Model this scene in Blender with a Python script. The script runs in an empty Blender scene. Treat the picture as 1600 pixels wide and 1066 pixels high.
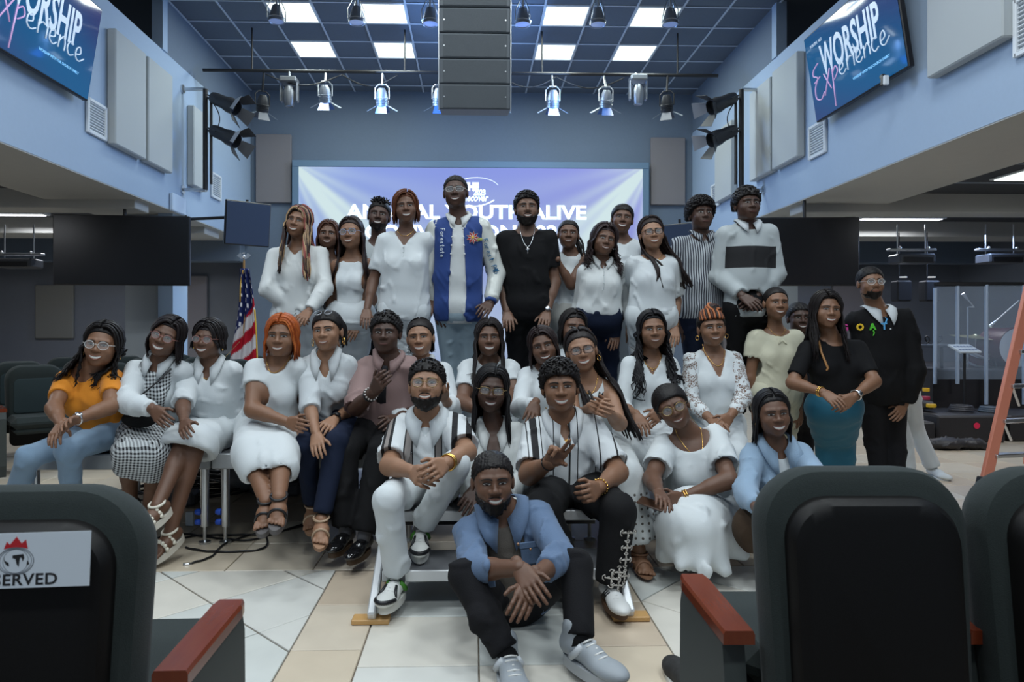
import bpy, math, random
import numpy as np
from mathutils import Vector, Matrix
random.seed(7); RNG = np.random.RandomState(7)
SC = bpy.context.scene; COL = SC.collection
# ---------------------------------------------------------------- camera, world, lights, exposure
F = 1060.0; HC = 1.25; YAW = math.radians(1.65); PX0, PY0 = 770.5, 518.0
cd = bpy.data.cameras.new('camera'); cam = bpy.data.objects.new('camera', cd); COL.objects.link(cam)
cd.sensor_width = 36; cd.lens = F * 36 / 1600; cd.clip_start = .05; cd.clip_end = 100
cam.location = (0, 0, HC); cam.rotation_euler = (math.pi / 2, 0, -YAW)
cd.dof.use_dof = True; cd.dof.focus_distance = 4.3; cd.dof.aperture_fstop = 7.0
cd.shift_x = (800 - PX0) / 1600; cd.shift_y = -(533 - PY0) / 1600
SC.camera = cam
W = bpy.data.worlds.new('world'); SC.world = W; W.use_nodes = True
W.node_tree.nodes['Background'].inputs[0].default_value = (.50, .66, .86, 1)
W.node_tree.nodes['Background'].inputs[1].default_value = .22
SC.view_settings.view_transform = 'Standard'; SC.view_settings.look = 'None'
SC.view_settings.exposure = 0.30; SC.view_settings.gamma = 1; SC.view_settings.use_curve_mapping = False
SC.cycles.use_denoising = True; SC.cycles.max_bounces = 6; SC.cycles.diffuse_bounces = 3
SC.cycles.sample_clamp_indirect = 6
def area(name, loc, rot, sx, sy, power, col):
    l = bpy.data.lights.new(name, 'AREA'); l.shape = 'RECTANGLE'; l.size = sx; l.size_y = sy
    l.energy = power; l.color = col
    o = bpy.data.objects.new(name, l); o.location = loc; o.rotation_euler = rot; COL.objects.link(o); return o
# the nave's ceiling troffers: rows over the stage (in view) and over the seats (behind the camera)
LX = [-2.47, -1.23, 1.27, 2.52]
for yy in (9.39, 10.61):
    for xx in LX: area('troffer_light', (xx, yy, 5.60), (0, 0, 0), .58, .58, 20, (.90, 1.0, .95))
for yy in (-1.2, 1.8, 4.6):
    for xx in (-2.47, 0, 2.52): area('troffer_light', (xx, yy, 5.60), (0, 0, 0), 1.1, .58, 54 if yy < 4 else 38, (.88, .96, 1.0))
for sx in (-1, 1):
    for yy in (6.2, 10.2): area('aisle_light', (sx * 6.3, yy, 2.85), (0, 0, 0), 1.2, .2, 30, (.92, .95, 1.0))
area('booth_fill', (6.9, 9.3, 2.6), (0, 0, 0), .5, .5, 18, (.45, .62, 1.0))  # added bluish fill that brightens the drum booth and its acrylic, no fixture
# stage fixtures washing the side walls with blue
for sx in (-1, 1):
    area('wall_wash', (sx * 1.6, 9.2, 4.7), (0, sx * -math.radians(-62), 0), .5, .5, 60, (.26, .50, 1.0))
# ---------------------------------------------------------------- helpers
def P(px, py, d):
    r = (px - PX0) * d / F
    return np.array([r * math.cos(YAW) + d * math.sin(YAW), d * math.cos(YAW) - r * math.sin(YAW), HC - (py - PY0) * d / F])
def ray(px, py):
    a = P(px, py, 1.0) - np.array([0, 0, HC]); return a
def solve(par, px, py, L, sgn):
    if sgn > 1.4: return P(px, py, sgn)
    """point on the pixel's line of sight at distance L from par; sgn -1 nearer, +1 farther"""
    c = np.array([0, 0, HC]); r = ray(px, py); q = c - par
    A = r @ r; B = 2 * q @ r; C = q @ q - L * L; disc = B * B - 4 * A * C
    if disc < 0: t = -B / (2 * A)
    else: t = (-B + sgn * math.sqrt(disc)) / (2 * A)
    return c + r * t
def nrm(v): v = np.asarray(v, float); return v / (np.linalg.norm(v) + 1e-9)
MATS = {}
def mat(name, col, rough=.6, metal=0, bump=0, scale=40, var=0, emit=0, spec=.5, sss=0, trans=0, alpha=1, sheen=0, wave=None):
    if name in MATS: return MATS[name]
    m = bpy.data.materials.new(name); m.use_nodes = True; nt = m.node_tree; b = nt.nodes['Principled BSDF']
    c = (*col, 1); b.inputs['Base Color'].default_value = c; b.inputs['Roughness'].default_value = rough
    b.inputs['Metallic'].default_value = metal; b.inputs['Specular IOR Level'].default_value = spec
    if sheen: b.inputs['Sheen Weight'].default_value = sheen
    if trans: b.inputs['Transmission Weight'].default_value = trans
    if alpha < 1: b.inputs['Alpha'].default_value = alpha
    if emit: b.inputs['Emission Color'].default_value = c; b.inputs['Emission Strength'].default_value = emit
    tc = nt.nodes.new('ShaderNodeTexCoord')
    if var or bump:
        n = nt.nodes.new('ShaderNodeTexNoise'); n.inputs['Scale'].default_value = scale; n.inputs['Detail'].default_value = 4
        nt.links.new(tc.outputs['Object'], n.inputs['Vector'])
    if var:
        mx = nt.nodes.new('ShaderNodeMix'); mx.data_type = 'RGBA'
        mx.inputs[6].default_value = tuple(x * (1 - var) for x in col) + (1,); mx.inputs[7].default_value = tuple(min(1, x * (1 + var)) for x in col) + (1,)
        n2 = nt.nodes.new('ShaderNodeTexNoise'); n2.inputs['Scale'].default_value = scale * .25; n2.inputs['Detail'].default_value = 3
        nt.links.new(tc.outputs['Object'], n2.inputs['Vector'])
        nt.links.new(n2.outputs['Fac'], mx.inputs[0]); nt.links.new(mx.outputs[2], b.inputs['Base Color'])
    if bump:
        bp = nt.nodes.new('ShaderNodeBump'); bp.inputs['Strength'].default_value = min(1, bump); bp.inputs['Distance'].default_value = .01 if scale < 60 else .003
        nt.links.new(n.outputs['Fac'], bp.inputs['Height']); nt.links.new(bp.outputs[0], b.inputs['Normal'])
    MATS[name] = m; return m
def N(nt, t, **kw):
    n = nt.nodes.new(t)
    for k, v in kw.items():
        if k.startswith('i'): n.inputs[int(k[1:])].default_value = v
        else: setattr(n, k, v)
    return n
def math_n(nt, op, a, b=None, c=None):
    n = nt.nodes.new('ShaderNodeMath'); n.operation = op
    for i, v in enumerate((a, b, c)):
        if v is None: continue
        if hasattr(v, 'is_output') or hasattr(v, 'links'): nt.links.new(v, n.inputs[i])
        else: n.inputs[i].default_value = v
    return n.outputs[0]
def pattern_mat(name, base, build, rough=.75, bump=.25):
    """material whose colour is made by build(nt, x, y, z sockets) -> factor socket(s) list [(fac, colour)...]"""
    if name in MATS: return MATS[name]
    m = mat(name, base, rough, bump=bump, scale=180); nt = m.node_tree; b = nt.nodes['Principled BSDF']
    tc = nt.nodes.new('ShaderNodeTexCoord'); sp = nt.nodes.new('ShaderNodeSeparateXYZ'); nt.links.new(tc.outputs['Object'], sp.inputs[0])
    cur = None
    for fac, col in build(nt, sp.outputs[0], sp.outputs[1], sp.outputs[2]):
        mx = nt.nodes.new('ShaderNodeMix'); mx.data_type = 'RGBA'
        if cur is None: mx.inputs[6].default_value = (*base, 1)
        else: nt.links.new(cur, mx.inputs[6])
        mx.inputs[7].default_value = (*col, 1); nt.links.new(fac, mx.inputs[0]); cur = mx.outputs[2]
    nt.links.new(cur, b.inputs['Base Color']); return m
def attr_mat(name, emit=0, rough=.5, spec=.5):
    m = bpy.data.materials.new(name); m.use_nodes = True; nt = m.node_tree; b = nt.nodes['Principled BSDF']
    a = nt.nodes.new('ShaderNodeAttribute'); a.attribute_name = 'print'
    if emit:
        b.inputs['Base Color'].default_value = (.01, .01, .015, 1)
        nt.links.new(a.outputs['Color'], b.inputs['Emission Color']); b.inputs['Emission Strength'].default_value = emit
    else: nt.links.new(a.outputs['Color'], b.inputs['Base Color'])
    b.inputs['Roughness'].default_value = rough; b.inputs['Specular IOR Level'].default_value = spec
    return m
class G:
    """collects polygons; build() links them as ONE mesh object"""
    def __init__(s): s.v = []; s.f = []; s.n = 0
    def add(s, v, f, m=0):
        v = np.asarray(v, float).reshape(-1, 3); f = np.asarray(f, int)
        s.v.append(v); s.f.append((f + s.n, m)); s.n += len(v); return s
    def addl(s, v, fl, m=0):
        v = np.asarray(v, float).reshape(-1, 3)
        for k in set(len(x) for x in fl): s.f.append((np.array([x for x in fl if len(x) == k], int) + s.n, m))
        s.v.append(v); s.n += len(v); return s
    def box(s, c, size, b=0, R=None, m=0):
        hx, hy, hz = [x / 2 for x in size]
        if b <= 0:
            v = np.array([[x, y, z] for x in (-hx, hx) for y in (-hy, hy) for z in (-hz, hz)])
            fl = [(0, 1, 3, 2), (4, 6, 7, 5), (0, 4, 5, 1), (2, 3, 7, 6), (0, 2, 6, 4), (1, 5, 7, 3)]
        else:
            b = min(b, hx * .98, hy * .98, hz * .98); v = []; id = {}
            for sx in (-1, 1):
                for sy in (-1, 1):
                    for sz in (-1, 1):
                        for ax in range(3):
                            q = [sx * (hx - b), sy * (hy - b), sz * (hz - b)]; q[ax] = (sx * hx, sy * hy, sz * hz)[ax]
                            id[(sx, sy, sz, ax)] = len(v); v.append(q)
            v = np.array(v); fl = []
            def orient(f):
                p = v[list(f)]; c0 = p.mean(0); n = np.cross(p[1] - p[0], p[2] - p[0]); return f if n @ c0 > 0 else f[::-1]
            for ax in range(3):
                o = [a for a in range(3) if a != ax]
                for sg in (-1, 1):
                    f = []
                    for a, c_ in ((-1, -1), (1, -1), (1, 1), (-1, 1)):
                        k = [0, 0, 0]; k[ax] = sg; k[o[0]] = a; k[o[1]] = c_; f.append(id[(*k, ax)])
                    fl.append(orient(tuple(f)))
                for a in (-1, 1):
                    for c_ in (-1, 1):
                        k1 = [0, 0, 0]; k1[o[0]] = a; k1[o[1]] = c_; k2 = list(k1); k1[ax] = -1; k2[ax] = 1
                        fl.append(orient((id[(*k1, o[0])], id[(*k1, o[1])], id[(*k2, o[1])], id[(*k2, o[0])])))
            for sx in (-1, 1):
                for sy in (-1, 1):
                    for sz in (-1, 1): fl.append(orient((id[(sx, sy, sz, 0)], id[(sx, sy, sz, 1)], id[(sx, sy, sz, 2)])))
        if R is not None: v = v @ np.array(R).T
        s.addl(v + np.array(c), fl, m)
        return s
    def tube(s, pts, rad, n=8, m=0, flat=None):
        pts = np.asarray(pts, float); k = len(pts)
        rad = np.full(k, rad) if np.isscalar(rad) else np.asarray(rad, float)
        t = np.gradient(pts, axis=0); t /= (np.linalg.norm(t, axis=1, keepdims=True) + 1e-9)
        pts = np.vstack([pts[:1] - t[:1] * 1e-5, pts, pts[-1:] + t[-1:] * 1e-5]); rad = np.r_[rad[0] * .02, rad, rad[-1] * .02]; t = np.vstack([t[:1], t, t[-1:]])
        ref = np.array([0, 0, 1.]) if abs(t[0][2]) < .9 else np.array([0, 1., 0]); a = np.cross(t[0], ref); a /= np.linalg.norm(a)
        vs = []; ang = np.arange(n) * 2 * math.pi / n
        for i in range(len(pts)):
            a = a - t[i] * (a @ t[i]); a /= (np.linalg.norm(a) + 1e-9); b = np.cross(t[i], a)
            vs.append(pts[i] + rad[i] * (np.outer(np.cos(ang), a) + np.outer(np.sin(ang), b)))
        vs = np.vstack(vs); i0 = np.arange(len(pts) - 1)[:, None] * n; j = np.arange(n)[None]; j2 = (j + 1) % n
        f = np.stack([i0 + j, i0 + j2, i0 + n + j2, i0 + n + j], -1).reshape(-1, 4)
        s.add(vs, f, m); return s
    def lathe(s, prof, c=(0, 0, 0), n=20, R=None, m=0, sc=(1, 1)):
        prof = np.asarray(prof, float); ang = np.arange(n) * 2 * math.pi / n
        v = np.array([[r * math.cos(a) * sc[0], r * math.sin(a) * sc[1], z] for r, z in prof for a in ang])
        if R is not None: v = v @ np.array(R).T
        i0 = np.arange(len(prof) - 1)[:, None] * n; j = np.arange(n)[None]; j2 = (j + 1) % n
        f = np.stack([i0 + j, i0 + j2, i0 + n + j2, i0 + n + j], -1).reshape(-1, 4)
        s.add(v + np.array(c), f, m); return s
    def prism(s, poly, thick, R=None, c=(0, 0, 0), m=0):
        """poly in local x,z; thickness along y"""
        n = len(poly); v = np.array([[x, -thick / 2, z] for x, z in poly] + [[x, thick / 2, z] for x, z in poly])
        if R is not None: v = v @ np.array(R).T
        fl = [tuple(range(n)), tuple(range(2 * n - 1, n - 1, -1))]
        for i in range(n): fl.append((i, i + n, (i + 1) % n + n, (i + 1) % n))
        s.addl(v + np.array(c), fl, m); return s
    def sphere(s, c, r, n=10, m=0, R=None):
        r = np.ones(3) * r; pr = [(math.sin(a), -math.cos(a)) for a in np.linspace(.01, math.pi - .01, n // 2 + 2)]
        ang = np.arange(n) * 2 * math.pi / n
        v = np.array([[q * math.cos(a) * r[0], q * math.sin(a) * r[1], z * r[2]] for q, z in pr for a in ang])
        if R is not None: v = v @ np.array(R).T
        i0 = np.arange(len(pr) - 1)[:, None] * n; j = np.arange(n)[None]; j2 = (j + 1) % n
        s.add(v + np.array(c), np.stack([i0 + j, i0 + j2, i0 + n + j2, i0 + n + j], -1).reshape(-1, 4), m); return s
    def build(s, name, mats, parent=None, smooth=False, base=None, cols=None, kind=None, label=None, mesh_only=False):
        if not isinstance(mats, (list, tuple)): mats = [mats]
        V = np.vstack(s.v)
        if base is not None: V = V - np.array(base)
        me = bpy.data.meshes.new(name); tot = []; loops = []; mi = []
        for f, m in s.f:
            if len(f) == 0: continue
            loops.append(f.ravel()); tot.append(np.full(len(f), f.shape[1])); mi.append(np.full(len(f), m))
        loops = np.concatenate(loops); tot = np.concatenate(tot); mi = np.concatenate(mi)
        me.vertices.add(len(V)); me.vertices.foreach_set('co', V.ravel().astype(np.float32))
        me.loops.add(len(loops)); me.loops.foreach_set('vertex_index', loops.astype(np.int32))
        me.polygons.add(len(tot)); me.polygons.foreach_set('loop_start', (np.cumsum(tot) - tot).astype(np.int32))
        for m in mats: me.materials.append(m)
        me.polygons.foreach_set('material_index', mi.astype(np.int32))
        me.polygons.foreach_set('use_smooth', np.full(len(tot), bool(smooth)))
        if cols is not None:
            at = me.color_attributes.new('print', 'FLOAT_COLOR', 'POINT')
            at.data.foreach_set('color', np.c_[cols, np.ones(len(cols))].ravel().astype(np.float32))
        me.update(calc_edges=True)
        if smooth == 'auto':
            try: me.set_sharp_from_angle(angle=math.radians(35))
            except Exception: pass
        if mesh_only: return me
        o = bpy.data.objects.new(name, me); COL.objects.link(o)
        if parent is not None: o.parent = parent
        if kind: o['kind'] = kind
        if label: o['label'] = label
        return o
def rot(rx=0, ry=0, rz=0):
    return np.array(Matrix.Rotation(rz, 3, 'Z') @ Matrix.Rotation(ry, 3, 'Y') @ Matrix.Rotation(rx, 3, 'X'))
def tag(o, label, cat, group=None):
    o['label'] = label; o['category'] = cat
    if group: o['group'] = group
    return o
def thing(name, label, cat, loc=(0, 0, 0), group=None, rz=0):
    o = bpy.data.objects.new(name, None); COL.objects.link(o); o.location = loc; o.rotation_euler = (0, 0, rz); o.empty_display_size = .1
    return tag(o, label, cat, group)
def dup(root, loc, label, rz=None, group=None):
    def cp(o, par):
        c = o.copy(); COL.objects.link(c)
        if par is not None: c.parent = par
        for ch in list(o.children): cp(ch, c)
        return c
    r = cp(root, None); r.location = loc; r['label'] = label
    if rz is not None: r.rotation_euler = (0, 0, rz)
    if group: r['group'] = group
    return r
def text_obj(body, size, loc, rotm, m, name='lettering', ext=.002, bold=0, sx=1, parent=None, align='CENTER', shear=0, sp=1):
    c = bpy.data.curves.new(name, 'FONT'); c.body = body; c.size = size; c.extrude = ext; c.offset = bold; c.align_x = align; c.align_y = 'CENTER'
    c.shear = shear; c.space_character = sp; c.materials.append(m); c.resolution_u = 3
    o = bpy.data.objects.new(name, c); me = bpy.data.meshes.new_from_object(o); me.name = name; me.materials.clear(); me.materials.append(m)
    bpy.data.objects.remove(o); bpy.data.curves.remove(c); o = bpy.data.objects.new(name, me); COL.objects.link(o)
    M = Matrix([list(r) for r in rotm]).to_4x4(); M = Matrix.Translation(Vector(loc)) @ M @ Matrix.Diagonal((sx, 1, 1, 1))
    if parent is not None: o.parent = parent
    o.matrix_local = M; return o
# ---------------------------------------------------------------- signed-distance modelling (surface nets)
def rc(a, b, ra, rb, k=.02, n=None, s=1, op=0):
    """tapered capsule; optionally flattened along unit n by factor s"""
    return ('c', np.array(a, float), np.array(b, float), ra, rb, k, n, s, op)
def el(c, r, k=.02, R=None, op=0):
    r = np.ones(3) * np.array(r, float); return ('e', np.array(c, float), r, None if R is None else np.array(R, float), k, op)
def fn(f, k=.008, op=1): return ('f', f, k, op)
def pbox(p):
    if p[0] == 'c':
        r = max(p[3], p[4]) * max(1, p[7]); lo = np.minimum(p[1], p[2]) - r; hi = np.maximum(p[1], p[2]) + r
    elif p[0] == 'e':
        r = p[2].max() if p[3] is not None else p[2]; lo = p[1] - r; hi = p[1] + r
    else: return None
    return lo, hi
def pev(p, X, Y, Z):
    if p[0] == 'c':
        a, b, ra, rb, n, s = p[1], p[2], p[3], p[4], p[6], p[7]
        x = X - a[0]; y = Y - a[1]; z = Z - a[2]; d = b - a
        if n is not None:
            q = (x * n[0] + y * n[1] + z * n[2]) * (1 / s - 1); x = x + q * n[0]; y = y + q * n[1]; z = z + q * n[2]
            d = d + n * (d @ n) * (1 / s - 1)
        L = d @ d + 1e-9; t = np.clip((x * d[0] + y * d[1] + z * d[2]) / L, 0, 1)
        r = np.sqrt((x - t * d[0]) ** 2 + (y - t * d[1]) ** 2 + (z - t * d[2]) ** 2) - (ra + (rb - ra) * t)
        return r * min(1, s)
    if p[0] == 'e':
        c, r, R = p[1], p[2], p[3]; x = X - c[0]; y = Y - c[1]; z = Z - c[2]
        if R is not None: x, y, z = (R[0, i] * x + R[1, i] * y + R[2, i] * z for i in range(3))
        k0 = np.sqrt((x / r[0]) ** 2 + (y / r[1]) ** 2 + (z / r[2]) ** 2); k1 = np.sqrt((x / r[0] ** 2) ** 2 + (y / r[1] ** 2) ** 2 + (z / r[2] ** 2) ** 2) + 1e-6
        return k0 * (k0 - 1) / k1
    return p[1](X, Y, Z)
def comb(V, d, k, op):
    if op == 0:
        h = np.maximum(k - np.abs(V - d), 0) / k; return np.minimum(V, d) - h * h * k * .25
    d = -d
    h = np.maximum(k - np.abs(V - d), 0) / k; return np.maximum(V, d) + h * h * k * .25
def pk(p): return (p[5], p[8]) if p[0] == 'c' else ((p[4], p[5]) if p[0] == 'e' else (p[2], p[3]))
def sdf_at(prims, pts):
    V = np.full(len(pts), 9.)
    for p in prims:
        k, op = pk(p); V = comb(V, pev(p, pts[:, 0], pts[:, 1], pts[:, 2]), k, op)
    return V
CORN = np.array([[i >> 2 & 1, i >> 1 & 1, i & 1] for i in range(8)])
EDG = [(a, b) for a in range(8) for b in range(a + 1, 8) if bin(a ^ b).count('1') == 1]
def surf(prims, h, lo=None, hi=None):
    bs = [pbox(p) for p in prims if p[0] != 'f' and pk(p)[1] == 0]
    L = np.min([b[0] for b in bs], 0) - 2.5 * h; Hh = np.max([b[1] for b in bs], 0) + 2.5 * h
    if lo is not None: L = np.maximum(L, lo)
    if hi is not None: Hh = np.minimum(Hh, hi)
    n = np.ceil((Hh - L) / h).astype(int) + 1
    V = np.full(n, .5, np.float32)
    ax = [(L[i] + h * np.arange(n[i])).astype(np.float32) for i in range(3)]
    for p in prims:
        k, op = pk(p); b = pbox(p)
        if b is None: sl = [slice(0, n[i]) for i in range(3)]
        else:
            m = k + 3 * h; i0 = np.clip(np.floor((b[0] - m - L) / h).astype(int), 0, n); i1 = np.clip(np.ceil((b[1] + m - L) / h).astype(int) + 1, 0, n)
            if np.any(i1 <= i0): continue
            sl = [slice(i0[i], i1[i]) for i in range(3)]
        X = ax[0][sl[0]][:, None, None]; Y = ax[1][sl[1]][None, :, None]; Z = ax[2][sl[2]][None, None, :]
        V[tuple(sl)] = comb(V[tuple(sl)], pev(p, X, Y, Z), k, op)
    V[0] = V[-1] = .5; V[:, 0] = V[:, -1] = .5; V[:, :, 0] = V[:, :, -1] = .5
    S = V < 0
    c = np.zeros(n - 1, np.int8)
    for q in CORN: c += S[q[0]:n[0] - 1 + q[0], q[1]:n[1] - 1 + q[1], q[2]:n[2] - 1 + q[2]]
    act = (c > 0) & (c < 8); ai = np.argwhere(act); idx = np.full(n - 1, -1, np.int32); idx[act] = np.arange(len(ai))
    cv = np.stack([V[ai[:, 0] + q[0], ai[:, 1] + q[1], ai[:, 2] + q[2]] for q in CORN], 1)
    pos = np.zeros((len(ai), 3)); cnt = np.zeros(len(ai))
    for a, b in EDG:
        va, vb = cv[:, a], cv[:, b]; cr = (va < 0) != (vb < 0); t = np.where(cr, va / np.where(cr, va - vb, 1), 0)
        pos += np.where(cr[:, None], CORN[a] + t[:, None] * (CORN[b] - CORN[a]), 0); cnt += cr
    vs = L + h * (ai + pos / np.maximum(cnt, 1)[:, None])
    fs = []
    for d in range(3):
        e, g = (d + 1) % 3, (d + 2) % 3
        s0 = [slice(None)] * 3; s1 = [slice(None)] * 3; s0[d] = slice(0, -1); s1[d] = slice(1, None)
        s0[e] = s1[e] = slice(1, -1); s0[g] = s1[g] = slice(1, -1)
        A = S[tuple(s0)]; B = S[tuple(s1)]; ch = np.argwhere(A != B); inv = A[A != B] if False else A[tuple(ch.T)]
        q = ch.copy(); q[:, e] += 1; q[:, g] += 1
        def cell(de, dg):
            r = q.copy(); r[:, e] -= de; r[:, g] -= dg; return idx[r[:, 0], r[:, 1], r[:, 2]]
        f = np.stack([cell(1, 1), cell(0, 1), cell(0, 0), cell(1, 0)], 1)
        f[~inv] = f[~inv][:, ::-1]; fs.append(f)
    f = np.concatenate(fs); f = f[(f >= 0).all(1)]
    return vs, f
def relax(v, f, it=1, lam=.5):
    for _ in range(it):
        o = np.zeros_like(v); c = np.zeros(len(v))
        for i in range(4):
            for j in (1, 3): np.add.at(o, f[:, i], v[f[:, (i + j) % 4]]); np.add.at(c, f[:, i], 1)
        v = v + lam * (o / np.maximum(c, 1)[:, None] - v)
    return v
def vnormals(v, f):
    n = np.cross(v[f[:, 2]] - v[f[:, 0]], v[f[:, 3]] - v[f[:, 1]]); o = np.zeros_like(v)
    for i in range(4): np.add.at(o, f[:, i], n)
    return o / (np.linalg.norm(o, axis=1, keepdims=True) + 1e-12)
def wrinkle(v, f, amp, scale=1, seed=0, dirn=None):
    """cloth folds: warped ridges, sharper than they are wide"""
    r = np.random.RandomState(seed); n = vnormals(v, f); a = np.zeros(len(v)); tot = 0
    for i in range(6):
        fr = (34, 52, 70, 95, 120, 44)[i] * scale; d = r.normal(size=3) * np.array([1, 1, .45]); d /= np.linalg.norm(d); w2 = r.normal(size=3) * 11 * scale; w3 = r.normal(size=3) * 17 * scale
        ph = v @ d * fr + 2.2 * np.sin(v @ w2 + i) + 1.2 * np.sin(v @ w3); g = (1, .8, .55, .4, .3, .7)[i]
        mask = .5 + .5 * np.sin(v @ (r.normal(size=3) * 13) + 2 * i); a += g * mask * (1 - 2 * np.abs(np.sin(ph * .5)) ** .8)
    return v + n * np.clip(a * amp * 2.0, -.0024, .02)[:, None]
# ---------------------------------------------------------------- people
def skin(c): 
    k = 'skin_%d_%d_%d' % tuple(int(x * 1000) for x in c)
    m = mat(k, c, .48, bump=.08, scale=160, var=.10, spec=.42)
    return m
def cloth(name, c, rough=.85, bump=.35, scale=220, sheen=.10): return mat(name, c, rough, bump=bump, scale=scale, sheen=sheen if max(c) > .15 else 0, spec=.5 if max(c) > .15 else .22)
def hairm(c):
    return mat('hair_%d_%d_%d' % tuple(int(x * 1000) for x in c), c, .52, bump=.5, scale=90, var=.35, spec=.3)
def build_head(M, s, fem, p, g, sk, lipm, skn_up):
    """M 3x3 rotation, head centre c; returns prims in world"""
def eye_mats():
    return [mat('eye_white', (.46, .43, .41), .3), mat('eye_iris', (.018, .010, .007), .15), mat('teeth', (.78, .76, .71), .3)]
def person(label, D, face, S, Hp, Lg=None, A=(None, None), tone=(.12, .06, .038), fem=1, w=1.0, hs=1.0, yaw=0, pitch=0, roll=0, hd=-.045,
           top=None, over=None, bot=None, hair=None, beard=0, glasses=None, mouth='smile', shoes=None, extras=(), body_h=.0115, hd_h=.0046, jaw=1.0, hz=.5, group='people posing for the group photograph', hipd=.0, neckw=1.0, brow=(.01, .007, .006), bust=1.0, hips=1.0):
    global LASTP
    r_ = np.random.RandomState(abs(hash((face[0], face[1]))) % 99991)
    hsc = 1.02 * hs * (1.0 if fem else 1.04)
    c = P(face[0], face[1], D + hd); R = rot(math.radians(-pitch), math.radians(roll), math.radians(yaw)); c = c + R @ np.array([0, .0, .012])
    def hl(x, y, z): return c + R @ (np.array([x * 1.07, y, z]) * hsc)
    sL = P(S[0][0], S[0][1], D + (S[0][2] if len(S[0]) > 2 else 0)); sR = P(S[1][0], S[1][1], D + (S[1][2] if len(S[1]) > 2 else 0))
    sL[2] += .014; sR[2] += .014
    H = P(Hp[0], Hp[1], D + hipd); mid = (sL + sR) / 2
    up = nrm(mid - H); u = nrm(sR - sL); u = nrm(u - up * (u @ up)); v = np.cross(u, up); TR = np.stack([u, v, up], 1); T = np.linalg.norm(mid - H)
    hw = np.linalg.norm(sR - sL) / 2
    nb = mid + up * .080 + v * -.008
    base = np.array([H[0], H[1], 0.0])
    # ----- limbs
    arms = []
    for i, (sh, a) in enumerate(((sL, A[0]), (sR, A[1]))):
        if a is None: arms.append(None); continue
        us = 1.0 if fem else 1.07
        if isinstance(a, dict): us *= a.get('s', 1)
        spec = a['p'] if isinstance(a, dict) else a
        e = solve(sh, spec[0][0], spec[0][1], .285 * us, spec[0][2]); q = solve(e, spec[1][0], spec[1][1], .245 * us, spec[1][2])
        arms.append((sh, e, q, spec, a if isinstance(a, dict) else {}))
    legs = []
    if Lg:
        for i, L in enumerate(Lg):
            if L is None: legs.append(None); continue
            hj = H + u * (.085 if i else -.085) * hips - up * .02
            ls = 1.0 if fem else 1.06
            k = solve(hj, L[0][0], L[0][1], .42 * ls, L[0][2]); an = solve(k, L[1][0], L[1][1], .41 * ls, L[1][2])
            if an[2] < .07: an[2] = .07
            legs.append((hj, k, an))
    am = 1.0 if fem else 1.18
    def arm_pr(t, end=2.0, loose=1.0, cuff=0):
        o = []; loose = 1 + (loose - 1) * .42
        for a in arms:
            if a is None: continue
            sh, e, q = a[:3]; r0, r1, r2 = .047 * am * w ** .7, .037 * am * w ** .6, .0255 * am * w ** .3
            if end >= 1: o.append(rc(sh, e, r0 + t, r1 * loose + t, .022))
            else:
                m_ = sh + (e - sh) * end; o.append(rc(sh, m_, r0 + t, (r0 + (r1 - r0) * end) * loose + t, .022))
            if end > 1:
                f_ = end - 1; m_ = e + (q - e) * f_; o.append(rc(e, m_, r1 * loose + t, (r1 + (r2 - r1) * f_) * (loose if not cuff else 1) + t, .016))
                if f_ > .6: o.append(rc(e + (q - e) * .05, e + (q - e) * .4, (r1 + .002) * loose + t, r1 * .93 * loose + t, .02))
        return o
    def arm_cut(end):
        o = []
        for a in arms:
            if a is None: continue
            sh, e, q = a[:3]
            if end < 1: m_ = sh + (e - sh) * end; d_ = nrm(e - sh)
            elif end < 2.2: m_ = e + (q - e) * (end - 1); d_ = nrm(q - e)
            else: continue
            rr = .1
            o.append(fn((lambda m_, d_: lambda X, Y, Z: np.maximum(-((X - m_[0]) * d_[0] + (Y - m_[1]) * d_[1] + (Z - m_[2]) * d_[2]), np.sqrt((X - m_[0] - d_[0] * .07) ** 2 + (Y - m_[1] - d_[1] * .07) ** 2 + (Z - m_[2] - d_[2] * .07) ** 2) - .085))(m_, d_)))
        return o
    def torso_pr(t, loose=1.0, full=True):
        W = w * (1.0 if fem else 1.05); o = []
        o.append(el(mid - up * T * .24, (hw * .98 * (.5 + .5 * W) + t, .098 * W + t, T * .36), .05, TR))
        o.append(rc(sL - up * .012, sR - up * .012, .046 * am + t * .9, .046 * am + t * .9, .05))
        o.append(rc(nb - up * .012, sL + (mid - sL) * .12 + up * .004, .038 * am + t * .6, .036 * am + t * .8, .035)); o.append(rc(nb - up * .012, sR + (mid - sR) * .12 + up * .004, .038 * am + t * .6, .036 * am + t * .8, .035))
        if fem:
            for sg in (-1, 1): o.append(el(mid - up * T * .36 + u * sg * hw * .47 + v * (.068 * W), (.064 * W * bust + t, .058 * W * bust + t, .066 * W * bust + t), .035, TR))
        if full:
            wx = (.118 if fem else .138) * W * loose; o.append(el(mid - up * T * .62, (wx + t, .088 * W * loose + t, T * .30), .06, TR))
            if w > 1.12: o.append(el(mid - up * T * .68 + v * .03 * w, (.12 * W + t, .09 * W + t, .12), .05, TR))
            o.append(el(H + up * .01, ((.160 if fem else .148) * W * hips + t, .108 * W + t, .115), .05, TR))
        return o
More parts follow.
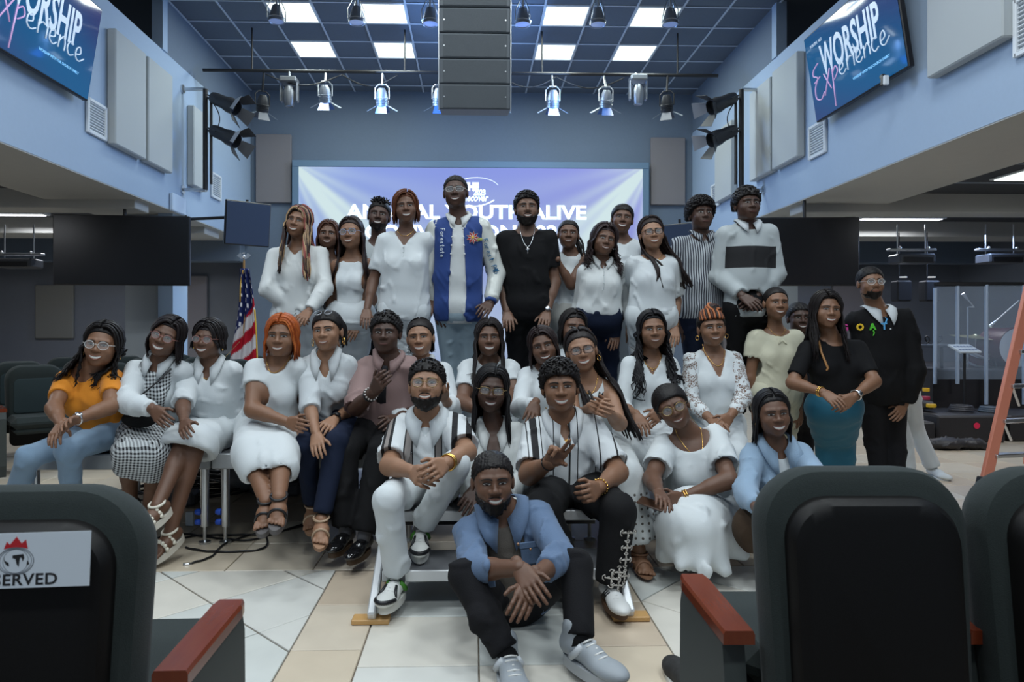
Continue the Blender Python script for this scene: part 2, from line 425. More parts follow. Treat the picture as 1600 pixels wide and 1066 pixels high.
    def leg_pr(t, end=2.0, flare=0, wl=1.0):
        o = []
        for L in legs:
            if L is None: continue
            hj, k, an = L; W = w ** .7 * wl; r0, r1, r2 = .083 * W, .054 * W, .034 * (1 + .3 * (W - 1))
            o.append(rc(hj, k, r0 + t, r1 + t, .03))
            if end > 1: 
                f_ = min(1, end - 1); m_ = k + (an - k) * f_; o.append(rc(k, m_, r1 + t, r1 + (r2 - r1) * f_ + t + flare, .02))
                if not flare: o.append(rc(k + (an - k) * .12, k + (an - k) * .42, r1 * .98 + t, r1 * .88 + t, .02))
        return o
    # ----- body mesh
    root = thing('person', label, 'person', tuple(base), group)
    sm = skin(tone); lip = mat('lip_%d' % int(tone[0] * 1000), (tone[0] * .9 + .035, tone[1] * .7 + .008, tone[2] * .7 + .009), .35); brw = mat('brow_hair', brow, .6)
    g = G()
    bare_legs = bot is not None and bot['k'] == 'skirt'
    pr = torso_pr(0, 1.0, full=(top is None or top.get('bare', 0)))
    pr += arm_pr(0)
    neck_r = (.046 if fem else .057) * neckw * w ** .25
    hb = hl(0, .018, -.07)
    pr.append(rc(nb - up * .02, hb, neck_r * 1.12, neck_r, .035))
    if bare_legs: pr += leg_pr(0)
    vs, fs = surf(pr, body_h); g.add(vs, fs, 0); bodypr = pr
    # ----- head
    jw = jaw * (1 if fem else 1.09)
    def he(x, y, z, r, k): return el(hl(x, y, z), np.array(r) * hsc * np.array([1.06, 1, 1]), k, R)
    def hc(a, b, ra, rb, k): return rc(hl(*a), hl(*b), ra * hsc, rb * hsc, k)
    hp = [he(0, .014, .030, (.073, .092, .082), .02), he(0, -.026, -.018, (.0645 * (.7 + .3 * jw), .060, .081), .03),
          he(0, -.022, -.064, (.0535 * jw, .055, .040), .03), he(0, -.066, -.093, (.024 * jw, .018, .017), .022)]
    for sg in (-1, 1):
        hp += [he(sg * .037, -.059, -.030, (.024, .022, .024), .02), hc((sg * .012, -.079, .026), (sg * .045, -.066, .024), .010, .010, .012),
               he(sg * .0755, .010, -.010, (.009, .019, .031), .006)]
    hp += [hc((0, -.080, .014), (0, -.098, -.018), .0075, .0095, .012), he(0, -.099, -.024, (.0145, .0125, .0105), .008)]
    for sg in (-1, 1): hp.append(he(sg * .0155, -.090, -.027, (.0095, .011, .0085), .006))
    hp += [he(0, -.072, -.058, (.034, .021, .024), .02)]
    for sg in (-1, 1): hp.append(('e', hl(sg * .031, -.096, .007), np.array([.017, .017, .0115]) * hsc, R, .014, 1))
    hp_face = list(hp)
    hp.append(rc(hl(0, .018, -.06), nb - up * .0, neck_r, neck_r * 1.1, .03))
    vs, fs = surf(hp, hd_h * hsc, lo=nb - .2 + np.array([0, 0, .2])); g.add(vs, fs, 0)
    def onface(x, z, off=0):
        """points of the face surface under local (x, z)"""
        x = np.atleast_1d(x).astype(float); z = np.atleast_1d(z).astype(float); y = np.full(len(x), -.135)
        for _ in range(26):
            q = c + (np.stack([x, y, z], 1) * hsc) @ R.T; y = y + np.clip(sdf_at(hp_face, q) / hsc, -.01, .02) * .9
        return c + (np.stack([x, y - off, z], 1) * hsc) @ R.T
    def ribbon(xs, z0, z1, off, m, rows=4):
        xs = np.asarray(xs); z0 = np.asarray(z0); z1 = np.asarray(z1); P_ = []
        for k in range(rows): 
            t = k / (rows - 1); bulge = off * (1 if 0 < k < rows - 1 else .25); P_.append(onface(xs, z0 + (z1 - z0) * t, bulge))
        n = len(xs); V = np.vstack(P_); f = [(r * n + i, r * n + i + 1, (r + 1) * n + i + 1, (r + 1) * n + i) for r in range(rows - 1) for i in range(n - 1)]
        g.add(V, f, m)
    ew = .0172; sq = .0052 if mouth in ('smile', 'grin') else .0064
    for sg in (-1, 1):
        th = np.linspace(-1, 1, 9); ex = sg * .031 + th * ew; zz = .005
        a = np.sqrt(np.maximum(0, 1 - th ** 2)); ribbon(ex, zz - sq * .8 * a + .0006, zz + sq * a + .0006, .0042, 1, 5)
        ir = np.linspace(-1, 1, 7) * .0068; b_ = np.sqrt(np.maximum(0, 1 - (ir / .0069) ** 2)) * .0068
        ribbon(sg * .031 + ir, zz + np.maximum(-b_, -sq * .78), zz + np.minimum(b_, sq * .98), .0056, 2, 4)
        lid = onface(ex, zz + sq * a + .0012, .0050); g.tube(lid, np.r_[.0008, np.full(7, .0016), .0008] * hsc, 5, 5)
        bx = sg * .031 + np.linspace(-1, 1, 9) * .021; bz = .0215 + .0045 * (1 - np.linspace(-.9, 1.1, 9)[::1 if sg > 0 else -1] ** 2)
        bt = (.0026 if fem else .0038); ribbon(bx, bz - bt * np.linspace(1, .5, 9)[::1 if sg > 0 else -1], bz + bt * np.linspace(1, .5, 9)[::1 if sg > 0 else -1], .002, 5, 3)
    mw = {'smile': .0305, 'grin': .033, 'closed': .0245, 'soft': .0275}[mouth]; op = {'smile': .0092, 'grin': .0122, 'closed': 0, 'soft': .0058}[mouth]; cu = {'smile': .0080, 'grin': .0095, 'closed': .0010, 'soft': .006}[mouth]
    t = np.linspace(-1, 1, 13); mx = t * mw; mz = -.0605 + cu * t ** 2; a = np.sqrt(np.maximum(0, 1 - t ** 2))
    if op: ribbon(mx * .93, mz - op * a * .75 - .001, mz + op * .25 * a, .0022, 3, 4)
    lt = .0048
    ribbon(mx, mz + op * .3 * a - .0003, mz + op * .3 * a + (lt * a) * (1 - .18 * np.exp(-(t * 5) ** 2)) + .0006, .0042, 4, 5)
    ribbon(mx, mz - op * .8 * a - (lt * 1.25 * a) - .0006, mz - op * .8 * a + .0004, .0048, 4, 5)
    # nostrils
    # ----- hands
    for i, a in enumerate(arms):
        if a is None: continue
        sh, e, q, spec, opt = a
        if opt.get('nohand'): continue
        hsz = (1.0 if fem else 1.1) * opt.get('hsz', 1)
        tp = spec[2] if len(spec) > 2 else None
        f_ = nrm(q - e) if tp is None else nrm(solve(q, tp[0], tp[1], .17 * hsz, tp[2]) - q)
        b_ = np.array(opt.get('back', (0, -1, .15))); b_ = nrm(b_ - f_ * (b_ @ f_)); th = np.cross(b_, f_) if i == 0 else np.cross(f_, b_)
        curl = opt.get('curl', .32); hand(g, q, f_, b_, th, hsz * .93, curl, opt.get('fist', None), .0042 if D > 3.2 else .0036)
    mats = [sm] + eye_mats() + [lip, brw]
    body = g.build('body', mats, root, smooth=True, base=base)
    # ----- garments
    obs = []
    def garment(name, prims, m, h=.0125, amp=.0035, sc=1.0, seed=0, label=None, fold=None):
        vs, fs = surf(prims, h)
        if len(vs) == 0: return None
        vs = relax(vs, fs, 1, .45); vs = wrinkle(vs, fs, amp, sc, seed + int(face[0]))
        if fold:
            n = vnormals(vs, fs); cx, cy, z0, amt, cntf = fold; an_ = np.arctan2(vs[:, 1] - cy, vs[:, 0] - cx); wgt = np.clip((z0 - vs[:, 2]) / .5, 0, 1)
            vs = vs + n * (np.sin(an_ * cntf + 1.3 * np.sin(3 * an_) + 2 * vs[:, 2]) * amt * wgt)[:, None]
        gg = G(); gg.add(vs, fs, 0); return gg.build(name, m, root, smooth=True, base=base, label=label)
    def tf(X, Y, Z, o=None):
        o = nb if o is None else o
        x, y, z = X - o[0], Y - o[1], Z - o[2]; return x * u[0] + y * u[1] + z * u[2], x * v[0] + y * v[1] + z * v[2], x * up[0] + y * up[1] + z * up[2]
    def neck_cut(kind, dp=.1, wd=.07):
        o = [rc(nb - up * .04 + v * .012, hb + up * .1, neck_r * 1.24 + .004, neck_r * 1.6 + .02, .006, op=1)]
        if kind == 'v':
            def f1(X, Y, Z):
                a_, b_, c_ = tf(X, Y, Z); return np.maximum(np.maximum(np.abs(a_) - wd * np.clip((c_ + dp) / dp, -1, 1.2), -b_ - .0), -c_ - dp)
            o.append(fn(f1))
        if kind == 'scoop': o.append(el(nb + up * .01 + v * .05, (wd * 1.15, .12, dp), .006, TR, 1))
        if kind == 'strapless':
            def f2(X, Y, Z):
                a_, b_, c_ = tf(X, Y, Z); return -(c_ + dp) + .25 * 0 * a_
            o.append(fn(f2))
        return o
    def hem_cut(hem):
        def f(X, Y, Z):
            a_, b_, c_ = tf(X, Y, Z, H); return c_ + hem
        return [fn(f)]
    tops = [t_ for t_ in (top, over) if t_ is not None]
    for t_ in tops:
        t = t_.get('t', .011); lo = t_.get('loose', 1.0); pr = torso_pr(t, lo)
        if t_.get('fill', 0): pr.append(rc(mid - up * T * .35, H - up * .02, .12 * w * lo + t, .135 * w * lo + t, .05, v, .72))
        if t_.get('slv', 1) > 0:
            sl = t_['slv'] if 'slv' in t_ else .6
            pr += arm_pr(t_.get('ts', t + .001), min(sl + .02, 2.06), t_.get('ls', 1.1), t_.get('cuff', 0))
            cuts = arm_cut(sl)
        else:
            cuts = []
            for a in arms:
                if a is None: continue
                sh, e = a[:2]; d_ = nrm(e - sh); sgn = 1 if (sh - mid) @ u > 0 else -1
                o_ = sh - u * sgn * t_.get('strap', .012)
                cuts.append(fn((lambda o_, sgn: lambda X, Y, Z: -(((X - o_[0]) * u[0] + (Y - o_[1]) * u[1] + (Z - o_[2]) * u[2]) * sgn - .0) + 0 * X)(o_, sgn)))
        if t_.get('puff'):
            for a in arms:
                if a: pr.append(el(a[0] + (a[1] - a[0]) * .22, (.075, .075, .085), .02))
        pr += hem_cut(t_.get('hem', .05)) + cuts + neck_cut(t_.get('neck', 'crew'), t_.get('dp', .1), t_.get('wd', .07))
        if t_.get('open'):
            ow, ob = t_['open']
            def f3(X, Y, Z):
                a_, b_, c_ = tf(X, Y, Z); return np.maximum(np.abs(a_ - t_.get('ox', 0)) - (ow + (ob - ow) * np.clip(-c_ / .5, 0, 1)), -b_ - .01)
            pr.append(fn(f3))
        garment(t_.get('name', 'shirt'), pr, t_['m'], t_.get('h', .0125), t_.get('amp', .004), t_.get('sc', 1), label=t_.get('label'))
    if bot:
        t = bot.get('t', .013); W = w
        pel = [el(H + up * .01, ((.160 if fem else .148) * W * hips + t, .108 * W + t, .12), .05, TR), el(H - up * .06, ((.155 if fem else .14) * W * hips + t, .105 * W + t, .10), .04, TR)]
        if bot['k'] == 'trousers':
            pr = pel + leg_pr(t, 2.0, bot.get('flare', .012), bot.get('wl', 1.0)) ; up_cut = bot.get('rise', .11)
            def f4(X, Y, Z):
                a_, b_, c_ = tf(X, Y, Z, H); return np.maximum(-(c_ - up_cut), b_ - .15 * w) + 0 * a_
            pr.append(fn(f4))
            for L in legs:
                if L is None: continue
                k_, an = L[1], L[2]; d_ = nrm(an - k_); e_ = k_ + (an - k_) * bot.get('end', .97)
                pr.append(fn((lambda m_, d_: lambda X, Y, Z: np.maximum(-((X - m_[0]) * d_[0] + (Y - m_[1]) * d_[1] + (Z - m_[2]) * d_[2]), np.sqrt((X - m_[0] - d_[0] * .07) ** 2 + (Y - m_[1] - d_[1] * .07) ** 2 + (Z - m_[2] - d_[2] * .07) ** 2) - .11))(e_, d_)))
            garment(bot.get('name', 'trousers'), pr, bot['m'], bot.get('h', .014), bot.get('amp', .005), .8, 3, label=bot.get('label'))
        else:
            ln = bot.get('len', 1.5); fl = bot.get('fl', .02); pr = list(pel); ll = [L for L in legs if L]
            def at(L, q): return L[0] + (L[1] - L[0]) * q if q <= 1 else L[1] + (L[2] - L[1]) * (q - 1)
            if len(ll) == 1: ll = ll * 2
            qs = list(np.linspace(0, 1, 4)) + (list(np.linspace(1, ln, 4)[1:]) if ln > 1.02 else [])
            for i, q in enumerate(qs):
                a_, b_ = at(ll[0], q), at(ll[1], q); rr = (.092 - .028 * min(q, 1) - .016 * max(0, q - 1)) * w ** .75 + t + fl * max(0, q - .3)
                pr.append(rc(a_, b_, rr, rr, .05))
                if i: pr += [rc(pa, a_, prr, rr, .03), rc(pb, b_, prr, rr, .03), rc((pa + pb) / 2, (a_ + b_) / 2, prr, rr, .03)]
                pa, pb, prr = a_, b_, rr
            d_ = nrm((at(ll[0], ln) + at(ll[1], ln)) - (at(ll[0], ln - .15) + at(ll[1], ln - .15))); e_ = (at(ll[0], ln) + at(ll[1], ln)) / 2
            if bot.get('level'): d_ = np.array([0, 0, -1.]); e_ = np.array([0, 0, bot['level']])
            sk_ = bot.get('skew', 0)
            for px_, py_, d_x, r_x in bot.get('tent', ()):
                pr.append(rc((at(ll[0], 1) + at(ll[1], 1)) / 2 * .6 + H * .4, P(px_, py_, d_x), .15, r_x, .06))
            for q in (() if bot.get('solid') else (ln * 1.0, ln * 1.1)):
                a_, b_ = at(ll[0], min(q, 2)), at(ll[1], min(q, 2)); rr2 = rr - .026; pr += [rc(a_, b_, rr2, rr2, .01, op=1)]
            if not bot.get('nocut'): pr.append(fn(lambda X, Y, Z: np.where(np.zeros_like(X + Y + Z) == 0, -((X - e_[0]) * (d_[0] + sk_) + (Y - e_[1]) * d_[1] + (Z - e_[2]) * d_[2]), 0)))
            up_cut = bot.get('rise', .12)
            def f5(X, Y, Z):
                a_, b_, c_ = tf(X, Y, Z, H); return np.maximum(-(c_ - up_cut), b_ - .15 * w) + 0 * a_
            pr.append(fn(f5))
            garment(bot.get('name', 'skirt'), pr, bot['m'], bot.get('h', .014), bot.get('amp', .004), .8, 3, label=bot.get('label'), fold=(H[0], H[1], H[2], bot['fold'], bot.get('nf', 16)) if bot.get('fold') else None)
    # ----- hair
    ctx = dict(c=c, R=R, hsc=hsc, hl=hl, he=he, hc=hc, root=root, base=base, body=bodypr + hp_face, nb=nb, u=u, v=v, up=up, mid=mid, H=H, sL=sL, sR=sR, onface=onface, arms=arms, legs=legs, r=r_, T=T, hw=hw, D=D, tf=tf, hp=hp_face, neck_r=neck_r, w=w, TR=TR, fem=fem)
    LASTP = ctx
    for t_ in tops:
        if t_.get('collar'): make_collar(ctx, t_)
    if hair: make_hair(ctx, hair)
    if beard: make_beard(ctx, beard)
    if glasses is not None: make_glasses(ctx, glasses)
    if shoes:
        for i, L in enumerate(legs):
            if L is not None: make_shoe(ctx, L, shoes, i)
    for ex in extras: ex(ctx)
    return ctx
def hand(g, q, f, b, th, s, curl, fist, h, m=0):
    """palm + five curled fingers; f finger direction, b back of the hand, th thumb side"""
    pr = []
    def pt(x, y, z): return q + (th * x + f * y + b * z) * s
    fx = [.033, .011, -.011, -.031]; ln = [(.040, .024, .019), (.045, .028, .020), (.041, .026, .019), (.032, .019, .017)]; kn = [.090, .094, .090, .082]
    pr.append(rc(pt(0, -.035, 0), pt(0, .01, 0), .0255 * s, .024 * s, .012, b, .8))
    for i in range(4):
        pr.append(rc(pt(fx[i] * .55, .012, 0), pt(fx[i], kn[i], .002), .0165 * s, .0125 * s, .014, b, .85))
    pr.append(rc(pt(.024, .028, -.006), pt(.036, .05, -.012), .016 * s, .012 * s, .012))
    for i in range(4):
        cu = fist[i] if fist else curl; a = pt(fx[i], kn[i], .002); ang = cu * .6; sp = (1.5 - i) * .025
        for j, L in enumerate(ln[i]):
            d = f * math.cos(ang) - b * math.sin(ang) + th * sp * math.cos(ang); e = a + nrm(d) * L * s; r0 = (.0098, .0088, .0078, .0066)[j] * s; r1 = (.0088, .0078, .0066)[j] * s
            pr.append(rc(a, e, r0, r1, .0035)); a = e; ang += cu * (.95 if j == 0 else .7)
    tc = fist[4] if fist and len(fist) > 4 else curl
    a = pt(.036, .05, -.012); d = nrm(th * .75 + f * .8 - b * (.25 + tc * .3)); e = a + d * .033 * s; pr.append(rc(a, e, .0115 * s, .0095 * s, .006))
    d = nrm(th * (.45 - tc * .5) + f * .9 - b * (.2 + tc * .5)); pr.append(rc(e, e + d * .028 * s, .0095 * s, .0075 * s, .003))
    v, fs = surf(pr, h); g.add(v, fs, m)
def make_collar(x, t_):
    """folded collar: a stand round the neck and two points lying on the chest"""
    cs = t_['collar']; nb, u, v, up = x['nb'], x['u'], x['v'], x['up']; nr = x['neck_r'] * 1.12 + .006; t = t_.get('t', .011) + .004; g = G(); open_ = .012 + .10 * min(.35, t_.get('wd', .04)) 
    for sg in (-1, 1):
        A_ = []; B_ = []; C_ = []; n = 9
        for k in range(n):
            ph = math.pi * (1 - k / (n - 1)); f = k / (n - 1); fr = max(0, f - .55) / .45
            rim = nb + u * sg * math.sin(ph) * nr * (1 if f < .8 else 1) + u * sg * open_ * f + v * (math.cos(ph) * nr * -1 * -1 * (1 if f > .5 else 1) + .012) * 1 + up * (.032 - .045 * fr)
            rim = nb + u * sg * (math.sin(ph) * nr + open_ * fr) + v * (math.cos(ph) * nr + .010) + up * (.030 - (.030 + t_.get('dp', .05) * .25) * fr)
            w_ = (.030 + .030 * fr) * cs; outd = nrm(u * sg * (math.sin(ph) + .35 * fr) + v * math.cos(ph)); out = rim + outd * w_ * .75 - up * w_ * (.55 + .75 * fr)
            for _ in range(8):
                d = sdf_at(x['body'], out[None])[0]
                if d > t + .004: break
                out = out + (v * .8 * max(0, math.cos(ph)) + up * .5 + outd * .4) * .005
            mid_ = (rim + out) / 2 + (outd * .4 + up * .4) * .010; A_.append(rim); B_.append(mid_); C_.append(out)
        V = np.array(A_ + B_ + C_); fl = [(r * n + k, r * n + k + 1, (r + 1) * n + k + 1, (r + 1) * n + k) for r in range(2) for k in range(n - 1)]
        g.addl(V, fl if sg > 0 else [q[::-1] for q in fl])
    o = g.build('collar', t_.get('cm', t_['m']), x['root'], smooth=True, base=x['base']); m = o.modifiers.new('thick', 'SOLIDIFY'); m.thickness = .005; m.offset = 0
def make_shoe(x, L, sh, i):
    k, an = L[1], L[2]; d = sh.get('d%d' % i, sh.get('d', (0, -1, 0))); f = nrm(np.array(d, float)); upv = np.array([0, 0, 1.]); upv = nrm(upv - f * (upv @ f)); s = np.cross(f, upv); g = G(); S = sh.get('s', 1.0)
    o = an - upv * .055
    def pt(a, b, c): return o + (s * a + f * b + upv * c) * S
    R3 = np.stack([s, f, upv], 1)
    low = sh.get('low', 0)
    pr = [rc(pt(0, -.045, .032), pt(0, .06, .026), .036 * S, .036 * S, .03), el(pt(0, .125, .012), np.array([.046, .076, .029]) * S, .03, R3), rc(pt(0, -.03, .05), pt(0, -.03, .085 - low), .036 * S, .037 * S, .02)]
    pr.append(fn(lambda X, Y, Z: ((X - o[0]) * upv[0] + (Y - o[1]) * upv[1] + (Z - o[2]) * upv[2]) + .003 * S))
    if not sh.get('sandal'):
        v, f_ = surf(pr, .006); g.add(v, f_)
        up_ = g.build('shoe', sh['m'], x['root'], smooth=True, base=x['base'], label=sh.get('label'))
    else:
        up_ = None
    g2 = G(); n = 28; a = np.linspace(0, 2 * math.pi, n, endpoint=False); yy = .052 + .125 * np.sin(a); xx = .041 * np.cos(a) * (1 + .12 * np.sin(a)) ; top_z = -.002; th = sh.get('sole_t', .022)
    prof = [pt(p, q, z) for z in (top_z, -th * .3, -th) for p, q in zip(xx * (1.04 if z < 0 else 1), yy)]
    fl = [(j * n + i_, j * n + (i_ + 1) % n, (j + 1) * n + (i_ + 1) % n, (j + 1) * n + i_) for j in range(2) for i_ in range(n)] + [tuple(range(n)), tuple(range(3 * n - 1, 2 * n - 1, -1))]
    g2.addl(np.array(prof), fl); so = g2.build('sole', sh['sm'], up_ or x['root'], smooth='auto', base=x['base'])
    if sh.get('sandal') or sh.get('sock_skin'):
        # bare foot with toes as part of the figure's skin colour
        g3 = G(); pr = [rc(pt(0, -.04, .03), pt(0, .06, .022), .03 * S, .03 * S, .03), rc(pt(0, .05, .022), pt(0, .105, .008), .03 * S, .022 * S, .03, s, 1.35), rc(an, pt(0, -.02, .03), .034, .032, .02)]
        for j in range(5): pr.append(rc(pt((j - 2) * .0155 * (1 if i else -1), .11, .012), pt((j - 2) * .017 * (1 if i else -1), .148 - j * .006, .008), .0105, .008 if j else .010, .003))
        v, f_ = surf(pr, .005); g3.add(v, f_); g3.build('foot', sh['skin'], x['root'], smooth=True, base=x['base'])
        g4 = G()
        for yy_, wd in ((.085, .042), (.02, .037)):
            t = np.linspace(-.1, math.pi + .1, 12); g4.tube([pt(wd * math.cos(q), yy_, .002 + .05 * math.sin(q)) for q in t], .007, 6)
        t = np.linspace(0, 2 * math.pi, 20); g4.tube([an + (s * math.cos(q) + f * math.sin(q)) * .039 + upv * .012 for q in t], .007, 6)
        if sh.get('beads'):
            for yy_, wd in ((.085, .047), (.03, .042)):
                for q in np.linspace(.2, math.pi - .2, 8): g4.sphere(pt(wd * math.cos(q), yy_, .004 + .055 * math.sin(q)), .011, 8)
        g4.build('strap', sh['m'], x['root'], smooth=True, base=x['base'])
    if sh.get('laces'):
        g5 = G()
        for j in range(5):
            yy_ = .035 + j * .017; zz = .064 - j * .0065
            g5.tube([pt(-.02, yy_, zz), pt(0, yy_ + .006, zz + .006), pt(.02, yy_, zz)], .0032 * S, 5)
        g5.build('laces', sh['laces'], up_ or x['root'], smooth=True, base=x['base'])
    if sh.get('toe'):
        g6 = G(); 
        g6.tube([pt(.043 * math.sin(q), .120 + .075 * math.cos(q), .016 + .006 * math.cos(q)) for q in np.linspace(-1.35, 1.35, 14)], .0095 * S, 6)
        for sg in (-1, 1): g6.tube([pt(sg * .040, .125, .022), pt(sg * .030, .10, .040), pt(sg * .022, .07, .052)], .007 * S, 6)
        g6.build('trim', sh['toe'], up_ or x['root'], smooth=True, base=x['base'])
    if sh.get('side'):
        g7 = G()
        for j in range(sh.get('ns', 1)):
            for sg in (-1, 1):
                b0 = .01 + j * .017; g7.tube([pt(sg * .039, b0 - .01, .014), pt(sg * .036, b0 + .012, .034), pt(sg * .024, b0 + .024, .054)], .0045 * S if sh.get('ns', 1) > 1 else .012 * S, 6)
        g7.build('stripe', sh['side'], up_ or x['root'], smooth=True, base=x['base'])
    if sh.get('sock'):
        g8 = G(); g8.tube([an + nrm(k - an) * q for q in (-.02, .03, .1)], [.035, .036, .037], 14); g8.build('sock', sh['sock'], x['root'], smooth=True, base=x['base'])
def make_beard(x, amt):
    he = x['he']; o = .0035 * amt + .001
    pr = [he(0, -.024, -.040, (.0615 + o, .060 + o, .066 + o), .02), he(0, -.022, -.066, (.053 + o, .056 + o, .041 + o * 1.6), .02), he(0, -.064, -.098, (.024 + o, .020 + o, .018 + o * 2), .02), he(0, -.072, -.058, (.035 + o, .022 + o, .025 + o), .02)]
    c, R, hs = x['c'], x['R'], x['hsc']
    def loc(X, Y, Z):
        a, b, d = X - c[0], Y - c[1], Z - c[2]; return [(R[0, i] * a + R[1, i] * b + R[2, i] * d) / hs for i in range(3)]
    def cut(X, Y, Z):
        a, b, d = loc(X, Y, Z)   # remove above the beard line; line falls towards the front
        line = -.040 + .035 * np.clip((b + .045) / .06, -1, 1.2) - 0 * a
        line = np.where(np.abs(a) < .030, np.where(b < -.06, -.040, line), line)
        return (line - d) * hs
    pr.append(fn(cut))
    pr.append(fn(lambda X, Y, Z: (.028 - loc(X, Y, Z)[1]) * hs))
    pr.append(('e', x['hl'](0, -.105, -.0585), np.array([.0275, .034, .0125]) * hs, R, .003, 1))
    # cheeks stay bare
    for sg in (-1, 1): pr.append(('e', x['hl'](sg * .036, -.082, -.034), np.array([.020, .030, .019]) * hs, R, .006, 1))
    v, f = surf(pr, .0045); v = wrinkle(v, f, .0018 * amt, 5, 3)
    g = G(); g.add(v, f); g.build('beard', hairm((.009, .006, .005)), x['root'], smooth=True, base=x['base'])
def make_glasses(x, gl):
    g = G(); sh = gl.get('sh', 'round'); hs = x['hsc']; r = gl.get('r', .0225); pts_y = -.1025
    t = np.linspace(0, 2 * math.pi, 25)
    for sg in (-1, 1):
        if sh == 'round': cx, cz = r * np.cos(t), r * .92 * np.sin(t)
        else:
            cx = r * 1.12 * np.sign(np.cos(t)) * np.abs(np.cos(t)) ** .6; cz = r * .78 * np.sign(np.sin(t)) * np.abs(np.sin(t)) ** .6
        g.tube([x['hl'](sg * .0315 + a, pts_y + .010 * ((sg * .0315 + a) / .05) ** 2, .003 + b) for a, b in zip(cx, cz)], gl.get('th', .0016) * hs, 6)
        g.tube([x['hl'](sg * .054, -.094, .008), x['hl'](sg * .070, -.07, .008), x['hl'](sg * .078, -.0, .006)], .0015 * hs, 5)
    g.tube([x['hl'](-.010, -.103, .006), x['hl'](0, -.106, .009), x['hl'](.010, -.103, .006)], .0016 * hs, 5)
    o = g.build('glasses', gl['m'], x['root'], smooth=True, base=x['base'])
    g = G()
    for sg in (-1, 1):
        n = 16; a = np.arange(n) * 2 * math.pi / n
        g.addl([x['hl'](sg * .0315 + r * .95 * math.cos(q), -.1015, .003 + r * .85 * math.sin(q)) for q in a], [tuple(range(n))])
    g.build('lens', mat('clear_lens', (.9, .95, 1), .05, alpha=.13), o, base=x['base'])
def headcap(x, th, style='cap', zline=0, front=.062, low=-.05, k=.006):
    """hair shell over the skull with a hairline"""
    he, R, c, hs = x['he'], x['R'], x['c'], x['hsc']
    pr = [he(0, .014 + th * .2, .030 + th * .3, (.0745 + th, .0935 + th, .083 + th), .01)]
    if low < -.02: pr.append(he(0, .045, -.02, (.060 + th, .055 + th, .07 + th * .5), .03))
    def cut(X, Y, Z):
        a, b, d = X - c[0], Y - c[1], Z - c[2]; lx, ly, lz = [(R[0, i] * a + R[1, i] * b + R[2, i] * d) / hs for i in range(3)]
        # hairline: forehead height `front` at the front, down past the ear, `low` at the nape
        t = np.clip((ly + .075) / .075, 0, 1); line = front + (-.012 - front) * t ** 1.4 + (low + .012) * np.clip((ly - .01) / .05, 0, 1)
        line = line - .25 * np.clip(np.abs(lx) - .045, 0, .03)
        return (lz - line) * hs * .8
    pr.append(fn(cut, .006)); return pr
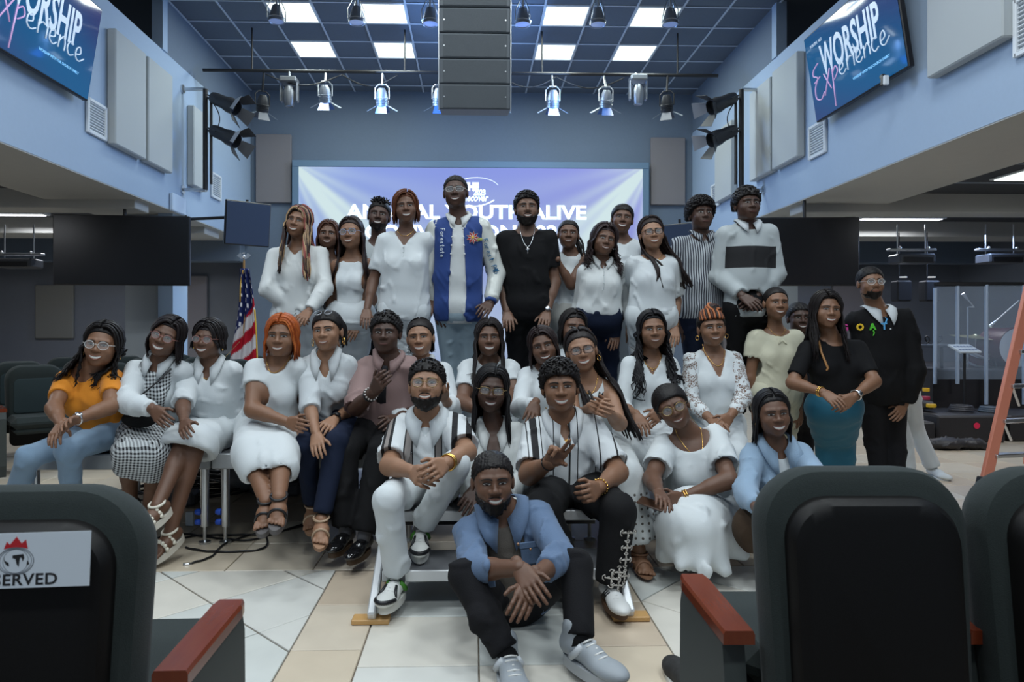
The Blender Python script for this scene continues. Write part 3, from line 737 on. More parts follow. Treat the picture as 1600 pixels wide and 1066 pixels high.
def make_hair(x, h):
    st = h['st']; hs = x['hsc']; th = h.get('th', .008); m = hairm(h.get('c', (.008, .006, .006))); r = x['r']; R = x['R']; c = x['c']
    strand = st in ('long', 'braids', 'curly', 'bob', 'wavy', 'locs')
    pr = headcap(x, th - (.002 if strand else 0), front=h.get('front', .064) + (.006 if strand else 0), low=h.get('low', -.05 if st not in ('fade',) else -.03))
    if st == 'afro': pr = headcap(x, th, front=h.get('front', .062), low=-.03)
    if st in ('bun', 'updo', 'turban'):
        bp, br = h.get('bun', ((0, .05, .12), .04)); pr.append(el(x['hl'](*bp), br, .012))
    if st == 'bob2':
        for sg in (-1, 1): pr += [x['he'](sg * .070, .0, .0, (.022, .05, .06), .02)]
    vs, fs = surf(pr, .0055)
    n = vnormals(vs, fs); lc = (vs - c) @ R
    if st in ('afro', 'fade', 'curlytop'):
        a = np.zeros(len(vs)); w0 = 420 if st != 'fade' else 600
        for i in range(4): a += np.sin(lc @ (r.normal(size=3) * w0) + i)
        vs = vs + n * (a * h.get('rough', .0016))[:, None]
    else:
        a = np.sin(np.arctan2(lc[:, 0], lc[:, 1] + .02) * 46 + 6 * lc[:, 2] * 10) ; vs = vs + n * (a * h.get('ridge', .0012))[:, None]
    g = G(); g.add(vs, fs)
    def scal(p, off):
        q = np.array(p) - np.array([0, .014, .030]); rr = np.array([.0745, .0935, .083]); q = q / np.linalg.norm(q / rr); return np.array([0, .014, .030]) + q * (1 + off / .085)
    if st in ('long', 'braids', 'curly', 'bob', 'wavy', 'locs'):
        N_ = int(h.get('n', 110) * (1.0 if st in ('braids', 'locs') else 1.7)); L = h.get('L', .3); back = h.get('back', .5); wav = h.get('wav', .004); fr = h.get('wf', 40); rad = h.get('rad', .0075) * (1 if st in ('braids', 'locs') else .72); part = h.get('part', 0)
        cols = h.get('cols'); P_all = []; 
        for i in range(N_):
            sg = -1 if i % 2 else 1
            side = h.get('side')
            az = math.radians(h.get('az0', 52) + (180 - h.get('az0', 52)) * (r.rand() ** h.get('azp', .8)))   # from the face side (small) to the nape (180)
            e = np.array([sg * math.sin(az) * .075, -math.cos(az) * .09 + .014, -.005 + .01 * r.rand()])
            s0 = np.array([part + sg * .005, -.088 + .160 * max(0, (az - .9) / 2.24) ** .8 + .010 * abs(r.normal()), .1 - .03 * max(0, 1.3 - az)])
            off = th + .002 + r.rand() * h.get('vol', .010); K = 7; q = []
            for j in range(K): t_ = j / (K - 1); q.append(scal(s0 * (1 - t_) + e * t_ + np.array([0, 0, .035]) * math.sin(math.pi * t_), off))
            q = [c + R @ (a_ * hs) for a_ in q]; d = nrm(q[-1] - q[-2]); p = q[-1].copy(); LL = L * (1 - .22 * r.rand()) ; ns = max(2, int(LL / (.032 if st != 'curly' else .022))); ph = r.rand() * 6.28; st_ = []
            out = R @ np.array([sg * h.get('spread', .12), 0, 0]) + x['v'] * h.get('fwd', .0) * (1 if az < 1.75 else -.4)
            sw = np.array(h.get('sw', (0, 0, 0)))
            if side and abs(p[0] - c[0]) >= 0 and az > 1.2: sw = sw + np.array([side, -.25, 0]) * .5
            for j in range(ns):
                tgt = nrm(np.array([0, 0, -1.]) + out * (1 - j / ns) + sw); d = nrm(d * .45 + tgt * .55); p = p + d * LL / ns
                wv = np.array([math.cos(ph + j * .032 * fr), math.sin(ph + j * .032 * fr * .9), 0]) * wav * min(1, j / 3); st_.append(p + wv)
            P_all.append((q, st_))
        flat = np.array([b for a_, b_ in P_all for b in b_]); cb = x.get('coll') or x['body']
        for _ in range(3):
            d0 = sdf_at(cb, flat); e_ = .004; gx = np.stack([sdf_at(cb, flat + np.eye(3)[k] * e_) - d0 for k in range(3)], 1); gx /= (np.linalg.norm(gx, axis=1, keepdims=True) + 1e-9)
            flat = flat + gx * np.clip(.022 - d0, 0, .05)[:, None]
        kk = 0; braid = st in ('braids', 'locs'); mats = [m]
        if cols: mats = [hairm(q_) for q_ in cols]
        for a_, b_ in P_all:
            b2 = flat[kk:kk + len(b_)]; kk += len(b_); pts = np.vstack([np.array(a_), b2])
            pts[len(a_):-1] = (pts[len(a_) - 1:-2] + 2 * pts[len(a_):-1] + pts[len(a_) + 1:]) / 4 if st not in ('curly',) else pts[len(a_):-1]
            rr = np.full(len(pts), rad) * (.75 + .5 * r.rand()); rr[-3:] *= np.array([.85, .65, .25]) if not braid else np.array([.95, .85, .6]); 
            if braid and x['D'] < 9: rr = rr * (1 + .14 * (np.arange(len(pts)) % 2))
            g.tube(pts, rr * hs, 4 if N_ > 100 else 5, m=int(r.randint(len(mats))) if cols else 0)
        g.build('hair', mats, x['root'], smooth=True, base=x['base'], label=h.get('label')); return
    if st == 'pony' or h.get('tail'):
        tl = h.get('tail', dict(L=.25, side=1, n=26)); s0 = x['hl'](*tl.get('o', (.03, .09, .06)))
        for i in range(tl.get('n', 26)):
            p = s0 + r.normal(size=3) * .008; d = nrm(R @ np.array(tl.get('d', (.5, .6, .3))) + r.normal(size=3) * .18); q = [p]; Lt = tl['L'] * (.75 + .3 * r.rand()); ph = r.rand() * 6
            for j in range(8): 
                d = nrm(d * .6 + np.array([0, 0, -1]) * .4); p = p + d * Lt / 8; q.append(p + np.array([math.cos(ph + j), math.sin(ph + j * .9), 0]) * tl.get('wav', .004))
            g.tube(q, np.linspace(.012, .004, 9) * tl.get('r', 1), 6)
    if st == 'spiky':
        for i in range(h.get('n', 60)):
            a = r.rand() * 6.28; b = r.rand() * .9; e = np.array([math.sin(a) * .07 * b, math.cos(a) * .085 * b + .01, .1]); p0 = scal(e, th); dd = nrm(p0 - np.array([0, .014, .03]) + r.normal(size=3) * .03); L = h.get('L', .035) * (.6 + .7 * r.rand())
            pts = [c + R @ ((p0 + dd * L * t_ + np.array([r.normal() * .004, r.normal() * .004, -t_ * t_ * .01])) * hs) for t_ in (0, .35, .7, 1)]; g.tube(pts, [.006, .0065, .006, .004], 5)
    if st in ('curlytop', 'afro') and h.get('curls', 0):
        for i in range(h['curls']):
            a = r.rand() * 6.28; b = math.sqrt(r.rand()) * 1.0; e = np.array([math.sin(a) * .078 * b, math.cos(a) * .09 * b + .012, .03 + .09 * math.sqrt(max(0, 1 - b * b))]); p0 = scal(e, th)
            if p0[1] < -.06 and p0[2] < h.get('front', .06) + .01: continue
            t_ = np.linspace(0, 2 * math.pi * 1.2, 8); ax1 = nrm(np.cross(p0 - np.array([0, .014, .03]), r.normal(size=3))); n_ = nrm(p0 - np.array([0, .014, .03])); ra = h.get('cr', .008)
            g.tube([c + R @ ((p0 + n_ * (ra * math.sin(q) + .004) + ax1 * ra * math.cos(q)) * hs) for q in t_], .0038, 5)
    if h.get('twist'):
        cols = h['twist']; mats = [m] + [hairm(q_) for q_ in cols]
        for i in range(16):
            a0 = -1.25 + i * 2.5 / 15; pts = []
            for j in range(9):
                t_ = j / 8; e = np.array([math.sin(a0) * .078 * (1 - .55 * t_), -.07 * math.cos(a0 * .8) * (1 - t_) + .05 * t_, .055 * (1 - t_) + .12 * t_]); pts.append(c + R @ (scal(e, th + .002 + .01 * t_) * hs))
            g.tube(pts, .0075, 6, m=1 + i % len(cols))
        bp, br = h.get('bun', ((0, .03, .125), .045))
        for i in range(12):
            t_ = np.linspace(0, math.pi * 1.5, 12); b0 = x['hl'](*bp); ph = i * .52; tilt = r.normal(size=3) * .3 + np.array([0, 0, 1]); tilt = nrm(tilt); e1 = nrm(np.cross(tilt, [1, .2, 0])); e2 = np.cross(tilt, e1); rr = br * (.75 + .35 * r.rand())
            g.tube([b0 + (e1 * math.cos(q + ph) + e2 * math.sin(q + ph)) * rr + tilt * (i - 6) * .004 for q in t_], .009, 6, m=1 + i % len(cols))
        g.build('hair', mats, x['root'], smooth=True, base=x['base'], label=h.get('label')); return
    g.build('hair', m, x['root'], smooth=True, base=x['base'], label=h.get('label'))
# ---- small accessories, each an extra(ctx)
GOLD = lambda: mat('gold', (.85, .52, .15), .25, metal=1)
SILV = lambda: mat('silver_metal', (.75, .76, .78), .25, metal=1)
def earring(kind='hoop', r=.018, m=None):
    def f(x):
        g = G()
        for sg in (-1, 1):
            a = x['hl'](sg * .082, .004, -.042); t = np.linspace(0, 2 * math.pi, 18)
            if kind == 'hoop': g.tube([a + x['v'] * (r * math.sin(q)) * .8 + x['u'] * sg * .004 + np.array([math.sin(q) * r * .5, 0, -r + r * math.cos(q)]) for q in t], .0022, 6)
            else: g.sphere(a + np.array([0, -.004, -.006]), r, 8)
        g.build('earring', m or GOLD(), x['root'], smooth=True, base=x['base'])
    return f
def necklace(dp=.1, pend=None, m=None, r=.0016, wd=.075, off=.0035):
    def f(x):
        pts = []
        for t in np.linspace(-1, 1, 21):
            p = x['nb'] + x['u'] * t * wd + x['up'] * (.03 - (dp + .03) * (1 - t * t) ** .8) + x['v'] * .16
            for _ in range(14):
                d = sdf_at(x['body'], p[None])[0]; 
                if d < off: break
                p = p - x['v'] * min((d - off * .6) * .9, .04)
            pts.append(p)
        g = G(); g.tube(pts, r, 5); o = pts[10]
        if pend == 'cross':
            R_ = x['TR']; g.box(o - x['up'] * .028 + x['v'] * .012, (.007, .004, .048), .001, R_); g.box(o - x['up'] * .020 + x['v'] * .012, (.028, .004, .007), .001, R_)
        elif pend: g.sphere(o - x['up'] * .008, pend, 8)
        g.build('necklace', m or GOLD(), x['root'], smooth=True, base=x['base'])
    return f
def wristband(i, r=.031, th=.004, m=None, t=.88, name='bracelet', n=1, gap=.012, face=False, beads=0):
    def f(x):
        a = x['arms'][i]
        if a is None: return
        e, q = a[1], a[2]; d = nrm(q - e); s1 = nrm(np.cross(d, [0.3, .2, 1])); s2 = np.cross(d, s1); g = G()
        for k in range(n):
            o = e + (q - e) * t + d * gap * k; tt = np.linspace(0, 2 * math.pi, 20)
            if beads: 
                for z in np.linspace(0, 2 * math.pi, beads, endpoint=False): g.sphere(o + (s1 * math.cos(z) + s2 * math.sin(z)) * r, th, 6)
            else: g.tube([o + (s1 * math.cos(z) + s2 * math.sin(z)) * r for z in tt], th, 6)
        if face:
            b = np.array([0, -1., .3]); b = nrm(b - d * (b @ d)); Rz = np.stack([nrm(np.cross(d, b)), d, b], 1); g.lathe([(0, .006), (.016, .006), (.018, .003), (.018, -.004), (0, -.004)], e + (q - e) * t + b * (r + .002), 16, Rz)
        g.build(name, m or GOLD(), x['root'], smooth=True, base=x['base'])
    return f
def nails(i, col):
    return lambda x: None
def tubes(name, fpts, r, m, n=6, label=None):
    def f(x):
        g = G()
        for pts in fpts(x): g.tube(pts, r, n)
        g.build(name, m, x['root'], smooth=True, base=x['base'], label=label)
    return f
def onbody(x, prs_t, a, c_, off=.002):
    """a point on the clothed front: a lateral, c_ height from the neck base"""
    p = x['nb'] + x['u'] * a + x['up'] * c_ + x['v'] * .3
    for _ in range(22):
        d = sdf_at(x['body'], p[None])[0] - prs_t
        if d < .0015 or (p - x['nb']) @ x['v'] < .02: break
        p = p - x['v'] * min(d * .85, .04)
    return p + x['v'] * off
# ---------------------------------------------------------------- the setting
XW = 4.05; ZB = 2.88; ZT = 4.92; ZC = 5.64; YB = 12.45
BLUE = mat('wall_blue_paint', (.345, .445, .585), .75, bump=.05, scale=120, var=.03)
SLATE = mat('slate_paint', (.135, .175, .235), .8, bump=.05, scale=120, var=.05)
GREY = mat('soffit_grey_paint', (.46, .46, .44), .85, var=.03)
WINGW = mat('wing_wall_paint', (.16, .175, .205), .8, var=.04)
DARK = mat('dark_paint', (.05, .055, .065), .8, var=.05)
BLK = mat('black_plastic', (.008, .008, .010), .38, bump=.05, scale=300)
BLKM = mat('black_metal', (.018, .018, .020), .45, metal=.3)
STEEL = mat('aluminium', (.62, .64, .66), .32, metal=1)
PANEL = mat('acoustic_fabric', (.42, .45, .46), .95, bump=.4, scale=300, sheen=.2)
PANELB = mat('acoustic_fabric_brown', (.21, .195, .205), .95, bump=.4, scale=300)
WHITEP = mat('white_metal_paint', (.68, .72, .76), .5)
def struct(name, g, m, **k): return g.build(name, m, kind='structure', **k)
def sbox(name, x0, x1, y0, y1, z0, z1, m, b=0):
    return struct(name, G().box(((x0 + x1) / 2, (y0 + y1) / 2, (z0 + z1) / 2), (x1 - x0, y1 - y0, z1 - z0), b), m)
# floor: grout slab, then tiles
GROUT = mat('grout', (.17, .14, .11), .9, var=.1)
def floor_tex(nt, x, y, z):
    a = math_n(nt, 'FRACT', math_n(nt, 'MULTIPLY', x, 1 / .457)); b = math_n(nt, 'FRACT', math_n(nt, 'MULTIPLY', y, 1 / .457))
    f = math_n(nt, 'MAXIMUM', math_n(nt, 'LESS_THAN', a, .012), math_n(nt, 'LESS_THAN', b, .012)); return [(f, (.20, .16, .12))]
FARF = pattern_mat('far_floor_tile', (.52, .46, .37), floor_tex, .35, .05)
fl = sbox('floor', -9.5, 9.5, -3, 13.1, -.12, -.008, GROUT)
def tilem(n, c): return mat(n, c, .30, bump=.06, scale=25, var=.10, spec=.45)
TB = [tilem('beige_tile', (.61, .52, .40)), tilem('sand_tile', (.64, .56, .45)), tilem('tan_tile', (.57, .47, .36))]
TL = [tilem('pale_tile', (.66, .66, .62)), tilem('cream_tile', (.68, .65, .58)), tilem('chalk_tile', (.62, .64, .61))]
TS = .457; gp = .006
def tilemesh(w, d, m):
    g = G(); b = .003; hx, hy = w / 2 - gp / 2, d / 2 - gp / 2
    v = [(-hx, -hy, -.012), (hx, -hy, -.012), (hx, hy, -.012), (-hx, hy, -.012), (-hx, -hy, -b), (hx, -hy, -b), (hx, hy, -b), (-hx, hy, -b), (-hx + b, -hy + b, 0), (hx - b, -hy + b, 0), (hx - b, hy - b, 0), (-hx + b, hy - b, 0)]
    fls = [(8, 9, 10, 11)] + [(i + o, (i + 1) % 4 + o, (i + 1) % 4 + o + 4, i + o + 4) for o in (0, 4) for i in range(4)]
    g.addl(v, fls); return g.build('tile', m, mesh_only=True)
tm = {}; ntile = 0
def puttile(x, y, w, d, mats_, k=0, r=0):
    global ntile
    m = mats_[k % len(mats_)]; key = (round(w, 3), round(d, 3), m.name)
    if key not in tm: tm[key] = tilemesh(w, d, m)
    o = bpy.data.objects.new('tile', tm[key]); COL.objects.link(o); o.parent = fl; o.location = (x, y, 0); o.rotation_euler = (0, 0, r); ntile += 1
def polytile(poly, m):
    """a tile cut to the polygon poly"""
    global ntile
    poly = np.array(poly); n = len(poly); c = poly.mean(0); q = c + (poly - c) * (1 - .006 / max(.05, np.linalg.norm(poly - c, axis=1).mean())); q2 = c + (q - c) * .985
    v = [(*p, -.012) for p in q] + [(*p, -.003) for p in q] + [(*p, 0) for p in q2]
    f = [tuple(range(2 * n, 3 * n))] + [(i + o, (i + 1) % n + o, (i + 1) % n + o + n, i + o + n) for o in (0, n) for i in range(n)]
    g = G(); g.addl(v, f); g.build('tile', m, parent=fl); ntile += 1
YS = 3.58
cols = [(-.72, -.437), (-.437, .02), (.02, .477), (.477, .775)]
for ci, (a, b) in enumerate(cols):
    y = 2.10 + (0 if ci % 3 else .14); j = 0
    while y < YS - .02:
        y1 = min(y + .44, YS); puttile((a + b) / 2, (y + y1) / 2, b - a, y1 - y, TL if (1 <= ci <= 2 and y < 3.2) else TB, RNG.randint(3)); y = y1; j += 1
def clip(poly, ax, val, sgn):
    out = []
    for i in range(len(poly)):
        p, q = poly[i], poly[(i + 1) % len(poly)]; a, b = (p[ax] - val) * sgn, (q[ax] - val) * sgn
        if a >= 0: out.append(p)
        if (a >= 0) != (b >= 0): t = a / (a - b); out.append((p[0] + (q[0] - p[0]) * t, p[1] + (q[1] - p[1]) * t))
    return out
s2 = TS * .985 / math.sqrt(2)
for (xa, xb, ox, oy) in ((-2.55, -.72, -1.21, 3.48), (.775, 2.75, .78, 3.45)):
    for i in range(-8, 9):
        for j in range(-8, 9):
            cx, cy = ox + (i + j) * s2 * 1.0, oy + (i - j) * s2
            poly = [(cx, cy - s2), (cx + s2, cy), (cx, cy + s2), (cx - s2, cy)]
            for ax, val, sg in ((0, xa, 1), (0, xb, -1), (1, 1.9, 1), (1, YS, -1)): 
                if poly: poly = clip(poly, ax, val, sg)
            if len(poly) >= 3:
                A_ = abs(sum(poly[k][0] * poly[(k + 1) % len(poly)][1] - poly[(k + 1) % len(poly)][0] * poly[k][1] for k in range(len(poly)))) / 2
                if A_ > .004: polytile(poly, TL[RNG.randint(3)] if (xa < 0 or i - j < 2) else TB[RNG.randint(3)])
y = YS; row = 0
while y < 7.6:
    x = -4.5 + (0.0)
    while x < 4.9:
        if ntile < 296 and (y < 5.2 or x > 2.2 or x < -2.0): puttile(x + TS / 2, y + TS / 2, TS, TS, TB, RNG.randint(3))
        x += TS
    y += TS; row += 1
g = G(); g.box((0, 8.5, -.006), (19, 9.2, .004)); g.build('tile_field', FARF, parent=fl, kind='stuff')
# ceiling over the nave: dark tiles between pale T-bars, troffers set in
ce = sbox('ceiling', -6.2, 6.2, -3, 12.6, ZC + .02, ZC + .14, DARK)
CT = mat('ceiling_tile_slate', (.105, .135, .185), .85, bump=.3, scale=80, var=.08)
TBAR = mat('tbar_pale', (.45, .52, .62), .5)
g0 = -1.54 - .625 * 4; W0 = .625; y0 = 9.08 - .61 * 1; cm = None
gt = G(); gt.box((0, 0, .01), (W0 - .03, .61 - .03, .02), .004); cm = gt.build('ceiling_tile', CT, mesh_only=True)
lights_px = []
for i in range(14):
    for j in range(7):
        x = g0 + (i + .5) * W0; yy = y0 + (j + .5) * .61
        if abs(x) > 4.3: continue
        if any(abs(x - lx) < .32 for lx in (-2.475, -1.2275, 1.2725, 2.5225)) and any(abs(yy - q) < .2 for q in (9.385, 10.605)): continue
        o = bpy.data.objects.new('ceiling_tile', cm); COL.objects.link(o); o.parent = ce; o.location = (x, yy, ZC - .003)
gb = G().box((0, 0, 0), (.028, 4.6, .012), .002).build('ceiling_bar', TBAR, mesh_only=True)
gc = G().box((0, 0, 0), (8.4, .028, .012), .002).build('ceiling_bar', TBAR, mesh_only=True)
for i in range(15):
    x = g0 + i * W0
    if abs(x) < 4.3: o = bpy.data.objects.new('ceiling_bar', gb); COL.objects.link(o); o.parent = ce; o.location = (x, 10.4, ZC - .008)
for j in range(8):
    o = bpy.data.objects.new('ceiling_bar', gc); COL.objects.link(o); o.parent = ce; o.location = (0, y0 + j * .61, ZC - .009)
DIFF = mat('troffer_diffuser', (.90, 1.0, .93), .5, emit=1.3)
names = {-2.475: 'far left', -1.2275: 'left of the speaker column', 1.2725: 'right of the speaker column', 2.5225: 'far right'}
for q, rn in ((9.385, 'front row'), (10.605, 'rear row')):
    for lx in names:
        t = thing('ceiling_light', 'square white ceiling light, %s, %s' % (rn, names[lx]), 'ceiling light', (lx, q, ZC - .02), 'troffer lights in the ceiling')
        g = G()
        for a, b, c_, d_ in ((0, .29, .60, .02), (0, -.29, .60, .02), (.295, 0, .02, .60), (-.295, 0, .02, .60)): g.box((a, b, .006), (c_, d_, .012), .003)
        g.build('frame', WHITEP, parent=t)
        G().box((0, 0, .012), (.575, .565, .008), .002).build('diffuser', DIFF, parent=t)
# bulkhead walls and soffits
for sg, sd in ((-1, 'left'), (1, 'right')):
    x0, x1 = (-XW - .12, -XW) if sg < 0 else (XW, XW + .12)
    sbox('wall_upper_' + sd, x0, x1, -3, YB, ZB, ZT, BLUE)
    sbox('wall_return_' + sd, x0, x1, 9.0, YB, ZT, ZC + .02, SLATE)
    sbox('trim_1' if sg < 0 else 'trim_2', x0 - (.0 if sg < 0 else .02), x1 + (.02 if sg < 0 else 0), 8.92, 9.06, ZT, ZC + .02, BLUE)
    a, b = (-6.0, -XW - .12) if sg < 0 else (XW + .12, 6.0)
    sbox('trim_3' if sg < 0 else 'trim_4', a, b, -3, 9.0, ZT - .12, ZT - .02, DARK)      # dark gallery recess above the bulkhead
    sbox('wall_recess_' + sd, (-6.1 if sg < 0 else 6.0), (-6.0 if sg < 0 else 6.1), -3, 9.0, ZT - .1, ZC + .02, SLATE)
    a, b = (-5.25, -XW - .004) if sg < 0 else (XW + .004, 5.25)
    sbox('soffit_' + sd, a, b, -3, 12.6, ZB - .012, ZB + .10, GREY)
    a, b = (-9.5, -5.25) if sg < 0 else (5.25, 9.5)
    sbox('wing_ceiling_' + sd, a, b, -3, 13.1, ZB + .12, ZB + .22, DARK)
    for k, (ya, yb, zb, m_) in enumerate(((8.45, 8.8, 2.76, GREY), (10.6, 11.2, 2.76, GREY), (12.2, 12.5, 2.5, SLATE))):
        a, b = (-9.5, -XW - .1) if sg < 0 else (XW + .1, 9.5)
        sbox('beam_%s_%d' % (sd, k + 1), a, b, ya, yb, zb, ZB + .13, m_, .01)
    sbox('wing_wall_' + sd, *((-9.6, -9.5) if sg < 0 else (9.5, 9.6)), -3, 13.1, 0, 3.1, WINGW)
    sbox('wing_back_' + sd, *((-9.5, -XW) if sg < 0 else (XW, 9.5)), 13.0, 13.1, 0, 3.1, WINGW)
    t = thing('strip_light', 'long narrow strip light under the %s aisle ceiling' % sd, 'strip light', (6.38 if sg > 0 else -6.78, 9.95, 2.93), 'strip lights in the aisles')
    G().box((0, 0, .02), (1.3, .16, .05), .01).build('frame', WHITEP, parent=t)
    G().box((0, 0, -.008), (1.2, .10, .012), .003).build('tube', mat('strip_glow', (.93, .95, 1), .5, emit=3.0), parent=t)
# ceiling tile grid seen beyond the right soffit
for sg in (1,):
    for j in range(5):
        G().box((7.3, 4.2 + j * .9, ZB + .115), (4.0, .02, .01)).build('ceiling_bar', TBAR, parent=bpy.data.objects['wing_ceiling_right'])
    t = thing('ceiling_light', 'bright square aisle ceiling light at the right edge beyond the soffit', 'ceiling light', (6.5, 7.35, ZB + .10), 'troffer lights in the ceiling'); G().box((0, 0, .006), (1.2, .5, .02), .003).build('frame', WHITEP, parent=t); G().box((0, 0, -.006), (1.14, .44, .012), .003).build('diffuser', DIFF, parent=t)
sbox('wall_back', -XW - .12, XW + .12, YB, YB + .12, 0, ZC + .02, SLATE)
# screen recess frame
SX0, SX1, SZ0, SZ1 = -3.14, 3.08, .62, 4.21; YL = 12.28
TEAL = mat('recess_blue_paint', (.12, .20, .30), .6)
for k, b in enumerate((((SX0 + SX1) / 2, YB - .09, SZ1 + .06, SX1 - SX0 + .24, .18, .12), ((SX0 + SX1) / 2, YB - .09, SZ0 - .06, SX1 - SX0 + .24, .18, .12), (SX0 - .06, YB - .09, (SZ0 + SZ1) / 2, .12, .18, SZ1 - SZ0), (SX1 + .06, YB - .09, (SZ0 + SZ1) / 2, .12, .18, SZ1 - SZ0))):
    struct('trim_%d' % (k + 5), G().box(b[:3], b[3:], .01), TEAL)
# LED wall: the picture it shows is a violet-blue sky with light shafts from both upper corners
def screen_grid(nx, nz): 
    xs = np.linspace(0, 1, nx); zs = np.linspace(0, 1, nz); X, Z = np.meshgrid(xs, zs); return X.ravel(), Z.ravel()
def gridfaces(nx, nz):
    i = np.arange(nx - 1)[None]; j = np.arange(nz - 1)[:, None] * nx; return np.stack([i + j, i + j + 1, i + j + nx + 1, i + j + nx], -1).reshape(-1, 4)
led = thing('led_wall', 'large violet-blue LED video wall with white lettering behind the group', 'screen', (0, YL, 0))
X, Z = screen_grid(240, 130); g = G(); g.add(np.stack([SX0 + X * (SX1 - SX0), np.full(len(X), YL - .001), SZ0 + Z * (SZ1 - SZ0)], 1), gridfaces(240, 130))
asp = (SX1 - SX0) / (SZ1 - SZ0); base_ = np.stack([.235 + .04 * X, .35 - .05 * X, .80 - .05 * (1 - Z)], 1) * (.72 + .28 * Z)[:, None]
ray_ = np.zeros(len(X))
for sg in (0, 1):
    dx = (X if sg == 0 else 1 - X) * asp + .05; dz = 1.04 - Z; an = np.degrees(np.arctan2(dz, dx)); rr_ = np.hypot(dx, dz)
    for a0, wd, st_ in ((52, 7, 1.0), (40, 4.5, .85), (66, 4, .4), (28, 5, .35), (14, 6, .16), (79, 4, .35), (47, 3, .3)):
        ray_ += st_ * np.exp(-((an - a0) / wd) ** 2) * np.exp(-(rr_ / 1.05) ** 2.2) * 1.1
    ray_ += .45 * np.exp(-(rr_ / .22) ** 2)
ray_ = np.clip(ray_, 0, 1)[:, None]; colr = base_ * (1 - ray_) + np.array([.68, .84, .86]) * ray_
LEDM = attr_mat('led_picture', .74, .6, .2); g.build('display', LEDM, parent=led, base=(0, YL, 0), cols=colr)
G().box(((SX0 + SX1) / 2, .05, (SZ0 + SZ1) / 2), (SX1 - SX0 + .02, .09, SZ1 - SZ0 + .02), .005).build('cabinet', BLK, parent=led)
LW = mat('led_white', (.74, .84, .97), .5, emit=.78); LC = mat('led_cyan', (.30, .75, .95), .5, emit=.8)
RB = rot(math.pi / 2)
def ledtxt(s, x0, x1, z, hgt, m=LW, bold=.012, sh=0):
    o = text_obj(s, hgt / .70, (0, 0, 0), np.eye(3), m, 'lettering', .003, bold * hgt / .26, 1, None, 'CENTER', sh); bpy.context.view_layer.update()
    w_ = o.dimensions[0]; sx = (x1 - x0) / w_; o.parent = led
    o.matrix_local = Matrix.Translation(((x0 + x1) / 2, -.01, z)) @ Matrix(RB.tolist()).to_4x4() @ Matrix.Diagonal((sx, 1, 1, 1)); return o
ledtxt('ANNUAL YOUTH ALIVE', -2.29, 2.06, 3.395, .245)
ledtxt('CONVENTION 2023', -1.95, 1.72, 3.03, .245)
ledtxt('THE', -.20, .10, 3.86, .13, bold=.03); ledtxt('2023', -.0, .22, 3.76, .10, bold=.02); ledtxt('Recover', -.22, .26, 3.66, .12, bold=.01, sh=.3)
g = G(); t = np.linspace(.4, 5.6, 40); g.tube([(.0 + .48 * math.cos(q), -.012, 3.77 + .26 * math.sin(q) + .03 * math.cos(q)) for q in t], np.linspace(.004, .014, 40), 5); g.build('emblem_ring', LW, parent=led)
for k, (s, zz, mm) in enumerate((('JUNE', 2.68, LC), ('LIVE', 2.2, LC), ('JOIN US', 1.95, LW), ('ONLINE', 1.7, LC), ('CHURCH', 1.45, LC))):
    if k: ledtxt(s, 1.42, 2.0, zz, .16, mm, bold=.012)
# acoustic panels on the bulkhead walls, back wall and wings
def panel(name, x, y, z, sx, sy, sz, m, label): 
    g = G().box((0, 0, 0), (sx, sy, sz), .012); o = g.build(name, m); o.location = (x, y, z); tag(o, label, 'wall panel', 'acoustic wall panels')
    return o
for y0_, y1_, z0_, z1_, lb in ((7.60, 8.30, 3.32, 4.60, 'next to the screen on the left wall'), (8.36, 9.02, 3.32, 4.60, 'second from the screen on the left wall'), (9.70, 10.2, 3.32, 4.45, 'behind the left light stand')):
    panel('acoustic_panel', -XW + .056, (y0_ + y1_) / 2, (z0_ + z1_) / 2, .10, y1_ - y0_, z1_ - z0_, PANEL, 'tall pale grey acoustic panel, ' + lb)
for y0_, y1_, z0_, z1_, lb in ((8.93, 9.60, 3.39, 4.65, 'nearer the light stand on the right wall'), (8.17, 8.87, 3.39, 4.68, 'next to the screen on the right wall'), (4.95, 5.80, 3.45, 4.75, 'right of the screen on the right wall'), (10.3, 11.0, 3.35, 4.5, 'behind the right light stand')):
    panel('acoustic_panel', XW - .056, (y0_ + y1_) / 2, (z0_ + z1_) / 2, .10, y1_ - y0_, z1_ - z0_, PANEL, 'tall pale grey acoustic panel, ' + lb)
panel('acoustic_panel', -3.62, YB - .04, 4.2, .64, .07, 1.24, PANELB, 'brownish grey acoustic panel on the back wall left of the video wall')
panel('acoustic_panel', 3.58, YB - .04, 4.2, .64, .07, 1.24, PANELB, 'brownish grey acoustic panel on the back wall right of the video wall')
panel('acoustic_panel', -7.85, 12.96, 1.62, .70, .07, 1.0, mat('acoustic_fabric_olive', (.20, .20, .185), .95, bump=.4, scale=300), 'olive grey acoustic panel on the rear wall of the left aisle')
panel('acoustic_panel', -5.35, 12.96, 1.5, .66, .07, 1.6, PANELB, 'brownish acoustic panel between the white column and the flag')
panel('acoustic_panel', 7.4, 12.96, 1.75, .9, .07, 1.3, PANELB, 'grey acoustic panel on the rear wall above the drum booth')
panel('acoustic_panel', 5.2, 12.96, 1.65, .8, .07, 1.5, PANELB, 'brownish acoustic panel behind the man in the lettered black sweater')
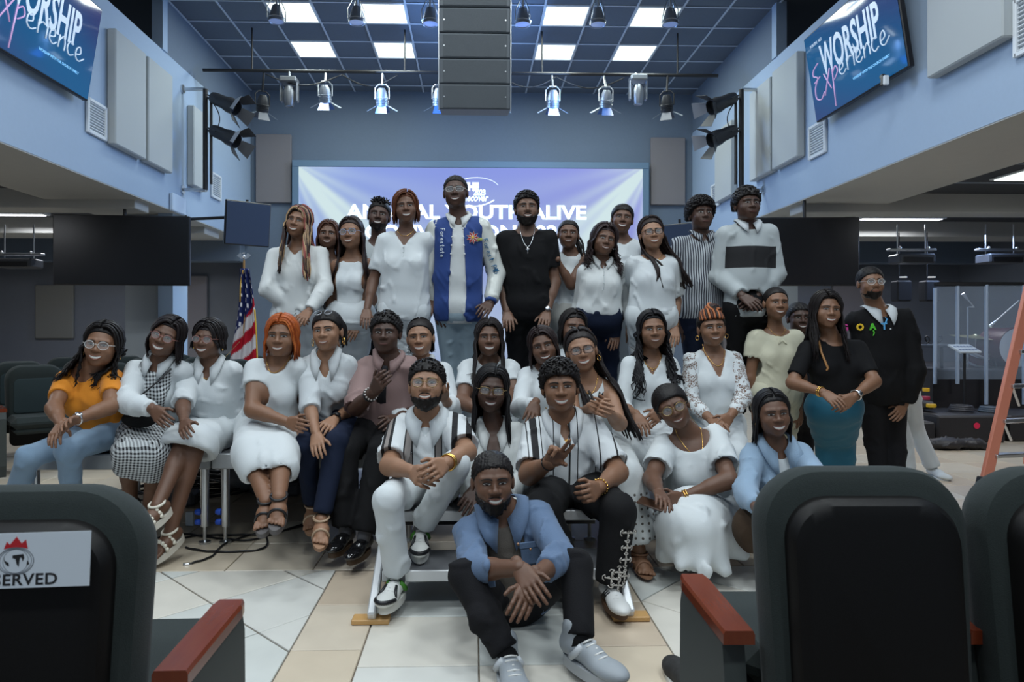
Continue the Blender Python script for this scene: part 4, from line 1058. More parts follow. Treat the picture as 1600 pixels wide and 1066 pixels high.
# vents
def vent(x, y, z, s, sg, label):
    t = thing('wall_vent', label, 'vent', (x, y, z), 'white air vents on the upper walls'); g = G()
    for a, b, c_, d_ in ((0, s / 2, s, .035), (0, -s / 2, s, .035), (s / 2, 0, .035, s + .03), (-s / 2, 0, .035, s + .03)): g.box((sg * -.02, a, b), (.03, c_, d_), .005)
    g.build('frame', WHITEP, parent=t); G().box((sg * -.004, 0, 0), (.006, s, s)).build('backing', mat('vent_backing', (.35, .40, .44), .8), parent=t)
    n = 11; me = G().box((0, 0, 0), (.018, s - .03, .010), .002, rot(0, .5 * sg, 0)).build('slat', WHITEP, mesh_only=True)
    for k in range(n): o = bpy.data.objects.new('slat', me); COL.objects.link(o); o.parent = t; o.location = (sg * -.014, 0, -s / 2 + s * (k + .8) / (n + .6))
vent(-XW, 7.38, 3.52, .34, -1, 'square white vent beside the hanging screen on the left wall')
vent(-XW, 10.75, 3.52, .36, -1, 'small white vent near the far end of the left wall')
vent(XW, 7.85, 3.50, .36, 1, 'square white vent beside the hanging screen on the right wall')
vent(XW, 11.2, 3.52, .36, 1, 'small white vent near the far end of the right wall')
vent(XW, 5.05 - .32, 3.50, .40, 1, 'white vent at the right edge of the photograph')
for sg, yy, lb in ((-1, 9.35, 'left'), (1, 9.9, 'right')):
    o = G().box((0, 0, 0), (.05, .42, .24), .01).build('access_box', mat('box_white', (.55, .66, .80), .5)); o.location = (sg * (XW - .03), yy, 2.98); tag(o, 'small pale box mounted at the lower edge of the %s wall' % lb, 'wall box')
# columns
sbox('column_left_1', -4.80, -4.32, 9.5, 9.9, 0, ZB, mat('column_grey', (.36, .40, .43), .8)); sbox('column_left_2', -4.32, -4.12, 9.42, 9.9, 0, ZB, mat('column_lit_blue', (.42, .55, .72), .7))  # bluish light on the column's edge is put into the narrow box's colour
sbox('column_right_1', 4.2, 4.6, 9.5, 9.9, 0, ZB, mat('column_grey', (.36, .40, .43), .8))
# ---- hanging televisions with the event picture
def strokes(txt_pts, x0, z0, sc): return [[(x0 + a * sc, 0, z0 + b * sc) for a, b in s] for s in txt_pts]
EXP = [[(.16, .95), (.02, .85), (.0, .72), (.10, .62), (.0, .42), (.0, .18), (.12, .1), (.22, .22)], [(.0, .55), (.16, .62)],
       [(.26, .62), (.40, .2)], [(.42, .66), (.22, .12)], [(.48, .6), (.44, -.25)], [(.47, .5), (.56, .62), (.60, .48), (.5, .34)],
       [(.66, .44), (.74, .5), (.72, .62), (.66, .56), (.65, .4), (.72, .33), (.80, .4)], [(.84, .6), (.84, .34)], [(.84, .5), (.90, .6), (.95, .58)],
       [(1.0, .6), (.99, .34)], [(1.0, .72), (1.0, .75)], [(1.06, .44), (1.14, .5), (1.12, .62), (1.06, .56), (1.05, .4), (1.12, .33), (1.18, .4)],
       [(1.23, .6), (1.22, .34)], [(1.23, .48), (1.30, .61), (1.34, .5), (1.34, .34)], [(1.50, .58), (1.43, .6), (1.39, .45), (1.44, .33), (1.52, .38)],
       [(1.58, .44), (1.66, .5), (1.64, .62), (1.58, .56), (1.57, .4), (1.64, .33), (1.74, .44)]]
def smoothp(p, n=5):
    p = np.array(p, float)
    if len(p) < 3: return p
    o = []
    q = np.vstack([p[0], p, p[-1]])
    for i in range(1, len(q) - 2):
        for t in np.linspace(0, 1, n, endpoint=False):
            a, b, c_, d = q[i - 1], q[i], q[i + 1], q[i + 2]; o.append(.5 * ((2 * b) + (c_ - a) * t + (2 * a - 5 * b + 4 * c_ - d) * t * t + (3 * b - a - 3 * c_ + d) * t ** 3))
    o.append(p[-1]); return np.array(o)
def event_tv(loc, Rm, w_, h_, label, name='television'):
    t = thing(name, label, 'television', (0, 0, 0)); M = Matrix(Rm.tolist()).to_4x4(); M.translation = Vector(loc); t.matrix_world = M
    G().box((0, .03, 0), (w_ + .03, .055, h_ + .03), .008).build('frame', BLK, parent=t)
    X, Z = screen_grid(60, 34); g = G(); g.add(np.stack([(X - .5) * w_, np.full(len(X), -.001), (Z - .5) * h_], 1), gridfaces(60, 34))
    b1 = np.array([.008, .10, .26]); b2 = np.array([.035, .045, .16]); f = np.clip(.5 + .5 * np.sin(X * 2.2 + Z * 3 - .6), 0, 1)[:, None]; g.build('display', attr_mat('tv_picture', .75, .06, .6) if 'tv_picture' not in bpy.data.materials else bpy.data.materials['tv_picture'], parent=t, cols=b1 * f + b2 * (1 - f))
    wm = mat('tv_white', (.55, .66, .78), .3, emit=.36); pm = mat('tv_pink', (.55, .34, .60), .3, emit=.38); lm = mat('tv_lightblue', (.2, .5, .8), .3, emit=.5)
    o = text_obj('WORSHIP', .30 * h_ / .93, (0, -.004, .10 * h_), RB, wm, 'lettering', .001, .006, .86, t); o.scale = (.80, 1.55, 1)
    g = G()
    for s in EXP: g.tube([(-.74 * w_ / 1.66 * 1 + a * .80 * w_ / 1.66, -.006, -.34 * h_ + b * .46 * h_ / .93) for a, b in smoothp(s)], .0065, 5, m=0 if s[0][0] < .6 else 1)
    g.build('script_lettering', [pm, wm], parent=t, smooth=True)
    text_obj('WORSHIP WITH THE CHURCH FAMILY', .035, (.18 * w_, -.004, -.30 * h_), RB, lm, 'caption', .0005, .001, 1, t)
    text_obj('YOUTH  NLI', .045, (-.36 * w_, -.004, .36 * h_), RB, wm, 'caption', .0005, .001, 1, t)
    text_obj('LIVE EXPERIENCE', .03, (.1 * w_, -.004, .43 * h_), RB, wm, 'caption', .0005, .001, 1, t)
    g = G(); g.box((0, .09, 0), (.5, .08, .4), .01); g.box((0, .06, -h_ / 2 + .02), (w_ * .9, .05, .05), .01); g.build('bracket', BLKM, parent=t); return t
# screen's local axes: x to the right seen from the front, -y out of the screen, z up
tiltd = math.radians(9)
Rl = rot(0, 0, math.pi / 2) @ rot(tiltd, 0, 0)
event_tv((-XW + .20, 6.2, 4.06), Rl, 1.62, .92, 'flat television with blue event picture hanging on the upper left wall')
Rr = rot(0, 0, -math.pi / 2) @ rot(tiltd, 0, 0)
event_tv((XW - .22, 6.80, 4.10), Rr, 1.62, .93, 'flat television with blue event picture hanging on the upper right wall')
t = thing('bracket_camera', 'small black and white clip device under the right hanging television', 'camera', (XW - .2, 6.25, 3.60)); g = G().box((0, 0, 0), (.06, .05, .10), .01).box((0, .03, .05), (.04, .05, .04), .008); g.build('body', BLK, parent=t); G().box((-.01, -.04, -.01), (.05, .03, .09), .008).build('cover', WHITEP, parent=t)
def plain_tv(loc, rz, w_, h_, label, tilt=0, col=(.010, .011, .014), wall=0):
    t = thing('television', label, 'television', loc); M = Matrix((rot(0, 0, rz) @ rot(tilt, 0, 0)).tolist()).to_4x4(); M.translation = Vector(loc); t.matrix_world = M
    G().box((0, .03, 0), (w_, .05, h_), .008).build('frame', BLK, parent=t); G().box((0, .002, 0), (w_ - .03, .006, h_ - .03), .002).build('display', mat('tv_off_%d' % int(col[2] * 1000), col, .28, spec=.35), parent=t)
    g = G().box((0, .09, 0), (.5, .07, .35), .01); g.tube([(0, .09, .1), (0, .09, max(h_ / 2 + .03, ZB - .01 - loc[2]))], .02, 8); g.build('bracket', BLKM, parent=t)
    if wall: Mi = M.inverted(); a_ = np.array(Mi @ Vector((wall, loc[1] + .25, loc[2] + .1))); G().tube([(0, .09, .1), a_], .022, 8).lathe([(0, 0), (.06, 0), (.06, .02), (0, .02)], a_, 12, rot(0, 1.57, 0)).build('wall_arm', BLKM, parent=t)
plain_tv(P(190, 391, 8.3), math.radians(4), 1.60, .86, 'large switched-off television hanging over the left aisle', 0)
plain_tv(P(1262, 393, 8.3), math.radians(-3), 1.26, .84, 'large switched-off television hanging behind the right of the group', 0)
plain_tv(P(388, 350, 9.3), math.radians(38), .62, .60, 'dark monitor angled inward under the left wall above the flag', math.radians(8), (.05, .07, .12), wall=-XW)
plain_tv(P(1060, 380, 9.8), math.radians(-38), .55, .56, 'dark monitor angled inward right of the video wall', math.radians(8), (.04, .055, .09), wall=XW)
# ---- line array
la = thing('line_array', 'column of stacked grey loudspeakers hanging from the ceiling centre', 'loudspeaker', (.02, 6.1, 0))
LAg = mat('loudspeaker_grey', (.085, .10, .115), .55, bump=.35, scale=260); cx, cy = P(742, 100, 6.0)[:2]; la.location = (cx, cy + .15, 0)
zz = 3.235; ang = math.radians(9)
for k in range(7):
    Rk = rot(ang - math.radians(1.5 * k), 0, 0); hh = .217; c_ = np.array([0, -.02 * k * .4, zz + hh / 2])
    e = G().box(c_, (.625, .36, hh - .008), .008, Rk).build('cabinet', LAg, parent=la)
    g = G()
    for sx in (-1, 1):
        g.box(c_ + Rk @ np.array([sx * .318, -.14, 0]), (.012, .03, hh), .002, Rk); g.tube([c_ + Rk @ np.array([sx * .27, -.180, .0]), c_ + Rk @ np.array([sx * .27, -.186, .0])], .007, 8)
    g.build('rigging', STEEL, parent=e); G().box(c_ + Rk @ np.array([0, -.181, 0]), (.56, .004, hh - .03), .001, Rk).build('grille', mat('grille_grey', (.075, .088, .10), .7, bump=.9, scale=700), parent=e); zz += hh
g = G(); g.tube([(-.2, 0, zz), (-.2, 0, ZC + .1)], .012, 6); g.tube([(.2, 0, zz), (.2, 0, ZC + .1)], .012, 6); g.box((0, 0, zz + .03), (.66, .3, .05), .01); g.build('flying_frame', BLKM, parent=la)
# ---- lighting bar and fixtures
bar = G().tube([(-3.9, 9.9, 5.02), (3.6, 9.9, 5.02)], .025, 8)
for x in (-3.2, -1.0, 1.0, 3.0): bar.tube([(x, 9.9, 5.02), (x, 9.9, ZC)], .012, 6)
tag(bar.build('lighting_bar', BLKM, smooth='auto'), 'long dark pipe under the ceiling carrying the stage lights', 'pipe')
g = G()
for a, b in ((-3.0, -1.9), (-1.9, -1.1), (1.2, 2.2), (.4, 1.2)):
    t = np.linspace(0, 1, 12); g.tube([(a + (b - a) * q, 9.86, 4.96 - .16 * math.sin(math.pi * q)) for q in t], .010, 5)
tag(g.build('cable', BLKM, smooth=True), 'sagging power cables looped under the lighting bar', 'cable')
GEL = mat('lens_blue_glass', (.05, .13, .42), .2, spec=.7); BARN = mat('barn_door_metal', (.30, .34, .38), .5, metal=.2); SH = mat('fixture_silver', (.30, .33, .38), .4, metal=.8); DK = mat('fixture_dark', (.03, .032, .038), .45, metal=.3); BARND = mat('barn_door_dark', (.06, .07, .10), .5)
def par(loc, label, dark=False, rz=0, tilt=.35, parent=None, bc=None):
    t = thing('stage_light', label, 'stage light', loc, 'stage lights under the ceiling', rz); bm = DK if dark else SH
    tz_ = max(.24, 5.03 - loc[2]); g = G(); g.tube([(0, 9.9 - loc[1], tz_), (0, 9.9 - loc[1], tz_ - .05), (0, 0, .20)], .016, 8); g.tube([(-.10, 0, -.0), (-.10, 0, .16), (-.05, 0, .21), (.05, 0, .21), (.10, 0, .16), (.10, 0, 0)], .009, 6); g.build('yoke', BLKM if dark else STEEL, parent=t, smooth='auto')
    R_ = rot(tilt, 0, 0)
    g = G().lathe([(0, .15), (.045, .15), (.07, .10), (.085, .03), (.09, -.09), (.086, -.09), (.08, -.03), (0, -.03)], (0, 0, 0), 20, R_)
    for k in range(4): g.lathe([(.088, .02 - k * .022), (.096, .016 - k * .022), (.088, .010 - k * .022)], (0, 0, 0), 20, R_)
    g.build('housing', bm, parent=t, smooth='auto'); G().lathe([(0, -.078), (.082, -.075), (.082, -.068), (0, -.068)], (0, 0, 0), 20, R_).build('lens', GEL, parent=t)
    for k, (dx, dy) in enumerate(((1, 0), (-1, 0), (0, -1), (0, 1))):
        wv = np.array([-dy, dx, 0.]); o_ = np.array([dx * .085, dy * .085, -.09]); dn = nrm(np.array([dx, dy, -.55 if dx else -.9])); L = .15
        V = [o_ - wv * .06, o_ + wv * .06, o_ + wv * .085 + dn * L, o_ - wv * .085 + dn * L]; n_ = nrm(np.cross(wv, dn)) * .004
        V = [R_ @ p for p in V] + [R_ @ (p + n_) for p in V]
        G().addl(V, [(0, 1, 2, 3), (7, 6, 5, 4), (0, 4, 5, 1), (1, 5, 6, 2), (2, 6, 7, 3), (3, 7, 4, 0)]).build('barn_door', (bc or (BARN if k < 2 else (GEL if not dark else BARND))) , parent=t)
    return t
def atz(px, py, d): return tuple(P(px, py, d))
pls = [((343 + 165, 150), 0, 'silver stage light with pale barn doors, leftmost silver one on the bar'), ((597, 155), 0, 'silver stage light with barn doors, second along the bar'), ((686, 155), 0, 'stage light with barn doors just left of the hanging loudspeakers'), ((776, 158), 0, 'stage light mostly hidden behind the lowest hanging loudspeaker'), ((864, 158), 0, 'silver stage light with barn doors first right of the loudspeakers'), ((947, 158), 0, 'blue-lensed stage light with barn doors second right of the loudspeakers')]
for (px, py), rz, lb in pls: par(atz(px, py, 9.8), lb, False, rz)
par(atz(410, 165, 9.9), 'dark stage light at the left end of the bar', True, .5)
par(atz(1042, 165, 9.9), 'dark stage light at the right end of the bar', True, -.4)
def moving_head(loc, label, m):
    t = thing('moving_head_light', label, 'stage light', loc, 'stage lights under the ceiling')
    G().box((0, 0, .20), (.24, .2, .08), .015).tube([(0, 9.9 - loc[1], max(.26, 5.03 - loc[2])), (0, 0, .22)], .02, 8).build('base', m, parent=t)
    g = G(); 
    for sx in (-1, 1): g.box((sx * .115, 0, .03), (.03, .10, .28), .012)
    g.build('yoke', m, parent=t); g = G().lathe([(0, .12), (.06, .11), (.085, .03), (.08, -.10), (.06, -.17), (.052, -.17), (0, -.15)], (0, 0, 0), 18); g.build('housing', m, parent=t, smooth='auto'); G().lathe([(0, -.162), (.05, -.16), (.05, -.155), (0, -.155)], (0, 0, 0), 16).build('lens', mat('lens_glass', (.25, .4, .7), .1, spec=.8), parent=t)
moving_head(atz(452, 148, 9.8), 'dark silver moving-head light near the left end of the bar', mat('fixture_grey', (.16, .17, .19), .4, metal=.5))
moving_head(atz(997, 145, 9.8), 'bright silver moving-head light near the right end of the bar', SH)
for k, (px, py, lb) in enumerate(((432, 28, 'leftmost'), (557, 30, 'second from the left'), (672, 32, 'just left of the hanging loudspeakers'), (817, 33, 'just right of the hanging loudspeakers'), (934, 33, 'second from the right'), (1047, 33, 'rightmost'))):
    loc = atz(px, py, 8.4); t = thing('par_can', 'round silver can light at the top edge, ' + lb, 'stage light', loc, 'round can lights at the top edge')
    g = G().lathe([(0, .16), (.05, .15), (.07, .08), (.092, .0), (.1, -.05), (.094, -.05), (.08, 0), (0, .0)], n=20); g.lathe([(.1, .0), (.108, -.008), (.1, -.016)], n=20); g.build('housing', SH, parent=t, smooth='auto')
    G().lathe([(0, -.045), (.092, -.04), (.092, -.03), (0, -.03)], n=20).build('lens', mat('lens_pale_blue', (.32, .45, .85), .15, emit=.15), parent=t)
    g = G()
    for a in range(4): q = a * math.pi / 2 + .6; g.tube([(.115 * math.cos(q), .115 * math.sin(q), -.02), (.12 * math.cos(q), .12 * math.sin(q), .10), (.05 * math.cos(q), .05 * math.sin(q), .24)], .006, 5)
    g.tube([(0, 0, .14), (0, 0, .34)], .014, 6); g.build('cage', STEEL, parent=t, smooth='auto')
tag(G().tube([(-3.9, 8.5, 5.52), (3.9, 8.5, 5.52)], .025, 8).build('lighting_bar', BLKM), 'upper pipe at the top edge carrying the round can lights', 'pipe')
# ---- wall light stands
def tree(sg, y, label):
    x = sg * (XW - .32); t = thing('light_stand', label, 'light stand', (x, y, 0))
    g = G(); g.tube([(0, 0, 3.22), (0, 0, 4.62)], .035, 10); g.tube([(-sg * .08, 0, 3.30), (-sg * .08, 0, 4.5)], .02, 8); g.build('pole', BLKM, parent=t, smooth='auto')
    g = G()
    for z in (3.22, 4.62): g.tube([(0, 0, z), (sg * .32, 0, z)], .025, 8); g.lathe([(.06, -.012), (.06, .012), (0, .012)], (sg * .31, 0, z), 12, rot(0, math.pi / 2, 0))
    g.build('bracket', STEEL, parent=t, smooth='auto')
    for k, (z, lb) in enumerate(((4.50, 'upper'), (4.05, 'lower'))):
        g = G(); dx = -sg
        a0 = np.array([dx * .10, -.05, z]); dd = nrm(np.array([dx * .85, -.25, -.42])); e1 = nrm(np.cross(dd, [0, 0, 1])); e2 = np.cross(e1, dd); R_ = np.stack([e1, e2, dd], 1)
        s_ = bpy.data.objects.new('spotlight', None); 
        g.tube([(0, 0, z), a0 + dd * .12], .015, 6); g.tube([a0 + dd * .18 + e1 * .13 + e2 * 0, a0 + dd * .02 + e1 * .10 - e2 * .0, a0 - e1 * .10 + dd * .02, a0 + dd * .18 - e1 * .13], .010, 6)
        y_ = g.build('spotlight', DK, parent=t, smooth='auto', label=lb + ' spotlight')
        G().lathe([(0, .0), (.07, .0), (.085, .06), (.09, .22), (.11, .30), (.11, .42), (.10, .42), (.09, .34), (0, .33)], a0 + dd * .02, 18, R_).build('housing', DK, parent=y_, smooth='auto')
        for q in range(4):
            an = q * math.pi / 2 + .3; r_ = e1 * math.cos(an) + e2 * math.sin(an); w_ = np.cross(dd, r_); o_ = a0 + dd * .44 + r_ * .10; dn = nrm(dd * .8 + r_ * .6); V = [o_ - w_ * .07, o_ + w_ * .07, o_ + w_ * .11 + dn * .18, o_ - w_ * .11 + dn * .18]; n_ = nrm(np.cross(w_, dn)) * .004
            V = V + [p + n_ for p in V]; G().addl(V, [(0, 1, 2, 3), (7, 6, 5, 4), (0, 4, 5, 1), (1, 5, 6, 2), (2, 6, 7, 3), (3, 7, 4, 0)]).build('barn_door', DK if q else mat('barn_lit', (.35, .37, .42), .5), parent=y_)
    g = G(); tt = np.linspace(0, 1, 12); g.tube([(dx_ * .0 - sg * (.1 + .12 * math.sin(3 * q)), -.06, 4.45 - .5 * q) for q in tt for dx_ in (1,)], .008, 5); g.build('cable', BLK, parent=t, smooth=True)
tree(-1, 9.55, 'black vertical pipe with two barn-door spotlights beside the left wall panels'); tree(1, 9.35, 'black vertical pipe with two barn-door spotlights beside the right wall panels')
# ---- flag
f = thing('flag', 'United States flag with gold fringe hanging on an indoor pole', 'flag', (P(385, 600, 8.2)[0], 8.2, 0)); GD = mat('gold_fringe', (.75, .45, .06), .6, metal=.2)
g = G().tube([(0, 0, 0), (0, 0, 2.10)], .013, 8); g.lathe([(0, 0), (.14, 0), (.15, .02), (.05, .05), (.02, .09), (0, .09)], (0, 0, 0), 20); g.build('pole', mat('brass_wood', (.35, .18, .05), .4), parent=f, smooth='auto')
g = G(); g.sphere((0, 0, 2.14), (.02, .015, .03), 8); 
for sx in (-1, 1): g.addl([(0, 0, 2.13), (sx * .04, 0, 2.19), (sx * .085, 0, 2.16), (sx * .05, 0, 2.13), (sx * .02, 0, 2.115)], [(0, 1, 2, 3, 4)]); g.addl([(0, .01, 2.13), (sx * .04, .01, 2.19), (sx * .085, .01, 2.16), (sx * .05, .01, 2.13), (sx * .02, .01, 2.115)], [(4, 3, 2, 1, 0)])
g.sphere((0, -.01, 2.185), .013, 8); g.build('eagle', SILV(), parent=f)
nu, nv = 60, 90; U, V_ = np.meshgrid(np.linspace(0, 1, nu), np.linspace(0, 1, nv)); u_, v_ = U.ravel(), V_.ravel()
wd = .10 + .20 * v_; fold = np.sin(u_ * 17 + v_ * 3) * .035 * (1 - .3 * v_); px_ = (u_ - .5) * wd * 1.25 + .02 * np.sin(v_ * 5) + .02; pz_ = 2.0 - v_ * 1.35 - .10 * u_ * v_; py_ = fold - .03
diag = u_ * 1.0 + (v_ - .0) * 1.9; cols_ = np.zeros((len(u_), 3)); stripe = (np.floor((v_ * 9 + u_ * 2.2)) % 2)[:, None]
cols_[:] = np.array([.42, .01, .025]) * (1 - stripe) + np.array([.62, .60, .62]) * stripe
canton = (v_ < .52 - .35 * (u_ - .2)); cols_[canton] = (.012, .02, .10)
star = canton & ((np.sin(u_ * 34) > .55) & (np.sin(v_ * 75 + (np.floor(u_ * 5.4) % 2) * 3.14) > .45)); cols_[star] = (.75, .75, .8)
g = G(); g.add(np.stack([px_, py_, pz_], 1), gridfaces(nu, nv)); cl = g.build('cloth', attr_mat('flag_cloth', 0, .8, .2), parent=f, smooth=True, cols=cols_); so = cl.modifiers.new('t', 'SOLIDIFY'); so.thickness = .004
g = G(); k = np.arange(nv) * nu + nu - 1; g.tube(np.stack([px_[k], py_[k] - .01, pz_[k]], 1)[30::3], .010, 5); g.tube([(0, -.05, 1.98), (-.02, -.06, 1.8), (-.025, -.06, 1.6)], .010, 6); g.build('fringe', GD, parent=f, smooth=True)
# ---------------------------------------------------------------- stage deck and steps
DECKZ = .54; DF = 3.98
CARP = mat('deck_top_grey', (.10, .105, .115), .85, bump=.3, scale=120); EDGE = mat('deck_edge_grey', (.38, .40, .42), .45, metal=.5); KN = mat('knob_blue', (.02, .09, .55), .35)
decks = [(-2.62, -1.53), (-1.52, -.45), (-.44, .63), (.64, 1.72)]
dn_ = ['leftmost, under the woman in the orange shirt', 'second from the left, under the woman with orange hair', 'behind the front steps', 'rightmost, behind the kneeling woman']
for k, (a, b) in enumerate(decks):
    for r_, (ya, yb) in enumerate(((DF, 5.2), (5.21, 6.45))):
        t = thing('stage_deck', 'grey portable stage deck, %s%s' % ('front row, ' if r_ == 0 else 'rear row, ', dn_[k]), 'stage deck', ((a + b) / 2, (ya + yb) / 2, 0), 'portable stage decks')
        w_, d_ = b - a, yb - ya
        G().box((0, 0, DECKZ - .012), (w_ - .03, d_ - .03, .024), .003).build('top', CARP, parent=t); g = G()
        for c_, s_ in (((0, -d_ / 2 + .015, DECKZ - .045), (w_, .03, .09)), ((0, d_ / 2 - .015, DECKZ - .045), (w_, .03, .09)), ((-w_ / 2 + .015, 0, DECKZ - .045), (.03, d_ - .06, .09)), ((w_ / 2 - .015, 0, DECKZ - .045), (.03, d_ - .06, .09))): g.box(c_, s_, .006)
        g.build('frame', EDGE, parent=t)
        for sx in (-1, 1):
            for sy in (-1, 1):
                lx, ly = sx * (w_ / 2 - .055), sy * (d_ / 2 - .07)
                l = G().tube([(lx, ly, .10), (lx, ly, DECKZ - .09)], .024, 12).build('leg', STEEL, parent=t, smooth='auto')
                G().tube([(lx, ly, .015), (lx, ly, .12)], .011, 8).lathe([(0, 0), (.035, 0), (.035, .012), (.012, .02), (0, .02)], (lx, ly, 0), 14).build('foot', STEEL, parent=l, smooth='auto')
                g = G()
                for z in (.125, .185): g.lathe([(0, -.02), (.014, -.02), (.019, -.008), (.019, .012), (0, .012)], (lx - .035, ly, z), 10, rot(0, math.pi / 2, 0))
                g.build('knob', KN, parent=l)
st = thing('stage_steps', 'portable aluminium steps with two treads against the stage front', 'steps', (.12, 3.4, 0)); TRD = mat('tread_grey', (.14, .145, .155), .7, bump=.3, scale=150); SA = mat('stringer_paint', (.70, .72, .74), .35, metal=.4)
for k, (z, yc) in enumerate(((.18, 3.20), (.36, 3.52))):
    G().box((0, yc - 3.4, z - .02), (1.06, .28, .035), .005).build('tread', TRD, parent=st); G().box((0, yc - 3.4 - .145, z - .028), (1.06, .012, .05), .003).build('nosing', SA, parent=st); G().box((0, yc - 3.4 + .10, z - .09), (1.06, .012, .10), .002).build('riser', BLK, parent=st)
for sx in (-1, 1):
    a0 = np.array([sx * .555, 2.90 - 3.4, .03]); a1 = np.array([sx * .555, 3.80 - 3.4, .52]); d = nrm(a1 - a0); e = np.cross([1., 0, 0], d)
    G().box((a0 + a1) / 2, (.035, np.linalg.norm(a1 - a0), .055), .006, np.stack([[1, 0, 0], d, e], 1)).build('stringer', SA, parent=st)
    G().box((sx * .56, 2.93 - 3.4, .012), (.16, .07, .022), .004).build('foot_pad', mat('wood_pad', (.55, .32, .12), .5), parent=st); g = G(); g.tube([(sx * .54, -.40, .05), (sx * .54, -.1, .02), (sx * .54, -.1, .22)], .009, 6); g.build('brace', mat('brace_copper', (.45, .24, .12), .4, metal=.5), parent=st)
# ---------------------------------------------------------------- auditorium chairs
SHELL = mat('seat_shell_black', (.004, .0036, .0036), .48, bump=.12, scale=500, spec=.22); UPH = mat('seat_fabric_green', (.012, .019, .018), .9, bump=.35, scale=420, sheen=.04, var=.12); WOOD = None
def wood_b(nt, x, y, z): 
    n = nt.nodes.new('ShaderNodeTexNoise'); n.inputs['Scale'].default_value = 9; n.inputs['Detail'].default_value = 5; m_ = nt.nodes.new('ShaderNodeMapping'); tc = nt.nodes.new('ShaderNodeTexCoord'); nt.links.new(tc.outputs['Object'], m_.inputs[0]); m_.inputs['Scale'].default_value = (9, .8, 2); nt.links.new(m_.outputs[0], n.inputs['Vector']); return [(n.outputs['Fac'], (.17, .036, .012))]
WOOD = pattern_mat('cherry_wood', (.13, .020, .008), wood_b, .16, .02); SIDE = mat('armrest_panel_grey', (.035, .044, .042), .6)
def rrect(w, z0, z1, r, top_r, n=8, taper=1.0):
    """outline in x,z: bottom corners r, top corners top_r; taper narrows the bottom"""
    pts = []
    for cx, cz, rr, a0 in ((w / 2 - top_r, z1 - top_r, top_r, 0), (-w / 2 + top_r, z1 - top_r, top_r, 90), (-w / 2 + r, z0 + r, r, 180), (w / 2 - r, z0 + r, r, 270)):
        for i in range(n + 1):
            a = math.radians(a0 + 90 * i / n); x, z = cx + rr * math.cos(a), cz + rr * math.sin(a); k = (z - z0) / (z1 - z0); pts.append([x * (taper + (1 - taper) * k), z])
    return np.array(pts)
def slab(g, out, layers, curve=0, m=0):
    """layers: (y, inset); outline scaled inwards per layer"""
    c = out.mean(0); V = []; n = len(out)
    for y, ins in layers:
        d = out - c; L = np.linalg.norm(d, axis=1, keepdims=True); q = c + d * (1 - ins / L); V += [(a, y + curve * (a / .25) ** 2, b) for a, b in q]
    f = [(j * n + i, j * n + (i + 1) % n, (j + 1) * n + (i + 1) % n, (j + 1) * n + i) for j in range(len(layers) - 1) for i in range(n)] + [tuple(range(n))[::-1], tuple(range((len(layers) - 1) * n, len(layers) * n))]
    g.addl(V, [x[::-1] for x in f], m)
def seat(label, loc, rz, arms=(1, 1), group='green auditorium chairs', lean=.10):
    t = thing('auditorium_chair', label, 'chair', loc, group, rz); Rl = rot(-lean, 0, 0)
    def tr(g, dy=0, dz=0):
        for i in range(len(g.v)): g.v[i] = (g.v[i] - [0, 0, .45]) @ Rl.T + [0, dy, .45 + dz]
        return g
    out = rrect(.462, .40, .950, .05, .135, 9, .93); g = G(); slab(g, out, [(.00, .030), (.012, .008), (.03, .0), (.07, .0), (.10, .010), (.118, .035), (.122, .09)]); tr(g).build('backrest', UPH, parent=t, smooth='auto')
    out2 = rrect(.375, .20, .892, .05, .095, 9, .96); g = G(); slab(g, out2, [(-.042, .042), (-.036, .018), (-.020, .004), (.004, .0), (.02, .0)]); tr(g).build('back_shell', SHELL, parent=t, smooth='auto')
    g = G()
    for b in ((0, .155, .0),): pass
    out3 = rrect(.34, .52, .84, .03, .05, 6); g = G(); slab(g, out3, [(.118, 0), (.128, .008), (.131, .03)]); tr(g).build('back_cushion', mat('seat_inset', (.02, .035, .038), .9, bump=.35, scale=420), parent=t, smooth='auto')
    g = G(); g.box((0, .33, .455), (.45, .42, .10), .04); g.box((0, .33, .385), (.40, .36, .05), .02); g.build('seat', UPH, parent=t, smooth='auto')
    for sx, on in ((-1, arms[0]), (1, arms[1])):
        if not on: continue
        x = sx * .275; prof = [(.02, .0), (.34, 0), (.37, .10), (.36, .50), (.34, .555), (.02, .555), (-.03, .3)]
        Ry = np.array([[0, 1, 0], [1, 0, 0], [0, 0, 1.]]); g = G(); g.prism(prof, .05, Ry, (x, .08, 0)); a = g.build('arm_panel', SIDE, parent=t)
        g = G(); out4 = np.array([(-.035, -.02), (.035, -.02), (.038, .30), (.032, .335), (-.032, .335), (-.038, .30)]); V = [(x + p * k, .08 + q, z) for z, k in ((.555, 1), (.578, 1), (.586, .88)) for p, q in out4]
        fl_ = [(j * 6 + i, j * 6 + (i + 1) % 6, (j + 1) * 6 + (i + 1) % 6, (j + 1) * 6 + i) for j in range(2) for i in range(6)] + [tuple(range(5, -1, -1)), tuple(range(12, 18))]; g.addl(V, fl_); g.build('armrest', WOOD, parent=a)
    return t
s1 = seat('near auditorium chair at the left edge with a reserved sign on its back', (-.868, 1.28, 0), math.radians(1), (1, 1))
s2_ = seat('near auditorium chair right of centre seen from behind, with a bare black back', (.862, 1.42, 0), math.radians(-1.5), (1, 1))
s3 = seat('near auditorium chair cut off by the right edge of the photograph', (1.345, 1.40, 0), math.radians(-3), (0, 1))
